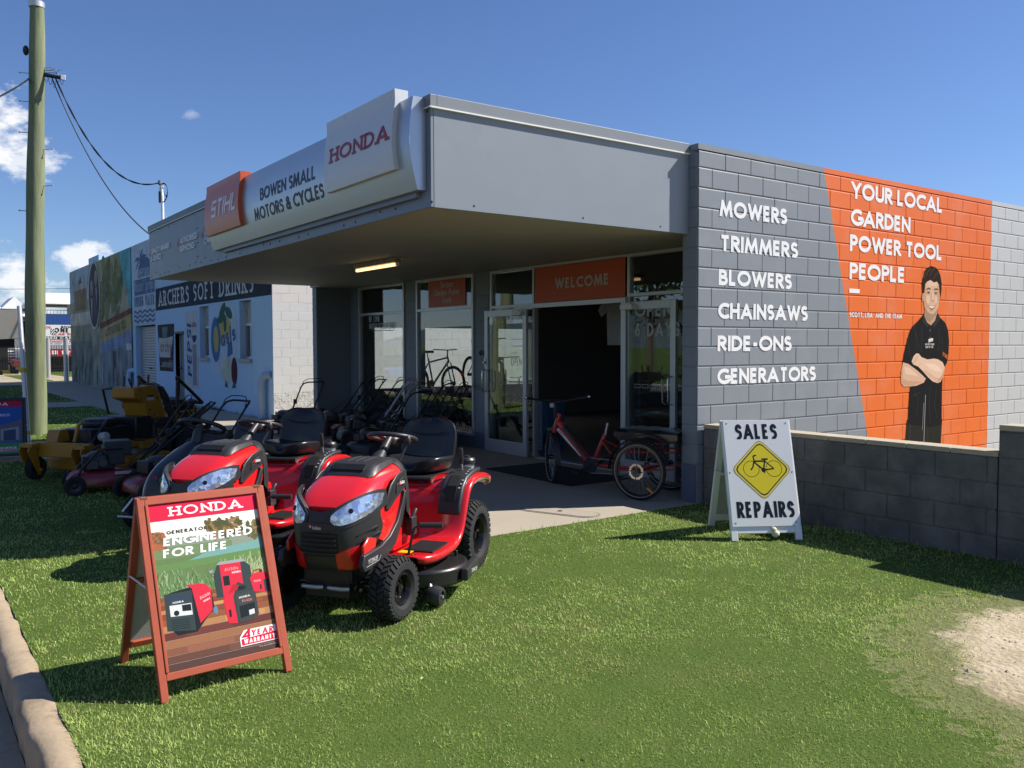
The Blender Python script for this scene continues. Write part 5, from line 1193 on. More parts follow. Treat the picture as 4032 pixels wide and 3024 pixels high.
# ------------------------------------------------------------------ ride-on mowers
def redpaint(name, c, c2):
    k = NT(name); k.col(k.mix(k.noise(3, 4), c, c2)); k.set(Roughness=.24, Specular_IOR_Level=.5, Coat_Weight=.85, Coat_Roughness=.05); k.bump(k.noise(260, 3), .02, .001); return k.m
MT['mower_red'] = redpaint('mower_red', (.62, .010, .014), (.68, .014, .018))
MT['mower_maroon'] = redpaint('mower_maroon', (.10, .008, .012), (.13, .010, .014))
mk('vinyl', (.014, .014, .016), .30, var=.1, bump=.06, bscale=260, spec=.5)
mk('deck_black', (.018, .018, .018), .32, var=.2, dirt=((.30, .28, .2), 70, .68, .45), bump=.1, bscale=60)
k = NT('lamp_glass'); vo = k.n('ShaderNodeTexVoronoi'); vo.inputs['Scale'].default_value = 34; k.l(k.tc.outputs['Object'], vo.inputs['Vector'])
k.col(k.ramp(vo.outputs['Color'], [(.2, (.42, .50, .68)), (.5, (.58, .66, .80)), (.8, (.85, .88, .92))])); k.set(Metallic=.75, Roughness=.12, Coat_Weight=1.0, Coat_Roughness=.02); k.bump(vo.outputs['Distance'], .3, .006); MT['lamp_glass'] = k.m
def wheel(parent, c, Rr, w, rim, steer=0, lugs=26, mat='rubber', rimmat='black_gloss', hub=True):
    """tyre with blocks of tread, and a dished rim as its sub-part"""
    c = Vector(c); B = Matrix.Translation(c) @ Matrix.Rotation(steer, 4, 'Z')
    m = M(); m.x = B; h = w / 2; rc = Rr - .012
    pr = [(rim, -h * .72), (rim + (Rr - rim) * .25, -h * .98), (rim + (Rr - rim) * .62, -h), (rc - .012, -h * .86), (rc, -h * .6), (rc + .002, 0), (rc, h * .6), (rc - .012, h * .86), (rim + (Rr - rim) * .62, h), (rim + (Rr - rim) * .25, h * .98), (rim, h * .72)]
    m.lathe(pr, (0, 0, 0), (0, 1, 0), 48, 0, False, False)
    for i in range(lugs):
        for r_, (y0, y1, off) in enumerate(((-.52, -.06, 0), (.06, .52, .5), (-1.0, -.6, .5), (.6, 1.0, 0))):
            a = 2 * math.pi * (i + off) / lugs; dl = 2 * math.pi / lugs * .36; sk = .10 if r_ in (0, 3) else -.10
            vs = []
            for rr, sh in ((rc - .012, 1.0), (Rr, .86)):
                for yy, ss_ in ((y0, -sk), (y1, sk)):
                    drop = .022 if abs(yy) > .9 else (.004 if abs(yy) > .55 else 0)
                    for da in (-dl * sh, dl * sh):
                        t = a + da + ss_ * .5; vs.append((math.sin(t) * (rr - drop), yy * h * (1.0 if abs(yy) < .9 else .985), math.cos(t) * (rr - drop)))
            m.add(vs, [(0, 1, 3, 2), (4, 6, 7, 5), (0, 4, 5, 1), (2, 3, 7, 6), (0, 2, 6, 4), (1, 5, 7, 3)])
    ty = m.build('wheel', mat, parent, smooth=35)
    m = M(); m.x = B
    for s in (1, -1):
        m.lathe([(rim + .004, s * h * .80), (rim - .006, s * h * .84), (rim - .014, s * h * .70), (rim - .022, s * h * .25), (rim * .62, s * h * .18), (rim * .45, s * h * .32), (.028, s * h * .36), (.026, s * h * .62), (.004, s * h * .66)], (0, 0, 0), (0, 1, 0), 32, 0, False, False)
    m.build('rim', rimmat, ty, smooth=45)
    return ty
def seat(t, x, z, s=1.0, mat='vinyl'):
    """one-piece moulded bucket: cushion and tall wrapped backrest"""
    def skin(name, rows):
        m = M(); rs = []
        for cx, cz, hw, th, nx, nz in rows:
            ring = []
            for a in [2 * math.pi * j / 24 for j in range(24)]:
                ca, sa = math.cos(a), math.sin(a); yy = hw * (abs(ca) ** .55) * (1 if ca >= 0 else -1); tt = th * (abs(sa) ** .7) * (1 if sa >= 0 else -1)
                wrap = .055 * (abs(yy) / max(hw, .01)) ** 3.0 * (1 if tt > -th * .5 else .6)
                ring.append((x + s * (cx + nx * (tt + wrap)), s * yy, z + s * (cz + nz * (tt + wrap))))
            rs.append(ring)
        m.rings(rs); return m.build(name, mat, t, smooth=60, sub=1)
    skin('seat', [(.285, .025, .03, .012, -.1, 1), (.28, .03, .15, .04, -.1, 1), (.24, .04, .205, .055, 0, 1), (.12, .035, .225, .06, 0, 1), (0, .02, .228, .06, 0, 1), (-.09, .03, .222, .055, .2, .98), (-.14, .04, .15, .04, .3, .9), (-.15, .04, .03, .01, .3, .9)])
    skin('backrest', [(-.10, .0, .04, .02, 1, .25), (-.115, .03, .19, .05, 1, .25), (-.13, .09, .222, .055, 1, .2), (-.15, .17, .226, .052, 1, .2), (-.17, .25, .224, .050, 1, .18), (-.185, .305, .212, .048, 1, .18), (-.195, .345, .17, .042, 1, .3), (-.20, .362, .07, .02, 1, .5)])
    m = M(); m.tube([(x + s * (-.082), s * .14, z + s * .275), (x - s * .084, s * .07, z + s * .255), (x - s * .084, -s * .07, z + s * .255), (x - s * .082, -s * .14, z + s * .275)], .004, 6); m.build('seam', 'black_gloss', t)
def steering(t, c, Rr, tilt, r=.016, spokes=(90, 210, 330), mat='black_plastic'):
    B = Matrix.Translation(c) @ Matrix.Rotation(tilt, 4, 'Y')
    m = M(); m.x = B; m.torus((0, 0, 0), (0, 0, 1), Rr, r, 40, 10); sw = m.build('steering_wheel', mat, t, smooth=60)
    m = M(); m.x = B
    for a in spokes:
        q = Vector((math.cos(R(a)), math.sin(R(a)), 0)); p = Vector((-q.y, q.x, 0)); i0 = q * .03 + Vector((0, 0, -.03)); i1 = q * (Rr - .006)
        A = [i0 + p * .03, i0 - p * .03, i1 - p * .02, i1 + p * .02]; m.add(A + [v + Vector((0, 0, .014)) for v in A], [(0, 1, 2, 3), (7, 6, 5, 4), (0, 4, 5, 1), (1, 5, 6, 2), (2, 6, 7, 3), (3, 7, 4, 0)])
    m.build('spoke', mat, sw, smooth=0, bevel=.004)
    m = M(); m.x = B; m.lathe([(.05, -.05), (.058, -.02), (.05, .0), (.03, .012), (.005, .014)], (0, 0, 0), (0, 0, 1), 20); m.build('hub', mat, sw)
    return sw
def super_section(x, w, zb, zt, p=.42, q=.55, n=20, shoulder=None):
    o = []
    for i in range(n + 1):
        a = math.pi * i / n; ca, sa = math.cos(a), math.sin(a)
        o.append((x, w * (abs(ca) ** p) * (1 if ca >= 0 else -1), zb + (zt - zb) * (abs(sa) ** q)))
    return o
def lawn_tractor(label, loc, rz):
    t = thing('lawn_tractor', label, 'ride-on mower', loc, rz, 'red lawn tractors lined up on the grass')
    # hood
    st = [(.80, .250, .60, .868), (.88, .256, .52, .866), (1.0, .260, .455, .852), (1.1, .262, .43, .832), (1.19, .258, .45, .803), (1.26, .240, .52, .772), (1.33, .212, .58, .736), (1.375, .178, .615, .705), (1.405, .13, .635, .680)]
    m = M(); m.rings([super_section(*s, n=26) for s in st], closed=False)
    m.add(super_section(*st[-1], n=26), [tuple(range(27))])
    hood = m.build('hood', 'mower_red', t, smooth=60, sub=1)
    # black front mask with grille
    lv = [(.305, 1.405, .205, 1.30), (.33, 1.43, .222, 1.28), (.42, 1.455, .238, 1.245), (.50, 1.468, .262, 1.19), (.575, 1.468, .274, 1.165), (.63, 1.460, .278, 1.15), (.68, 1.442, .276, 1.15), (.72, 1.42, .270, 1.16), (.77, 1.385, .260, 1.17)]
    def on(y, z, off=0.0):
        z_ = min(max(z, lv[0][0]), lv[-1][0])
        for i in range(len(lv) - 1):
            if lv[i][0] <= z_ <= lv[i + 1][0] + 1e-6:
                f = (z_ - lv[i][0]) / (lv[i + 1][0] - lv[i][0]); xf, w, xb = [lv[i][k] + (lv[i + 1][k] - lv[i][k]) * f for k in (1, 2, 3)]; break
        u_ = min(abs(y) / w, 1.0); c_ = (1 - u_ ** 3.2) ** .62
        # push out along the plan's own normal so that the flanks gain thickness too
        return (xb + (xf - xb) * c_ + off * max(c_, .35), y + math.copysign(off * u_ ** 4, y), z)
    def top_z(y): u_ = min(abs(y) / .27, 1); return .655 + .095 * u_ ** 1.3
    m = M(); rs = []
    for i in range(13):
        f = i / 12; rs.append([on(w_ * (.205 + (.272 - .205) * min(f * 2.2, 1)), .305 + (top_z(w_ * .272) - .305) * f) for w_ in [j / 14 - 1 for j in range(29)]])
    m.rings(rs, closed=False); mask = m.build('front_mask', 'black_plastic', t, smooth=50)
    def grid(y0, y1, zb, zt, off, nm, mat, par, depth=.03, ny=10, nz=5, smooth=40):
        """a panel laid on the mask: bottom and top edges given as (y, z) tables"""
        itp = lambda tab, y: float(np.interp(abs(y), [abs(q[0]) for q in tab], [q[1] for q in tab]))
        m = M(); rs = []
        for j in range(nz + 1):
            f = j / nz; r_ = []
            for i in range(ny + 1):
                y = y0 + (y1 - y0) * i / ny; a_, b_ = itp(zb, y), itp(zt, y); r_.append(on(y, a_ + (b_ - a_) * f, off))
            rs.append(r_)
        m.rings(rs, closed=False)
        edge = rs[0] + [r_[-1] for r_ in rs[1:]] + rs[-1][-2::-1] + [r_[0] for r_ in rs[-2:0:-1]]; n = len(edge)
        m.add(edge + [(p[0] - depth, p[1] * .985, p[2]) for p in edge], [(i, (i + 1) % n, n + (i + 1) % n, n + i) for i in range(n)]); return m.build(nm, mat, par, smooth=smooth)
    for s in (1, -1):
        LB = [(.082, .612), (.10, .592), (.14, .585), (.19, .598), (.235, .625), (.262, .655), (.272, .69)]; LT = [(.082, .640), (.11, .668), (.16, .706), (.20, .730), (.235, .745), (.26, .745), (.272, .735)]
        SB = [(.066, .612), (.09, .578), (.14, .566), (.2, .58), (.245, .608), (.27, .64), (.277, .66)]; ST_ = [(.066, .644), (.10, .684), (.16, .724), (.21, .75), (.25, .762), (.277, .76)]
        grid(s * .066, s * .276, SB, ST_, .006, 'headlight_surround', 'black_plastic', t)
        hl = grid(s * .084, s * .268, LB, LT, .013, 'headlight', 'lamp_glass', t)
        m = M(); m.lathe([(.016, -.004), (.014, .006), (.004, .008)], on(s * .18, .665, .013), (1, s * .5, .2), 14); m.build('bulb', 'black_gloss', hl)
    # grille bars and recess
    mk('grille_dark', (.004, .004, .004), .6) if 'grille_dark' not in MT else None
    grid(-.12, .12, [(0, .40), (.1, .40), (.12, .42)], [(0, .545), (.12, .535)], .003, 'grille', 'grille_dark', t, .01)
    m = M()
    for i in range(5):
        z = .415 + i * .028; m.tube([on(y, z, .006) for y in (-.11, -.06, 0, .06, .11)], .006, 6)
    m.build('grille_bar', 'black_plastic', t)
    grid(-.11, .11, [(0, .555), (.11, .555)], [(0, .596), (.1, .596), (.11, .585)], .006, 'badge_plate', 'black_plastic', t, .01)
    d = Decal((1.4765, -.058, .560), (0, 1, 0), (0, 0, 1), .0003, .0006); d.ell(.012, .016, .011, .012, (.6, .02, .03), 16); d.up(); d.poly([(.012, .026), (.023, .016), (.012, .006)], (.8, .8, .8)); d.text('RedMax', .019, .03, .0, (.8, .8, .8), w=.24, width=.052); d.build('badge', 'print', t)
    for s in (1, -1):
        m = M()
        for i in range(2): a = on(s * .205, .515 - i * .045, .004); b = on(s * .262, .545 - i * .04, .002); m.tube([a, b], [.003, .011], 8)
        m.build('mask_rib', 'black_gloss', t)
        # red bumper corner, wrapping from the front onto the flank
        grid(s * .105, s * .236, [(.1, .318), (.2, .318), (.236, .33)], [(.1, .415), (.15, .438), (.2, .455), (.236, .462)], .012, 'bumper_corner', 'mower_red', t, .03)
        m = M(); m.prism([(1.395, .46), (1.33, .50), (1.22, .475), (1.24, .42), (1.33, .41), (1.395, .40)], (0, s * .236, 0), (1, 0, 0), (0, 0, 1), -s * .02); m.build('bumper_corner', 'mower_red', t, smooth=30, bevel=.008)
        # black lower strip, sweeping up behind the hood
        m = M(); pl = [(1.43, .318), (1.455, .36), (1.43, .415), (1.33, .418), (1.2, .425), (1.08, .46), (.97, .53), (.90, .63), (.865, .70), (.83, .70), (.86, .60), (.92, .49), (1.0, .40), (1.12, .345), (1.28, .315)]
        m.prism(pl, (0, s * .248, 0), (1, 0, 0), (0, 0, 1), -s * .030); m.build('side_strip', 'black_plastic', t, smooth=30, bevel=.006)
        if s > 0: d = Decal((1.41, .2795, .345), (-1, 0, 0), (0, 0, 1), .0004, .0006); d.text('YT2142F', .026, .02, .012, (.55, .55, .55), w=.18, slant=.15, width=.125); d.line([(.0, .0), (.16, .006), (.19, .03)], .004, (.45, .45, .45)); d.build('model_lettering', 'print', t)
        # leaf-shaped side vent
        m = M(); pl = [(1.12, .625), (1.10, .70), (1.05, .765), (.97, .812), (.85, .835), (.82, .825), (.815, .74), (.85, .715), (.98, .665), (1.08, .615)]
        m.prism(pl, (0, s * .258, 0), (1, 0, 0), (0, 0, 1), -s * .012); v = m.build('side_vent', 'black_plastic', t, smooth=30, bevel=.005)
        m = M(); pl = [(1.09, .645), (1.07, .70), (1.03, .75), (.97, .785), (.855, .805), (.845, .752), (.93, .715), (1.06, .658)]
        m.prism(pl, (0, s * .270, 0), (1, 0, 0), (0, 0, 1), -s * .0012); m.build('vent_opening', simple('void', (.003, .003, .003), .8), v, smooth=0)
        m = M(); pl = [(.995, .70), (.985, .752), (.955, .778), (.862, .795), (.856, .76), (.93, .728)]
        m.prism(pl, (0, s * .271, 0), (1, 0, 0), (0, 0, 1), -s * .008); m.build('vent_insert', 'black_plastic', v, smooth=30, bevel=.003)
        if s > 0: d = Decal((.965, .280, .742), (-1, 0, 0), (0, 0, 1), .0004, .0006); d.rect(0, .09, 0, .04, (.02, .02, .02)); d.up(); d.ell(.015, .02, .012, .013, (.6, .02, .03), 14); d.up(); d.text('RedMax', .022, .026, .010, (.8, .8, .8), w=.24, width=.056); d.build('badge', 'print', v)
    # black scoop on the hood
    m = M(); rs = []
    for x, w, z0, zt in ((1.13, .155, .815, .822), (1.10, .175, .822, .852), (1.06, .18, .836, .876), (.98, .178, .85, .892), (.86, .172, .862, .897), (.79, .165, .864, .893)):
        rs.append([(x, w, z0), (x, w * .9, z0 + (zt - z0) * .75), (x, w * .72, zt), (x, w * .3, zt + .003), (x, -w * .3, zt + .003), (x, -w * .72, zt), (x, -w * .9, z0 + (zt - z0) * .75), (x, -w, z0)])
    m.rings(rs, closed=False); m.add(rs[0], [tuple(range(8))]); sc = m.build('hood_scoop', 'black_plastic', t, smooth=40)
    m = M(); m.obox((1.083, 0, .868), (.05, .215, .010), (0, R(36), 0)); m.build('scoop_slot', 'grille_dark', sc, smooth=0)
    m = M()
    for y in (-.055, 0, .055): m.tube([(1.0, y, .893), (.9, y, .899), (.81, y, .898)], [.003, .007, .006], 8)
    m.build('scoop_rib', 'black_plastic', sc)
    # dash and column
    m = M(); rs = [super_section(.80, .258, .56, .872, n=16), super_section(.76, .260, .52, .882, n=16), super_section(.705, .235, .46, .89, n=16), super_section(.665, .18, .44, .87, n=16)]
    m.rings(rs, closed=False); m.add(rs[-1], [tuple(range(17))]); m.build('dash', 'black_plastic', t, smooth=50)
    m = M(); m.prism([(.80, .60), (.60, .55), (.56, .30), (.86, .30), (.95, .45)], (0, .2, 0), (1, 0, 0), (0, 0, 1), .4); m.build('column_cover', 'mower_red', t, smooth=0, bevel=.02)
    m = M(); m.lathe([(.05, -.04), (.04, .02), (.027, .07), (.024, .21)], (.66, 0, .87), (-.75, 0, .55), 18); m.build('column', 'black_plastic', t)
    steering(t, Vector((.45, 0, .985)), .16, R(-15), .016)
    m = M(); m.tube([(.64, .14, .86), (.60, .16, .93), (.585, .17, .96)], .007, 8); m.ball((.58, .172, .985), (.022, .022, .035)); m.build('throttle_lever', 'black_plastic', t)
    # chassis
    m = M(); m.box(-.1, 1.36, -.16, .16, .22, .42); m.box(1.2, 1.365, -.145, .145, .13, .31); m.box(-.2, .25, -.17, .17, .24, .60); m.build('chassis', 'black', t, smooth=0, bevel=.01)
    m = M(); m.cyl((1.25, -.36, .19), (1.25, .36, .19), .022, n=12); m.cyl((.02, -.38, .25), (.02, .38, .25), .03, n=12); m.tube([(1.2, .12, .22), (1.14, .28, .2)], .012, 8); m.build('axle', 'black_gloss', t)
    m = M(); m.tube([(1.385, .02, .20), (1.41, .05, .205), (1.41, .12, .205), (1.385, .15, .20)], .013, 8); m.tube([(1.385, -.15, .20), (1.41, -.12, .205), (1.41, -.05, .205), (1.385, -.02, .20)], .013, 8); m.build('exhaust', 'galv', t)
    # fenders with footrests, one sweeping pressing
    path = [(1.0, .318), (.90, .312), (.62, .312), (.52, .325), (.455, .37), (.41, .46), (.36, .58), (.29, .665), (.2, .705), (.06, .715), (-.08, .70), (-.19, .655), (-.25, .60)]
    m = M(); ys = [-.50, -.515, -.505, -.46, -.30, -.19, .19, .30, .46, .505, .515, .50]; dz = [-.055, -.02, -.004, 0, 0, -.03, -.03, 0, 0, -.004, -.02, -.055]
    rs = []
    for i, (x, z) in enumerate(path):
        a = path[max(i - 1, 0)]; b = path[min(i + 1, len(path) - 1)]; tx, tz = b[0] - a[0], b[1] - a[1]; L = math.hypot(tx, tz); nx_, nz_ = tz / L, -tx / L
        if nz_ < 0: nx_, nz_ = -nx_, -nz_
        nx_ = abs(nx_)
        k_ = .82 if i in (0, len(path) - 1) else 1.0
        rs.append([(x + nx_ * e, y * k_, z + nz_ * e) for y, e in zip(ys, dz)])
    m.rings(rs, closed=False); fd_ = m.build('fender', 'mower_red', t, smooth=60, sub=1)
    so = fd_.modifiers.new('thick', 'SOLIDIFY'); so.thickness = .006; so.offset = -1
    for s in (1, -1):
        m = M(); m.box(.58, .86, min(s * .26, s * .46), max(s * .26, s * .46), .316, .321)
        for i in range(13): m.box(.585 + i * .021, .597 + i * .021, min(s * .265, s * .455), max(s * .265, s * .455), .321, .325)
        m.build('footrest_mat', 'rubber', t, smooth=0)
    m = M(); m.box(.875, .935, .255, .34, .3205, .3222); m.build('warning_label', simple('yellow_label', (.75, .50, .01), .4), t, smooth=0)
    m = M(); m.tube([(.95, .30, .28), (.97, .34, .30), (.93, .35, .42), (.915, .36, .475), (.90, .38, .49), (.89, .41, .492)], .0085, 8); m.tube([(.895, .39, .492), (.86, .53, .492)], .019, 10); m.build('pedal', 'black_plastic', t)
    m = M(); m.tube([(.70, .215, .42), (.66, .24, .50), (.62, .245, .54)], .014, 8); m.box(.64, .72, .21, .26, .38, .5); m.build('brake_pedal', 'black_plastic', t, bevel=.01)
    # seat on its plate
    m = M(); m.box(-.22, .26, -.2, .2, .66, .69); m.box(.02, .26, -.15, -.11, .62, .67); m.box(.02, .26, .11, .15, .62, .67); m.tube([(.28, -.2, .68), (.28, .2, .68)], .011, 6); m.build('seat_plate', 'black', t, smooth=0, bevel=.004)
    seat(t, -.10, .70, .98)
    m = M(); m.x = Matrix.Translation((.05, -.02, .772)) @ Matrix.Rotation(R(20), 4, 'Z') @ Matrix.Rotation(R(-8), 4, 'Y'); m.box(-.06, .06, -.035, .035, 0, .002); tg = m.build('price_tag', simple('card', (.42, .27, .12), .8), t, smooth=0)
    m = M(); m.x = Matrix.Translation((.05, -.02, .7725)) @ Matrix.Rotation(R(20), 4, 'Z') @ Matrix.Rotation(R(-8), 4, 'Y'); m.cyl((.02, .01, .0015), (.02, .01, .003), .016, n=14); m.cyl((-.03, -.008, .0015), (-.03, -.008, .003), .016, n=14); m.build('print_mark', 'black', tg, smooth=0)
    # lift lever console on the visible fender
    m = M(); m.prism([(.42, .47), (.40, .55), (.34, .65), (.26, .708), (.12, .735), (-.02, .742), (-.03, .71), (.1, .70), (.22, .67), (.3, .62), (.36, .53), (.385, .47)], (0, .475, 0), (1, 0, 0), (0, 0, 1), .165); cs = m.build('lever_console', 'black_plastic', t, smooth=30, bevel=.012)
    m = M(); m.prism([(.40, .56), (.345, .655), (.26, .715), (.12, .742), (.06, .746), (.06, .735), (.25, .70), (.33, .64), (.38, .55)], (0, .43, 0), (1, 0, 0), (0, 0, 1), .07); m.build('lever_slot', MT['void'], cs, smooth=0)
    d = M()
    for i in range(8): tt = i / 7; d.obox((.36 - .25 * tt, .452, .645 + .1 * math.sin(tt * 1.55)), (.006, .012, .002), (0, R(40 - 40 * tt), 0))
    d.build('scale_mark', 'white_letter', cs, smooth=0)
    m = M(); m.tube([(.14, .395, .70), (.155, .395, .79)], .007, 8, 1); m.tube([(.153, .395, .785), (.17, .395, .87), (.172, .395, .895)], [.013, .016, .014], 10); m.build('lift_lever', ['black_plastic', 'galv'], t)
    m = M(); m.lathe([(.05, 0), (.05, .03)], (.03, .39, .735), (0, 0, 1), 20, 1); m.lathe([(.058, .03), (.06, .06), (.05, .075), (.02, .078), (.02, .09), (.004, .092)], (.03, .39, .735), (0, 0, 1), 12, 0); m.build('fuel_cap', ['black_plastic', 'sign_silver'], t, smooth=30)
    # cutting deck
    m = M(); pl = arc(.60, -.26, .30, .30, 150, 270, 10) + arc(.62, .30, .32, .31, -60, 100, 14) + [(.5, .60), (.42, .42), (.40, .1)]
    pl = [(x, y) for x, y in arc(.66, -.24, .31, .30, 170, 300, 10)] + [(.98, -.1), (.985, .12)] + arc(.68, .30, .31, .31, -10, 150, 14)
    m.prism(pl, (0, 0, .10), (1, 0, 0), (0, 1, 0), .115); dk = m.build('cutting_deck', 'deck_black', t, smooth=30, bevel=.018)
    m = M(); m.box(.48, .80, -.12, .2, .215, .275); m.lathe([(.07, 0), (.06, .05), (.03, .06)], (.68, .30, .215), (0, 0, 1), 18); m.tube([(.5, .48, .215), (.5, .48, .25)], .012, 8); m.tube([(.9, .42, .215), (.9, .42, .24)], .009, 8); m.build('belt_cover', 'black', dk, smooth=30, bevel=.01)
    m = M(); m.x = Matrix.Translation((.60, .605, .155)) @ Matrix.Rotation(R(8), 4, 'Z'); m.box(-.19, .16, -.02, .03, -.035, .045); m.build('deck_chute', 'black_plastic', dk, smooth=0, bevel=.012)
    d = Decal((.66, .6395, .15), (-1, .14, 0), (0, 0, 1), .0004, .0008); d.text('42INCH', .024, .0, .0, (.55, .55, .55), w=.16, slant=.15, width=.09); d.build('deck_lettering', 'print', dk)
    d = Decal((.62, .34, .2155), (-1, 0, 0), (0, -1, 0), .0004, .0006); d.line([(-.1, -.04), (.09, -.04), (.09, .04), (-.1, .04), (-.1, -.04)], .004, (.45, .45, .43)); d.text('LIFETIME', .03, -.075, .0, (.6, .6, .58), w=.18, width=.14); d.rect(-.06, .06, -.025, -.012, (.5, .5, .5)); d.build('deck_label', 'print', dk)
    for x, y in ((.96, .52), (.93, -.45)):
        m = M(); m.lathe([(.028, -.045), (.055, -.042), (.063, -.02), (.063, .015), (.055, .042), (.036, .046), (.03, .02), (.012, .015)], (x, y, .072), (0, 1, 0), 24, 0, False, False); m.build('gauge_wheel', 'black_plastic', dk, smooth=45)
        m = M(); m.cyl((x, y + .02, .072), (x, y + .05, .072), .01, n=10); m.tube([(x, y - .03, .08), (x - .05, y - .06, .16)], .012, 8); m.build('gauge_bracket', 'galv', dk)
    for s in (1, -1):
        wheel(t, (.02, s * .385, .25), .252, .205, .128, 0, 34); wheel(t, (1.25, s * .375, .19), .192, .15, .092, R(-6), 30)
    return t
A_ROW = math.atan2(-.797, .604)
tr1 = lawn_tractor('bright red lawn tractor out in the sun, black seat and grille, nearest the generator sign', (.456, -3.48, 0), A_ROW)
dup(tr1, (-1.11, -3.85, 0), A_ROW, 'red lawn tractor partly hidden behind the generator sign, bonnet lit and seat in shade')
# ------------------------------------------------------------------ dark red ride-on in the canopy's shade
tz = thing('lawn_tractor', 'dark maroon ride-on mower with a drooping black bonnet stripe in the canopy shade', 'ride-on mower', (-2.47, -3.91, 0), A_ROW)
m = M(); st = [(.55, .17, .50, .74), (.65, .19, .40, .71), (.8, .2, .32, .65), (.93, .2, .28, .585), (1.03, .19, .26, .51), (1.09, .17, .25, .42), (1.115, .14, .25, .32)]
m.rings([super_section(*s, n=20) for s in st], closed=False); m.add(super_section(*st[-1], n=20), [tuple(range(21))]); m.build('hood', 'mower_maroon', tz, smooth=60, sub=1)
m = M(); rs = []
for x, w, zb, zt in st: rs.append([(x + .012, y, zt + .012 - .02 * (y / .1) ** 2) for y in (-.105, -.07, 0, .07, .105)])
rs.append([(1.13, y, .255) for y in (-.1, -.07, 0, .07, .1)])
m.rings(rs, closed=False); m.build('hood_stripe', 'black_plastic', tz, smooth=60)
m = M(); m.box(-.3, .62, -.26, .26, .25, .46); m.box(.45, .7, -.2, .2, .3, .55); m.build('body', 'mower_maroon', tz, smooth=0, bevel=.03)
m = M(); m.cyl((.60, 0, .6), (.52, 0, .84), .055, .045, n=14); m.build('column', 'black_plastic', tz)
steering(tz, Vector((.465, 0, .875)), .2, R(-22), .02, (60, 180, 300))
seat(tz, -.24, .50, .98)
m = M(); pl = arc(.35, -.25, .30, .28, 90, 270, 10) + arc(.35, .25, .30, .28, -90, 90, 10); pl = [(.05, -.5), (.6, -.5), (.72, -.3), (.72, .3), (.6, .5), (.05, .5), (-.02, .3), (-.02, -.3)]
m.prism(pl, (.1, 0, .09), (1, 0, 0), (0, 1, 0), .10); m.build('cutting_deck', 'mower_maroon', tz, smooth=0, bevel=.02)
m = M(); m.tube([(1.1, -.28, .12), (1.2, -.27, .2), (1.16, -.2, .3), (1.0, -.19, .3)], .012, 8); m.tube([(1.1, .05, .16), (1.28, .05, .17), (1.28, -.25, .17), (1.15, -.27, .14)], .010, 8); m.build('bumper_bar', 'galv', tz)
for s in (1, -1): wheel(tz, (-.25, s * .38, .23), .232, .2, .12, 0, 22); wheel(tz, (.95, s * .33, .15), .152, .12, .075, 0, 20)
d = Decal((1.115, -.03, .47), (0, 1, 0), (-.35, 0, .94), .0004, .016); d.rect(0, .06, 0, .03, (.2, .02, .03)); d.build('badge', 'print', tz)

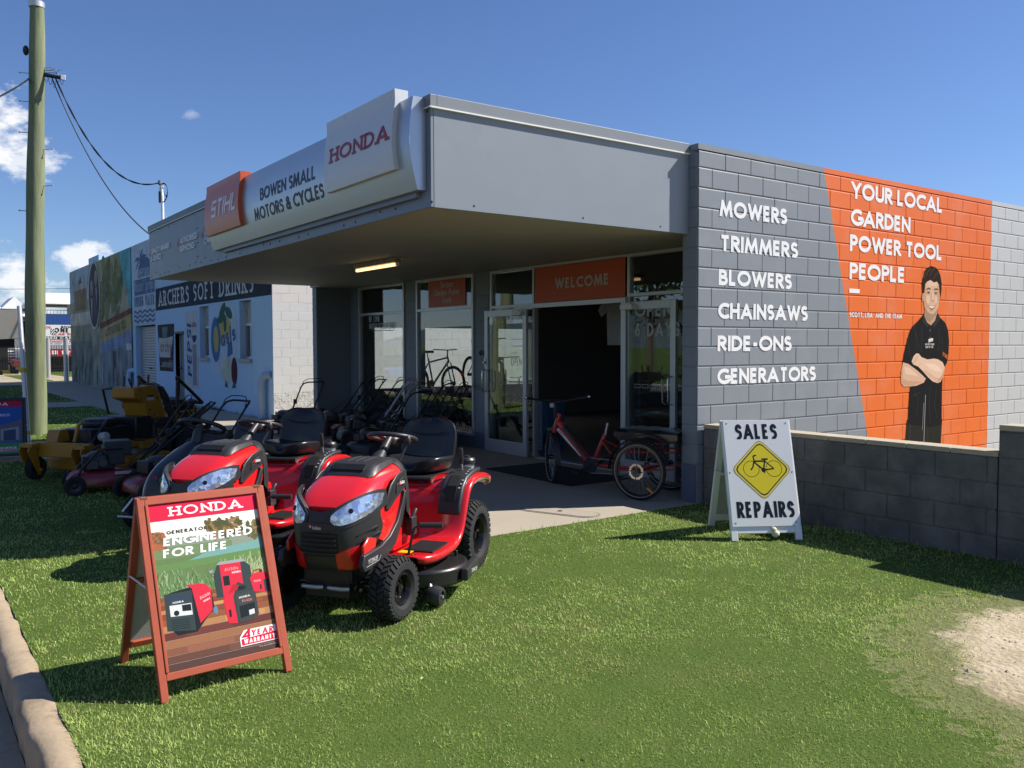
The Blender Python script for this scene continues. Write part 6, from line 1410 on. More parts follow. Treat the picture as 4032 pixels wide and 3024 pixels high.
# ------------------------------------------------------------------ walk-behind mowers
def push_mower(label, loc, rz, body, eng, hand, kind=0, group=None, s=1.0):
    """kind 0: two arched handle tubes; kind 1: long low commercial mower with a raised front bail"""
    t = thing('push_mower', label, 'push mower', loc, rz, group)
    m = M(); pl = [(.34, -.2), (.36, -.1), (.36, .1), (.34, .2), (.2, .25), (-.2, .25), (-.36, .2), (-.38, 0), (-.36, -.2), (-.2, -.25), (.2, -.25)]
    rs = [[(x * k_, y * k_, z) for x, y in pl] for k_, z in ((1, .085), (1.0, .15), (.93, .20), (.78, .235), (.5, .25))]
    m.rings(rs); m.build('deck', body, t, smooth=50)
    m = M(); m.lathe([(.13, .23), (.13, .30), (.15, .31), (.155, .37), (.14, .41), (.09, .44), (.02, .445)], (.02, 0, 0), (0, 0, 1), 24); m.box(-.12, .14, -.20, .16, .25, .36); m.box(.10, .2, -.14, .1, .27, .40); en = m.build('engine', eng, t, smooth=35, bevel=.008)
    m = M(); m.cyl((.0, .15, .33), (.0, .20, .33), .045, n=14); m.box(.05, .16, .16, .20, .27, .36); m.build('muffler', 'engine_grey', en, smooth=30)
    R_ = .105
    for x, y in ((.29, .27), (.29, -.27), (-.33, .275), (-.33, -.275)):
        m = M(); r = R_ if x > 0 else R_ * 1.1
        m.lathe([(r * .6, -.03), (r * .9, -.032), (r, -.02), (r, .02), (r * .9, .032), (r * .6, .03)], (x, y, r), (0, 1, 0), 28, 0, False, False)
        for i in range(22): a = i * 2 * math.pi / 22; m.obox((x + math.sin(a) * r, y, r + math.cos(a) * r), (.012, .05, .006), (0, a, 0))
        w = m.build('wheel', 'rubber', t, smooth=40)
        m = M(); m.lathe([(r * .62, -.02), (r * .3, -.012), (.02, -.026), (.003, -.028)], (x, y, r), (0, 1, 0), 20, 0, False, False); m.lathe([(r * .62, .02), (r * .3, .012), (.02, .026), (.003, .028)], (x, y, r), (0, 1, 0), 20, 0, False, False); m.build('rim', 'black_plastic', w, smooth=40)
    m = M(); hl = hand
    L = [(-.34, hl[0], .19), (-.62, hl[0], .52), (-.80, hl[0], .78), (-.89, hl[0], .905), (-.95, hl[0] * .93, .965), (-1.0, hl[0] * .70, .985), (-1.01, 0, .985)]
    pts = L + [(x, -y, z) for x, y, z in L[:-1]][::-1]; m.tube(pts, .0125, 8); h = m.build('handle', hl[1], t)
    m = M(); m.tube([(-.90, hl[0] * .95, .93), (-.93, hl[0] * .9, 1.0), (-.96, hl[0] * .6, 1.04), (-.965, 0, 1.045), (-.96, -hl[0] * .6, 1.04), (-.93, -hl[0] * .9, 1.0), (-.90, -hl[0] * .95, .93)], .0065, 6); m.build('bail', hl[2], h)
    m = M(); m.tube([(-.60, hl[0], .5), (-.60, -hl[0], .5)], .010, 6); m.box(-.72, -.66, hl[0] - .02, hl[0] + .02, .60, .68); m.tube([(-.1, .1, .35), (-.3, hl[0] * .8, .36), (-.62, hl[0], .56), (-.7, hl[0], .68)], .004, 5); m.tube([(-.08, -.05, .38), (-.3, -.1, .42), (-.65, -hl[0], .62)], .004, 5); m.build('crossbar', 'black', h)
    if kind == 0:
        m = M(); m.prism([(-.34, .12), (-.34, .30), (-.5, .42), (-.78, .36), (-.76, .1)], (0, .21, 0), (1, 0, 0), (0, 0, 1), .42); m.build('grass_bag', 'bag', t, smooth=0, bevel=.03)
    return t
mk('bag', (.022, .022, .024), .8, bump=.3, bscale=200); mk('engine_black', (.016, .016, .017), .4, var=.3, nscale=20); mk('engine_grey', (.07, .07, .072), .45, var=.3); mk('deck_red', (.22, .010, .012), .35, coat=.3, var=.1); mk('deck_dark', (.03, .032, .034), .45); mk('tube_red', (.30, .02, .02), .35); mk('deck_green', (.03, .08, .035), .4)
rp = push_mower('maroon commercial push mower with tall bail and front guard on the shaded lawn', (-4.57, -4.72, 0), math.atan2(-.99, -.10), 'deck_red', 'engine_black', (.22, 'black', 'black'), 1)
m = M(); m.tube([(.30, .2, .12), (.22, .2, .27), (.05, .2, .46), (-.02, .2, .485), (-.2, .2, .485)], .014, 8); m.tube([(.30, -.2, .12), (.22, -.2, .27), (.05, -.2, .46), (-.02, -.2, .485), (-.2, -.2, .485)], .014, 8); m.tube([(-.02, -.2, .485), (-.02, .2, .485)], .012, 8); m.build('guard', 'black', rp)
m = M(); m.box(-.30, -.02, -.13, .13, .40, .56); m.box(-.22, -.06, .1, .17, .3, .42); m.build('air_filter', 'black_plastic', rp, smooth=0, bevel=.012)
m = M(); m.tube([(-.3, .2, .2), (-1.22, .12, .95)], .013, 8); m.tube([(-.3, -.2, .2), (-1.22, -.12, .95)], .013, 8); m.obox((-1.0, .02, .80), (.30, .06, .05), (0, R(39), 0)); m.tube([(-1.0, .12, .80), (-.98, .2, .93), (-.92, .2, .98), (-.9, .0, .98), (-1.0, -.12, .8)], .008, 6); m.tube([(-1.2, -.12, .93), (-1.22, -.26, .85), (-1.16, -.27, .80), (-1.1, -.13, .83)], .007, 6); m.tube([(-1.22, .12, .95), (-1.22, -.12, .95)], .013, 8); m.build('long_handle', 'black', rp)
d = Decal((-.36, .2525, .14), (-1, 0, 0), (0, 0, 1), .0006, .002); d.rect(-.25, -.08, .06, .095, (.45, .45, .45)); d.build('label_strip', 'print', rp)
# large black bag mower with the cream lettering, behind the maroon one
bm_ = push_mower('black self-propelled mower with big grass catcher and white lettering in the shade', (-3.75, -4.28, 0), math.atan2(-.95, .25), 'deck_red', 'engine_black', (.24, 'black', 'black'), 1)
m = M(); m.prism([(-.30, .14), (-.30, .40), (-.45, .58), (-.86, .62), (-.95, .5), (-.92, .14)], (0, .26, 0), (1, 0, 0), (0, 0, 1), .52); m.build('grass_catcher', 'bag', bm_, smooth=0, bevel=.04)
d = Decal((-.40, .263, .33), (-1, 0, 0), (0, 0, 1), .0006, .002); d.rect(-.02, .36, -.03, .16, (.10, .01, .015)); d.up(); d.text('TORO', .085, .03, .02, (.5, .5, .5), w=.2, serif=.5, width=.27); d.build('bag_lettering', 'print', bm_)
# the row under the windows
row = [(-9.35, -.05, 80, 'deck_dark', 'engine_black', 'black', 'black', 'black push mower with black handle nearest the far wing wall'),
       (-8.72, -.10, 84, 'deck_dark', 'engine_grey', 'black', 'tube_red', 'black push mower with a red starter bail, second from the wing wall'),
       (-8.10, .00, 80, 'deck_red', 'engine_black', 'black', 'tube_red', 'red decked push mower in front of the far shop window'),
       (-7.55, -.12, 78, 'deck_dark', 'engine_grey', 'galv', 'tube_red', 'push mower with grey tube handle and red bail against the far window'),
       (-7.05, -.35, 82, 'deck_dark', 'engine_black', 'galv', 'galv', 'push mower with bare silver handle standing out in front of the row'),
       (-6.35, -.10, 76, 'deck_green', 'engine_black', 'black', 'black', 'dark green push mower before the pier between both windows'),
       (-5.75, -.20, 72, 'deck_dark', 'engine_black', 'black', 'black', 'black push mower nearest the doorway below the orange window sign')]
for x, y, a, b, e, h, bl, lab in row: push_mower(lab, (x, y, .006), R(a + 180), b, e, (.23, h, bl), 0, 'push mowers under the shop windows')
push_mower('small black mower with chrome wheels parked in front of the seat of the second tractor', (-5.2, -1.05, .006), R(200), 'deck_dark', 'engine_black', (.22, 'black', 'black'), 0, 'push mowers under the shop windows')
push_mower('black mower at the outer end of the row, lit pavement behind it', (-9.3, -.75, .006), R(190), 'deck_dark', 'engine_black', (.22, 'black', 'black'), 0, 'push mowers under the shop windows')

# ------------------------------------------------------------------ yellow stand-on mower and the machine behind it
mk('mower_yellow', (.36, .17, .015), .38, var=.14, nscale=9, dirt=((.10, .06, .02), 12, .66, .5))
yz = thing('stand_on_mower', 'yellow stand-on mower with tall control column and black engine in the shade', 'ride-on mower', (-6.8, -3.42, 0), A_ROW)
yl = yz
m = M(); m.box(.55, 1.98, -.40, -.30, .33, .40); m.box(.55, 1.98, .30, .40, .33, .40); m.box(1.90, 1.98, -.44, .44, .28, .46); m.box(.95, 1.1, -.46, .46, .30, .40); m.box(1.3, 1.62, .28, .43, .16, .40); m.build('frame', 'mower_yellow', yl, smooth=0, bevel=.012)
m = M(); pl = [(.75, -.62), (1.55, -.62), (1.72, -.4), (1.74, 0), (1.72, .4), (1.55, .62), (.75, .62), (.62, .3), (.62, -.3)]
m.prism(pl, (0, 0, .09), (1, 0, 0), (0, 1, 0), .15); m.build('cutting_deck', 'mower_yellow', yl, smooth=0, bevel=.02)
for s in (1, -1):
    m = M(); m.prism([(1.97, .46), (2.1, .44), (2.13, .36), (1.98, .06), (1.93, .06), (1.99, .34)], (0, s * .46, 0), (1, 0, 0), (0, 0, 1), .02); m.prism([(1.97, .46), (2.1, .44), (2.13, .36), (1.98, .06), (1.93, .06), (1.99, .34)], (0, s * .32, 0), (1, 0, 0), (0, 0, 1), .02); m.box(1.98, 2.1, s * .39 - .09, s * .39 + .09, .40, .45); m.cyl((1.96, s * .39 - .1, .12), (1.96, s * .39 + .1, .12), .018, n=10); m.build('caster_fork', 'mower_yellow', yl, smooth=0, bevel=.006)
    wheel(yl, (1.96, s * .39, .14), .142, .10, .07, 0, 18); wheel(yl, (.1, s * .42, .24), .242, .22, .13, 0, 22)
m = M(); m.box(1.0, 1.72, -.27, .22, .40, .60); m.lathe([(.2, .6), (.21, .66), (.18, .70), (.05, .71)], (1.28, -.05, 0), (0, 0, 1), 22); m.box(.72, 1.02, -.3, .3, .42, .70); m.prism([(1.78, .42), (1.45, .72), (1.42, .70), (1.72, .40)], (0, .26, 0), (1, 0, 0), (0, 0, 1), .05); e = m.build('engine', 'engine_black', yl, smooth=30, bevel=.015)
m = M(); m.lathe([(.055, 0), (.06, .05), (.055, .09), (.02, .1)], (1.6, .27, .50), (0, 1, .1), 18); m.build('oil_filter', 'board_back', e)
m = M(); m.tube([(1.85, .1, .46), (1.8, .12, .66), (1.78, .16, .7)], .022, 8); m.prism([(1.7, .46), (1.92, .46), (1.86, .6), (1.74, .6)], (0, -.1, 0), (1, 0, 0), (0, 0, 1), .18); m.build('lever', 'mower_yellow', yl)
m = M(); m.prism([(.98, .94), (.98, 1.08), (.62, 1.10), (.50, 1.02), (.30, .52), (.60, .52), (.72, .62), (.80, .88)], (0, .24, 0), (1, 0, 0), (0, 0, 1), .36); col_ = m.build('control_column', 'mower_yellow', yl, smooth=0, bevel=.02)
m = M()
for x, z in ((.93, 1.0), (.86, 1.04), (.85, .92), (.70, .78), (.62, .70), (.55, .93)): m.cyl((x, .24, z), (x, .252, z), .014, n=8)
m.build('bolt', 'steel', col_, smooth=0)
d = Decal((.74, .2405, .9), (-1, 0, 0), (0, 0, 1), .0005, .001); d.rect(0, .14, 0, .07, (.45, .45, .45)); d.up(); d.rect(0, .14, .045, .07, (.03, .03, .03)); d.build('label_strip', 'print', col_)
m = M(); m.prism([(.60, 1.09), (.50, 1.08), (.40, .95), (.22, .55), (.32, .52), (.46, .86), (.56, 1.03)], (0, .32, 0), (1, 0, 0), (0, 0, 1), .05); m.prism([(.60, 1.09), (.50, 1.08), (.40, .95), (.22, .55), (.32, .52), (.46, .86), (.56, 1.03)], (0, -.25, 0), (1, 0, 0), (0, 0, 1), .05); m.build('thigh_pad', 'black_plastic', yl, smooth=0, bevel=.012)
m = M(); m.tube([(.92, .18, 1.05), (.98, .18, 1.16), (1.0, .18, 1.2)], .013, 8); m.tube([(.75, .12, 1.08), (.74, .12, 1.2)], .016, 8); m.tube([(.62, .16, 1.08), (.60, .16, 1.24)], .016, 8); m.tube([(.75, -.12, 1.08), (.74, -.12, 1.22)], .016, 8); m.build('control_lever', 'black_plastic', yl)
m = M(); m.box(.34, .72, .18, .33, .36, .62); m.box(.34, .72, .20, .36, .58, .66); bb = m.build('battery_box', 'black_plastic', yl, smooth=0, bevel=.02)
d = Decal((.66, .3305, .44), (-1, 0, 0), (0, 0, 1), .0005, .001); d.ell(.03, .04, .035, .042, (.40, .22, .02), 20); d.up(); d.text('W', .045, .008, .018, (.02, .02, .02), w=.2, width=.045); d.text('WRIGHT', .045, .075, .018, (.40, .30, .10), w=.14, width=.2); d.build('brand_lettering', 'print', bb)
m = M(); m.box(.05, .35, -.3, .3, .2, .5); m.box(-.25, .05, -.24, .24, .12, .16); m.build('platform', 'black', yl, smooth=0, bevel=.01)
# zero-turn mower with roll bar and high seat, behind it
zt = thing('zero_turn_mower', 'black and yellow zero-turn mower with folded roll bar behind the stand-on mower', 'ride-on mower', (-8.45, -3.1, 0), A_ROW)
m = M(); m.box(-.45, .30, -.38, .38, .28, .60); m.box(-.5, -.44, -.36, .36, .30, .62); m.build('body', 'mower_yellow', zt, smooth=0, bevel=.02)
m = M(); m.box(-.1, .1, .381, .39, .42, .58); m.box(-.36, .3, -.3, .3, .6, .68); m.lathe([(.2, .68), (.2, .76), (.1, .80)], (-.25, 0, 0), (0, 0, 1), 18); m.build('engine', 'engine_black', zt, smooth=30)
seat(zt, .45, .66, 1.05)
m = M()
for s in (1, -1): m.tube([(.12, s * .36, .55), (.10, s * .36, 1.05)], .03, 8); m.tube([(.10, s * .36, 1.05), (.12, s * .36, 1.14), (-.5, s * .36, .70)], .028, 8); m.tube([(.85, s * .3, .6), (.98, s * .28, .98), (.99, s * .1, 1.0)], .018, 8)
m.tube([(-.5, .36, .7), (-.5, -.36, .7)], .028, 8); m.build('roll_bar', 'black', zt)
m = M(); m.box(.3, 1.5, -.35, .35, .3, .38); m.prism([(.55, -.6), (1.25, -.6), (1.4, 0), (1.25, .6), (.55, .6)], (0, 0, .1), (1, 0, 0), (0, 1, 0), .15); m.build('cutting_deck', 'mower_yellow', zt, smooth=0, bevel=.02)
for s in (1, -1): wheel(zt, (0, s * .46, .27), .272, .24, .14, 0, 20); wheel(zt, (1.5, s * .36, .15), .152, .1, .07, 0, 16)

# ------------------------------------------------------------------ red cargo tricycle before the doorway
tk = thing('tricycle', 'red electric cargo tricycle with a covered rear basket parked before the doorway', 'tricycle', (-.6, .01, .006), math.atan2(-.34, -.94))
mk('trike_red', (.42, .022, .018), .3, coat=.5, var=.06)
def spoke_wheel(t, c, Rr, lean=0, disc=False, parent_name='wheel', stripe=True):
    B = Matrix.Translation(c) @ Matrix.Rotation(lean, 4, 'Z'); m = M(); m.x = B
    m.torus((0, 0, 0), (0, 1, 0), Rr - .022, .022, 56, 10); w = m.build(parent_name, 'rubber', t, smooth=60)
    m = M(); m.x = B; m.lathe([(Rr - .042, -.014), (Rr - .058, -.012), (Rr - .062, 0), (Rr - .058, .012), (Rr - .042, .014)], (0, 0, 0), (0, 1, 0), 48, 0, True); m.cyl((0, -.05, 0), (0, .05, 0), .028, n=16); m.build('rim', 'black_gloss', w)
    if stripe:
        m = M(); m.x = B
        for s in (1, -1): m.torus((0, s * .0155, 0), (0, 1, 0), Rr - .033, .0045, 56, 6)
        m.build('reflective_band', simple('band', (.42, .42, .42), .5), w)
    m = M(); m.x = B
    for i in range(28):
        a = 2 * math.pi * i / 28; b = a + (.5 if i % 2 else -.5); s = .03 if (i // 2) % 2 else -.03
        m.cyl((math.cos(b) * .027, s, math.sin(b) * .027), (math.cos(a) * (Rr - .06), 0, math.sin(a) * (Rr - .06)), .0013, n=4)
    m.build('spokes', 'galv', w, smooth=0)
    if disc:
        m = M(); m.x = B; pr = []
        for i in range(48): a = 2 * math.pi * i / 48; r = .082 + (.004 if i % 4 < 2 else -.002); pr.append((r * math.cos(a), r * math.sin(a)))
        n = 48; A = [(x, .062, z) for x, z in pr]; Bi = [(x * .72, .062, z * .72) for x, z in pr]; m.add(A + Bi, [(i, (i + 1) % n, n + (i + 1) % n, n + i) for i in range(n) if i % 12 > 0]); m.build('brake_disc', 'steel', w, smooth=0)
        m = M(); m.x = B; m.obox((-.14, .02, -.19), (.085, .02, .024), (0, R(-35), 0)); m.build('reflector', simple('amber', (.75, .25, .01), .25), w, smooth=0, bevel=.006)
    return w
for s in (1, -1): spoke_wheel(tk, (0, s * .385, .306), .306, 0, s > 0)
st_ = R(-46)
FW_ = (1.27 + .13 * math.cos(st_), .13 * math.sin(st_), .306)
spoke_wheel(tk, FW_, .306, st_)
m = M()
hd = Vector((1.20, 0, .80)); hb = Vector((1.25, 0, .66)); bb0 = Vector((.76, 0, .27)); sc0 = Vector((.60, 0, .62))
m.tube([hd + Vector((-.012, 0, .03)), hb + Vector((.02, 0, -.05))], .028, 12); m.tube([(1.20, 0, .72), (1.0, 0, .505), (.80, 0, .29)], [.042, .046, .046], 12); m.tube([bb0, sc0], .024, 12); m.tube([bb0 + Vector((-.02, 0, .0)), (.35, .0, .27), (.0, 0, .30)], .020, 10); m.obox(bb0 + Vector((.03, 0, .02)), (.15, .07, .09), (0, R(35), 0))
for s in (1, -1): m.tube([(.64, s * .02, .56), (.45, s * .16, .44), (.3, s * .2, .42)], .010, 8); m.tube([(.32, s * .2, .27), (-.3, s * .2, .32)], .010, 8); m.tube([(.3, s * .22, .47), (-.32, s * .22, .50)], .010, 8); m.tube([(.28, s * .2, .55), (-.34, s * .2, .60)], .008, 8)
m.tube([(-.32, -.22, .50), (-.32, .22, .50)], .010, 8); m.tube([(.3, -.22, .47), (.3, .22, .47)], .010, 8); m.tube([(0, -.36, .306), (0, .36, .306)], .018, 10); m.build('frame', 'trike_red', tk, smooth=50)
m = M(); m.prism([(1.145, .665), (.83, .33), (.81, .36), (1.12, .70)], (0, .045, 0), (1, 0, 0), (0, 0, 1), .09); m.build('battery', 'black_plastic', tk, smooth=0, bevel=.012)
d = Decal((1.19, .0475, .655), (-.72, 0, -.69), (-.69, 0, .72), .0004, .001); d.poly([(.0, -.018), (.42, -.006), (.42, .006), (.0, .018)], (.7, .7, .7)); d.up(); d.text('TEBCO', .022, .012, -.011, (.25, .02, .02), w=.2, width=.1); d.build('frame_lettering', 'print', tk)
B = Matrix.Translation((1.27, 0, .62)) @ Matrix.Rotation(st_, 4, 'Z')
m = M(); m.x = B
for s in (1, -1): m.tube([(0.0, s * .062, .03), (.05, s * .062, -.12), (.12, s * .062, -.315)], [.018, .022, .014], 10)
m.obox((.005, 0, .03), (.05, .16, .035)); fk = m.build('fork', 'black_plastic', tk, smooth=40)
m = M(); m.x = B
for s in (1, -1): m.tube([(.005, s * .062, .02), (.03, s * .062, -.06)], .0165, 10)
m.build('stanchion', 'steel', fk)
m = M(); m.x = B; m.tube([(-.05, 0, .16), (-.075, 0, .27), (-.06, 0, .33)], .018, 10); m.tube([(-.16, -.34, .40), (-.08, -.2, .37), (-.05, -.05, .34), (-.05, .05, .34), (-.08, .2, .37), (-.16, .34, .40)], .0115, 8); hbb = m.build('handlebar', 'black', fk)
m = M(); m.x = B; m.cyl((-.20, -.36, .405), (-.12, -.28, .385), .017, n=10); m.cyl((-.20, .36, .405), (-.12, .28, .385), .017, n=10); m.build('grip', 'rubber', hbb)
m = M(); m.x = B; m.ball((-.205, -.365, .407), .02, 10, 8); m.ball((-.205, .365, .407), .02, 10, 8); m.build('bar_end', 'steel', hbb)
m = M(); m.x = B; m.obox((.05, .0, .30), (.03, .07, .06)); m.build('headlamp', 'sign_silver', hbb, smooth=0, bevel=.008)
m = M(); m.x = Matrix.Translation(FW_) @ Matrix.Rotation(st_, 4, 'Z'); rs = []
for a in range(20, 200, 12): rr = .338; rs.append([(math.cos(R(a)) * rr, y, math.sin(R(a)) * rr - abs(y) * .25) for y in (-.035, 0, .035)])
m.rings(rs, closed=False); m.build('mudguard', 'black', tk, smooth=60)
for s in (1, -1):
    m = M(); rs = []
    for a in range(0, 176, 11): rr = .345; rs.append([(math.cos(R(a)) * rr, s * .385 + y, .306 + math.sin(R(a)) * rr - abs(y) * .3) for y in (-.035, 0, .035)])
    m.rings(rs, closed=False); m.build('mudguard', 'black', tk, smooth=60)
m = M(); m.tube([sc0 - Vector((0, 0, .02)), sc0 + Vector((-.03, 0, .13))], .014, 10); m.build('seat_post', 'galv', tk)
m = M(); m.cyl((.76, -.07, .27), (.76, .07, .27), .024, n=12); m.lathe([(.085, .052), (.09, .056), (.085, .06)], (.76, 0, .27), (0, 1, 0), 28); m.tube([(.76, .07, .27), (.89, .085, .20)], .012, 8); m.tube([(.76, -.07, .27), (.63, -.085, .34)], .012, 8); m.obox((.90, .12, .20), (.09, .08, .022)); m.obox((.62, -.12, .34), (.09, .08, .022)); m.build('crankset', 'black', tk, smooth=30)
m = M(); m.tube([(.76, .056, .185), (.4, .05, .2), (.05, .04, .25)], .005, 5); m.tube([(.76, .056, .355), (.4, .05, .34), (.05, .04, .36)], .005, 5); m.build('chain', 'galv', tk)
m = M(); m.box(-.36, .32, -.26, .26, .60, .665); 
for i in range(9): m.box(-.36 + i * .08, -.352 + i * .08, -.262, -.258, .50, .62); m.box(-.36 + i * .08, -.352 + i * .08, .258, .262, .50, .62)
m.build('basket', 'black', tk, smooth=0)
m = M(); rs = []; random.seed(21)
for i in range(9):
    x = -.38 + i * .09; rs.append([(x, -.28, .60 + random.uniform(-.02, .02)), (x, -.285, .69), (x, -.2, .715 + random.uniform(-.012, .012)), (x, 0, .71 + random.uniform(-.02, .02)), (x, .2, .715 + random.uniform(-.012, .012)), (x, .285, .69), (x, .28 + random.uniform(-.01, .015), .62 + random.uniform(-.025, .025))])
m.rings(rs, closed=False); m.build('basket_cover', simple('tarp', (.016, .017, .022), .22, spec=.7), tk, smooth=60)

# ------------------------------------------------------------------ stock inside the shop
def bicycle(label, loc, rz, c, group='bicycles behind the shop windows'):
    t = thing('bicycle', label, 'bicycle', loc, rz, group)
    for x in (-.52, .52): spoke_wheel(t, (x, 0, .34), .34, 0, False, 'wheel', False)
    m = M(); hd = (.36, 0, .86); bb0 = (-.06, 0, .30); st2 = (-.2, 0, .82)
    m.tube([hd, (.40, 0, .74)], .02, 8); m.tube([(.385, 0, .76), bb0], .022, 8); m.tube([(.37, 0, .84), (-.18, 0, .74)], .018, 8); m.tube([bb0, st2], .018, 8); m.tube([bb0, (-.52, .05, .34)], .010, 6); m.tube([bb0, (-.52, -.05, .34)], .010, 6); m.tube([(-.18, 0, .74), (-.52, .05, .34)], .009, 6); m.tube([(-.18, 0, .74), (-.52, -.05, .34)], .009, 6); m.tube([(.40, .05, .74), (.52, .05, .34)], .013, 6); m.tube([(.40, -.05, .74), (.52, -.05, .34)], .013, 6); m.build('frame', c, t)
    m = M(); m.tube([(-.2, 0, .8), (-.23, 0, .93)], .013, 6); m.obox((-.22, 0, .95), (.26, .12, .05)); m.build('saddle', 'black', t, smooth=0, bevel=.02)
    m = M(); m.tube([(.36, 0, .86), (.37, 0, .98)], .014, 6); m.tube([(.30, -.32, 1.0), (.38, 0, .985), (.30, .32, 1.0)], .012, 6); m.build('handlebar', 'black', t)
    m = M(); m.lathe([(.09, -.05), (.09, -.046)], bb0, (0, 1, 0), 20); m.tube([(-.06, -.06, .3), (.08, -.08, .22)], .01, 6); m.tube([(-.06, .06, .3), (-.2, .08, .38)], .01, 6); m.build('crankset', 'black', t)
    return t
mk('bike_yellow', (.5, .38, .02), .3); mk('bike_white', (.6, .6, .6), .3); mk('bike_black', (.02, .02, .02), .3)
for i, (x, y, z, a, c, lab) in enumerate(((-8.9, 2.2, .55, 12, 'bike_white', 'white bicycle raised on a stand behind the far shop window'), (-6.9, 2.0, .75, -8, 'bike_black', 'black bicycle hung high behind the near shop window'), (-6.0, 1.9, .02, 15, 'bike_yellow', 'yellow bicycle low behind the near shop window'), (-7.6, 2.9, .02, 35, 'bike_black', 'black bicycle on the floor between the windows'), (-8.3, 3.4, .4, -30, 'bike_black', 'dark bicycle deeper inside near the side opening'))): bicycle(lab, (x, y, z), R(a), c)
gate = thing('lattice_gate', 'folding black lattice security gate behind the shop windows', 'security gate', (-9.4, 1.15, 0))
m = M()
for i in range(20):
    x = .05 + i * .2
    if 1.75 < x < 2.2: continue
    m.tube([(x, 0, .25), (x + .28, .01, .72)], .009, 5); m.tube([(x + .28, .015, .25), (x, .02, .72)], .009, 5)
m.build('lattice', 'black', gate)
sh = thing('shelving', 'tall dark shelving full of boxed stock deep inside the doorway', 'shelf', (-3.4, 3.9, 0))
m = M()
for x in (-.9, .4, 1.7, 3.0): m.box(x - .02, x + .02, -.02, .42, 0, 2.5)
for z in (.45, .95, 1.45, 1.95, 2.45): m.box(-.9, 3.0, -.02, .42, z - .03, z)
m.build('frame', 'dark_int', sh, smooth=0)
cols = (('box_brown', (.30, .21, .12)), ('box_white', (.55, .55, .55)), ('box_yellow', (.55, .42, .07)), ('box_orange', (.55, .14, .04)), ('box_black', (.035, .035, .04)))
for n_, c in cols: mk(n_, c, .6)
random.seed(12); k_ = 0
for z in (.45, .95, 1.45, 1.95):
    x = -4.2
    while x < -.55:
        w = random.uniform(.18, .42); h = random.uniform(.2, .42); n_ = random.choice(cols)[0]
        m = M(); m.box(-w / 2, w / 2, .02, .36, 0, h); m.box(-w / 2 + .01, w / 2 - .01, .015, .02, h * .3, h * .6)
        b = m.build('stock_box', n_, None, smooth=0, loc=(x + w / 2, 3.9, z)); k_ += 1
        tag(b, 'small stock carton or box standing on the dark shelving deep inside', 'box', 'stock boxes on the dark shelving'); x += w + random.uniform(.03, .2)
m = M(); m.box(-.16, .16, -.16, .16, 0, .78); o = m.build('carton', simple('blue_carton', (.04, .10, .22), .6), None, smooth=0, loc=(-4.32, 1.5, .012)); tag(o, 'upright blue and white printed carton just inside the left of the doorway', 'box')
d = Decal((-.16, -.161, 0), (1, 0, 0), (0, 0, 1), .001); d.rect(0, .18, .02, .76, (.45, .47, .5)); d.up(); 
for i in range(18): d.rect(.02, .16, .06 + i * .038, .075 + i * .038, (.06, .16, .38))
pq = d.build('carton_print', 'print', o)
for x, y, w, h, lab in ((-2.9, 2.7, .55, .75, 'black engine crate with a white badge standing on the shop floor'), (-2.1, 2.5, .6, .8, 'middle dark generator carton facing the open doorway'), (-3.5, 2.9, .4, .7, 'narrow dark carton beside the left door post inside')):
    m = M(); m.box(-w / 2, w / 2, -.25, .25, .5, .5 + h); m.box(-w / 2 - .02, w / 2 + .02, -.28, .28, .46, .5); m.box(-w / 2, w / 2, -.25, .25, .0, .46); o = m.build('carton', 'box_black', None, smooth=0, loc=(x, y, .012), bevel=.02); tag(o, lab, 'box')
d = Decal((-.12, -.252, .95), (1, 0, 0), (0, 0, 1), .001); d.line([(0, .05), (.08, .09), (.12, .11), (.16, .09), (.24, .05), (.16, .02), (.12, 0), (.08, .02), (0, .05)], .012, (.5, .5, .5)); d.rect(.03, .21, .04, .06, (.5, .5, .5)); db = d.build('emblem', 'print', o)
db.parent = [q for q in COL.objects if q.get('label') == 'middle dark generator carton facing the open doorway'][0]
ts = thing('t_shirt', 'pale t-shirt hanging at the top left inside the open doorway', 'shirt', (-3.55, 2.2, 1.62))
m = M(); m.prism([(-.22, 0), (.22, 0), (.24, .5), (.36, .42), (.44, .54), (.24, .72), (.08, .75), (0, .70), (-.08, .75), (-.24, .72), (-.44, .54), (-.36, .42), (-.24, .5)], (0, 0, 0), (1, 0, 0), (0, 0, 1), .02); m.build('cloth', simple('tee', (.55, .56, .56), .9), ts, smooth=0, bevel=.006)
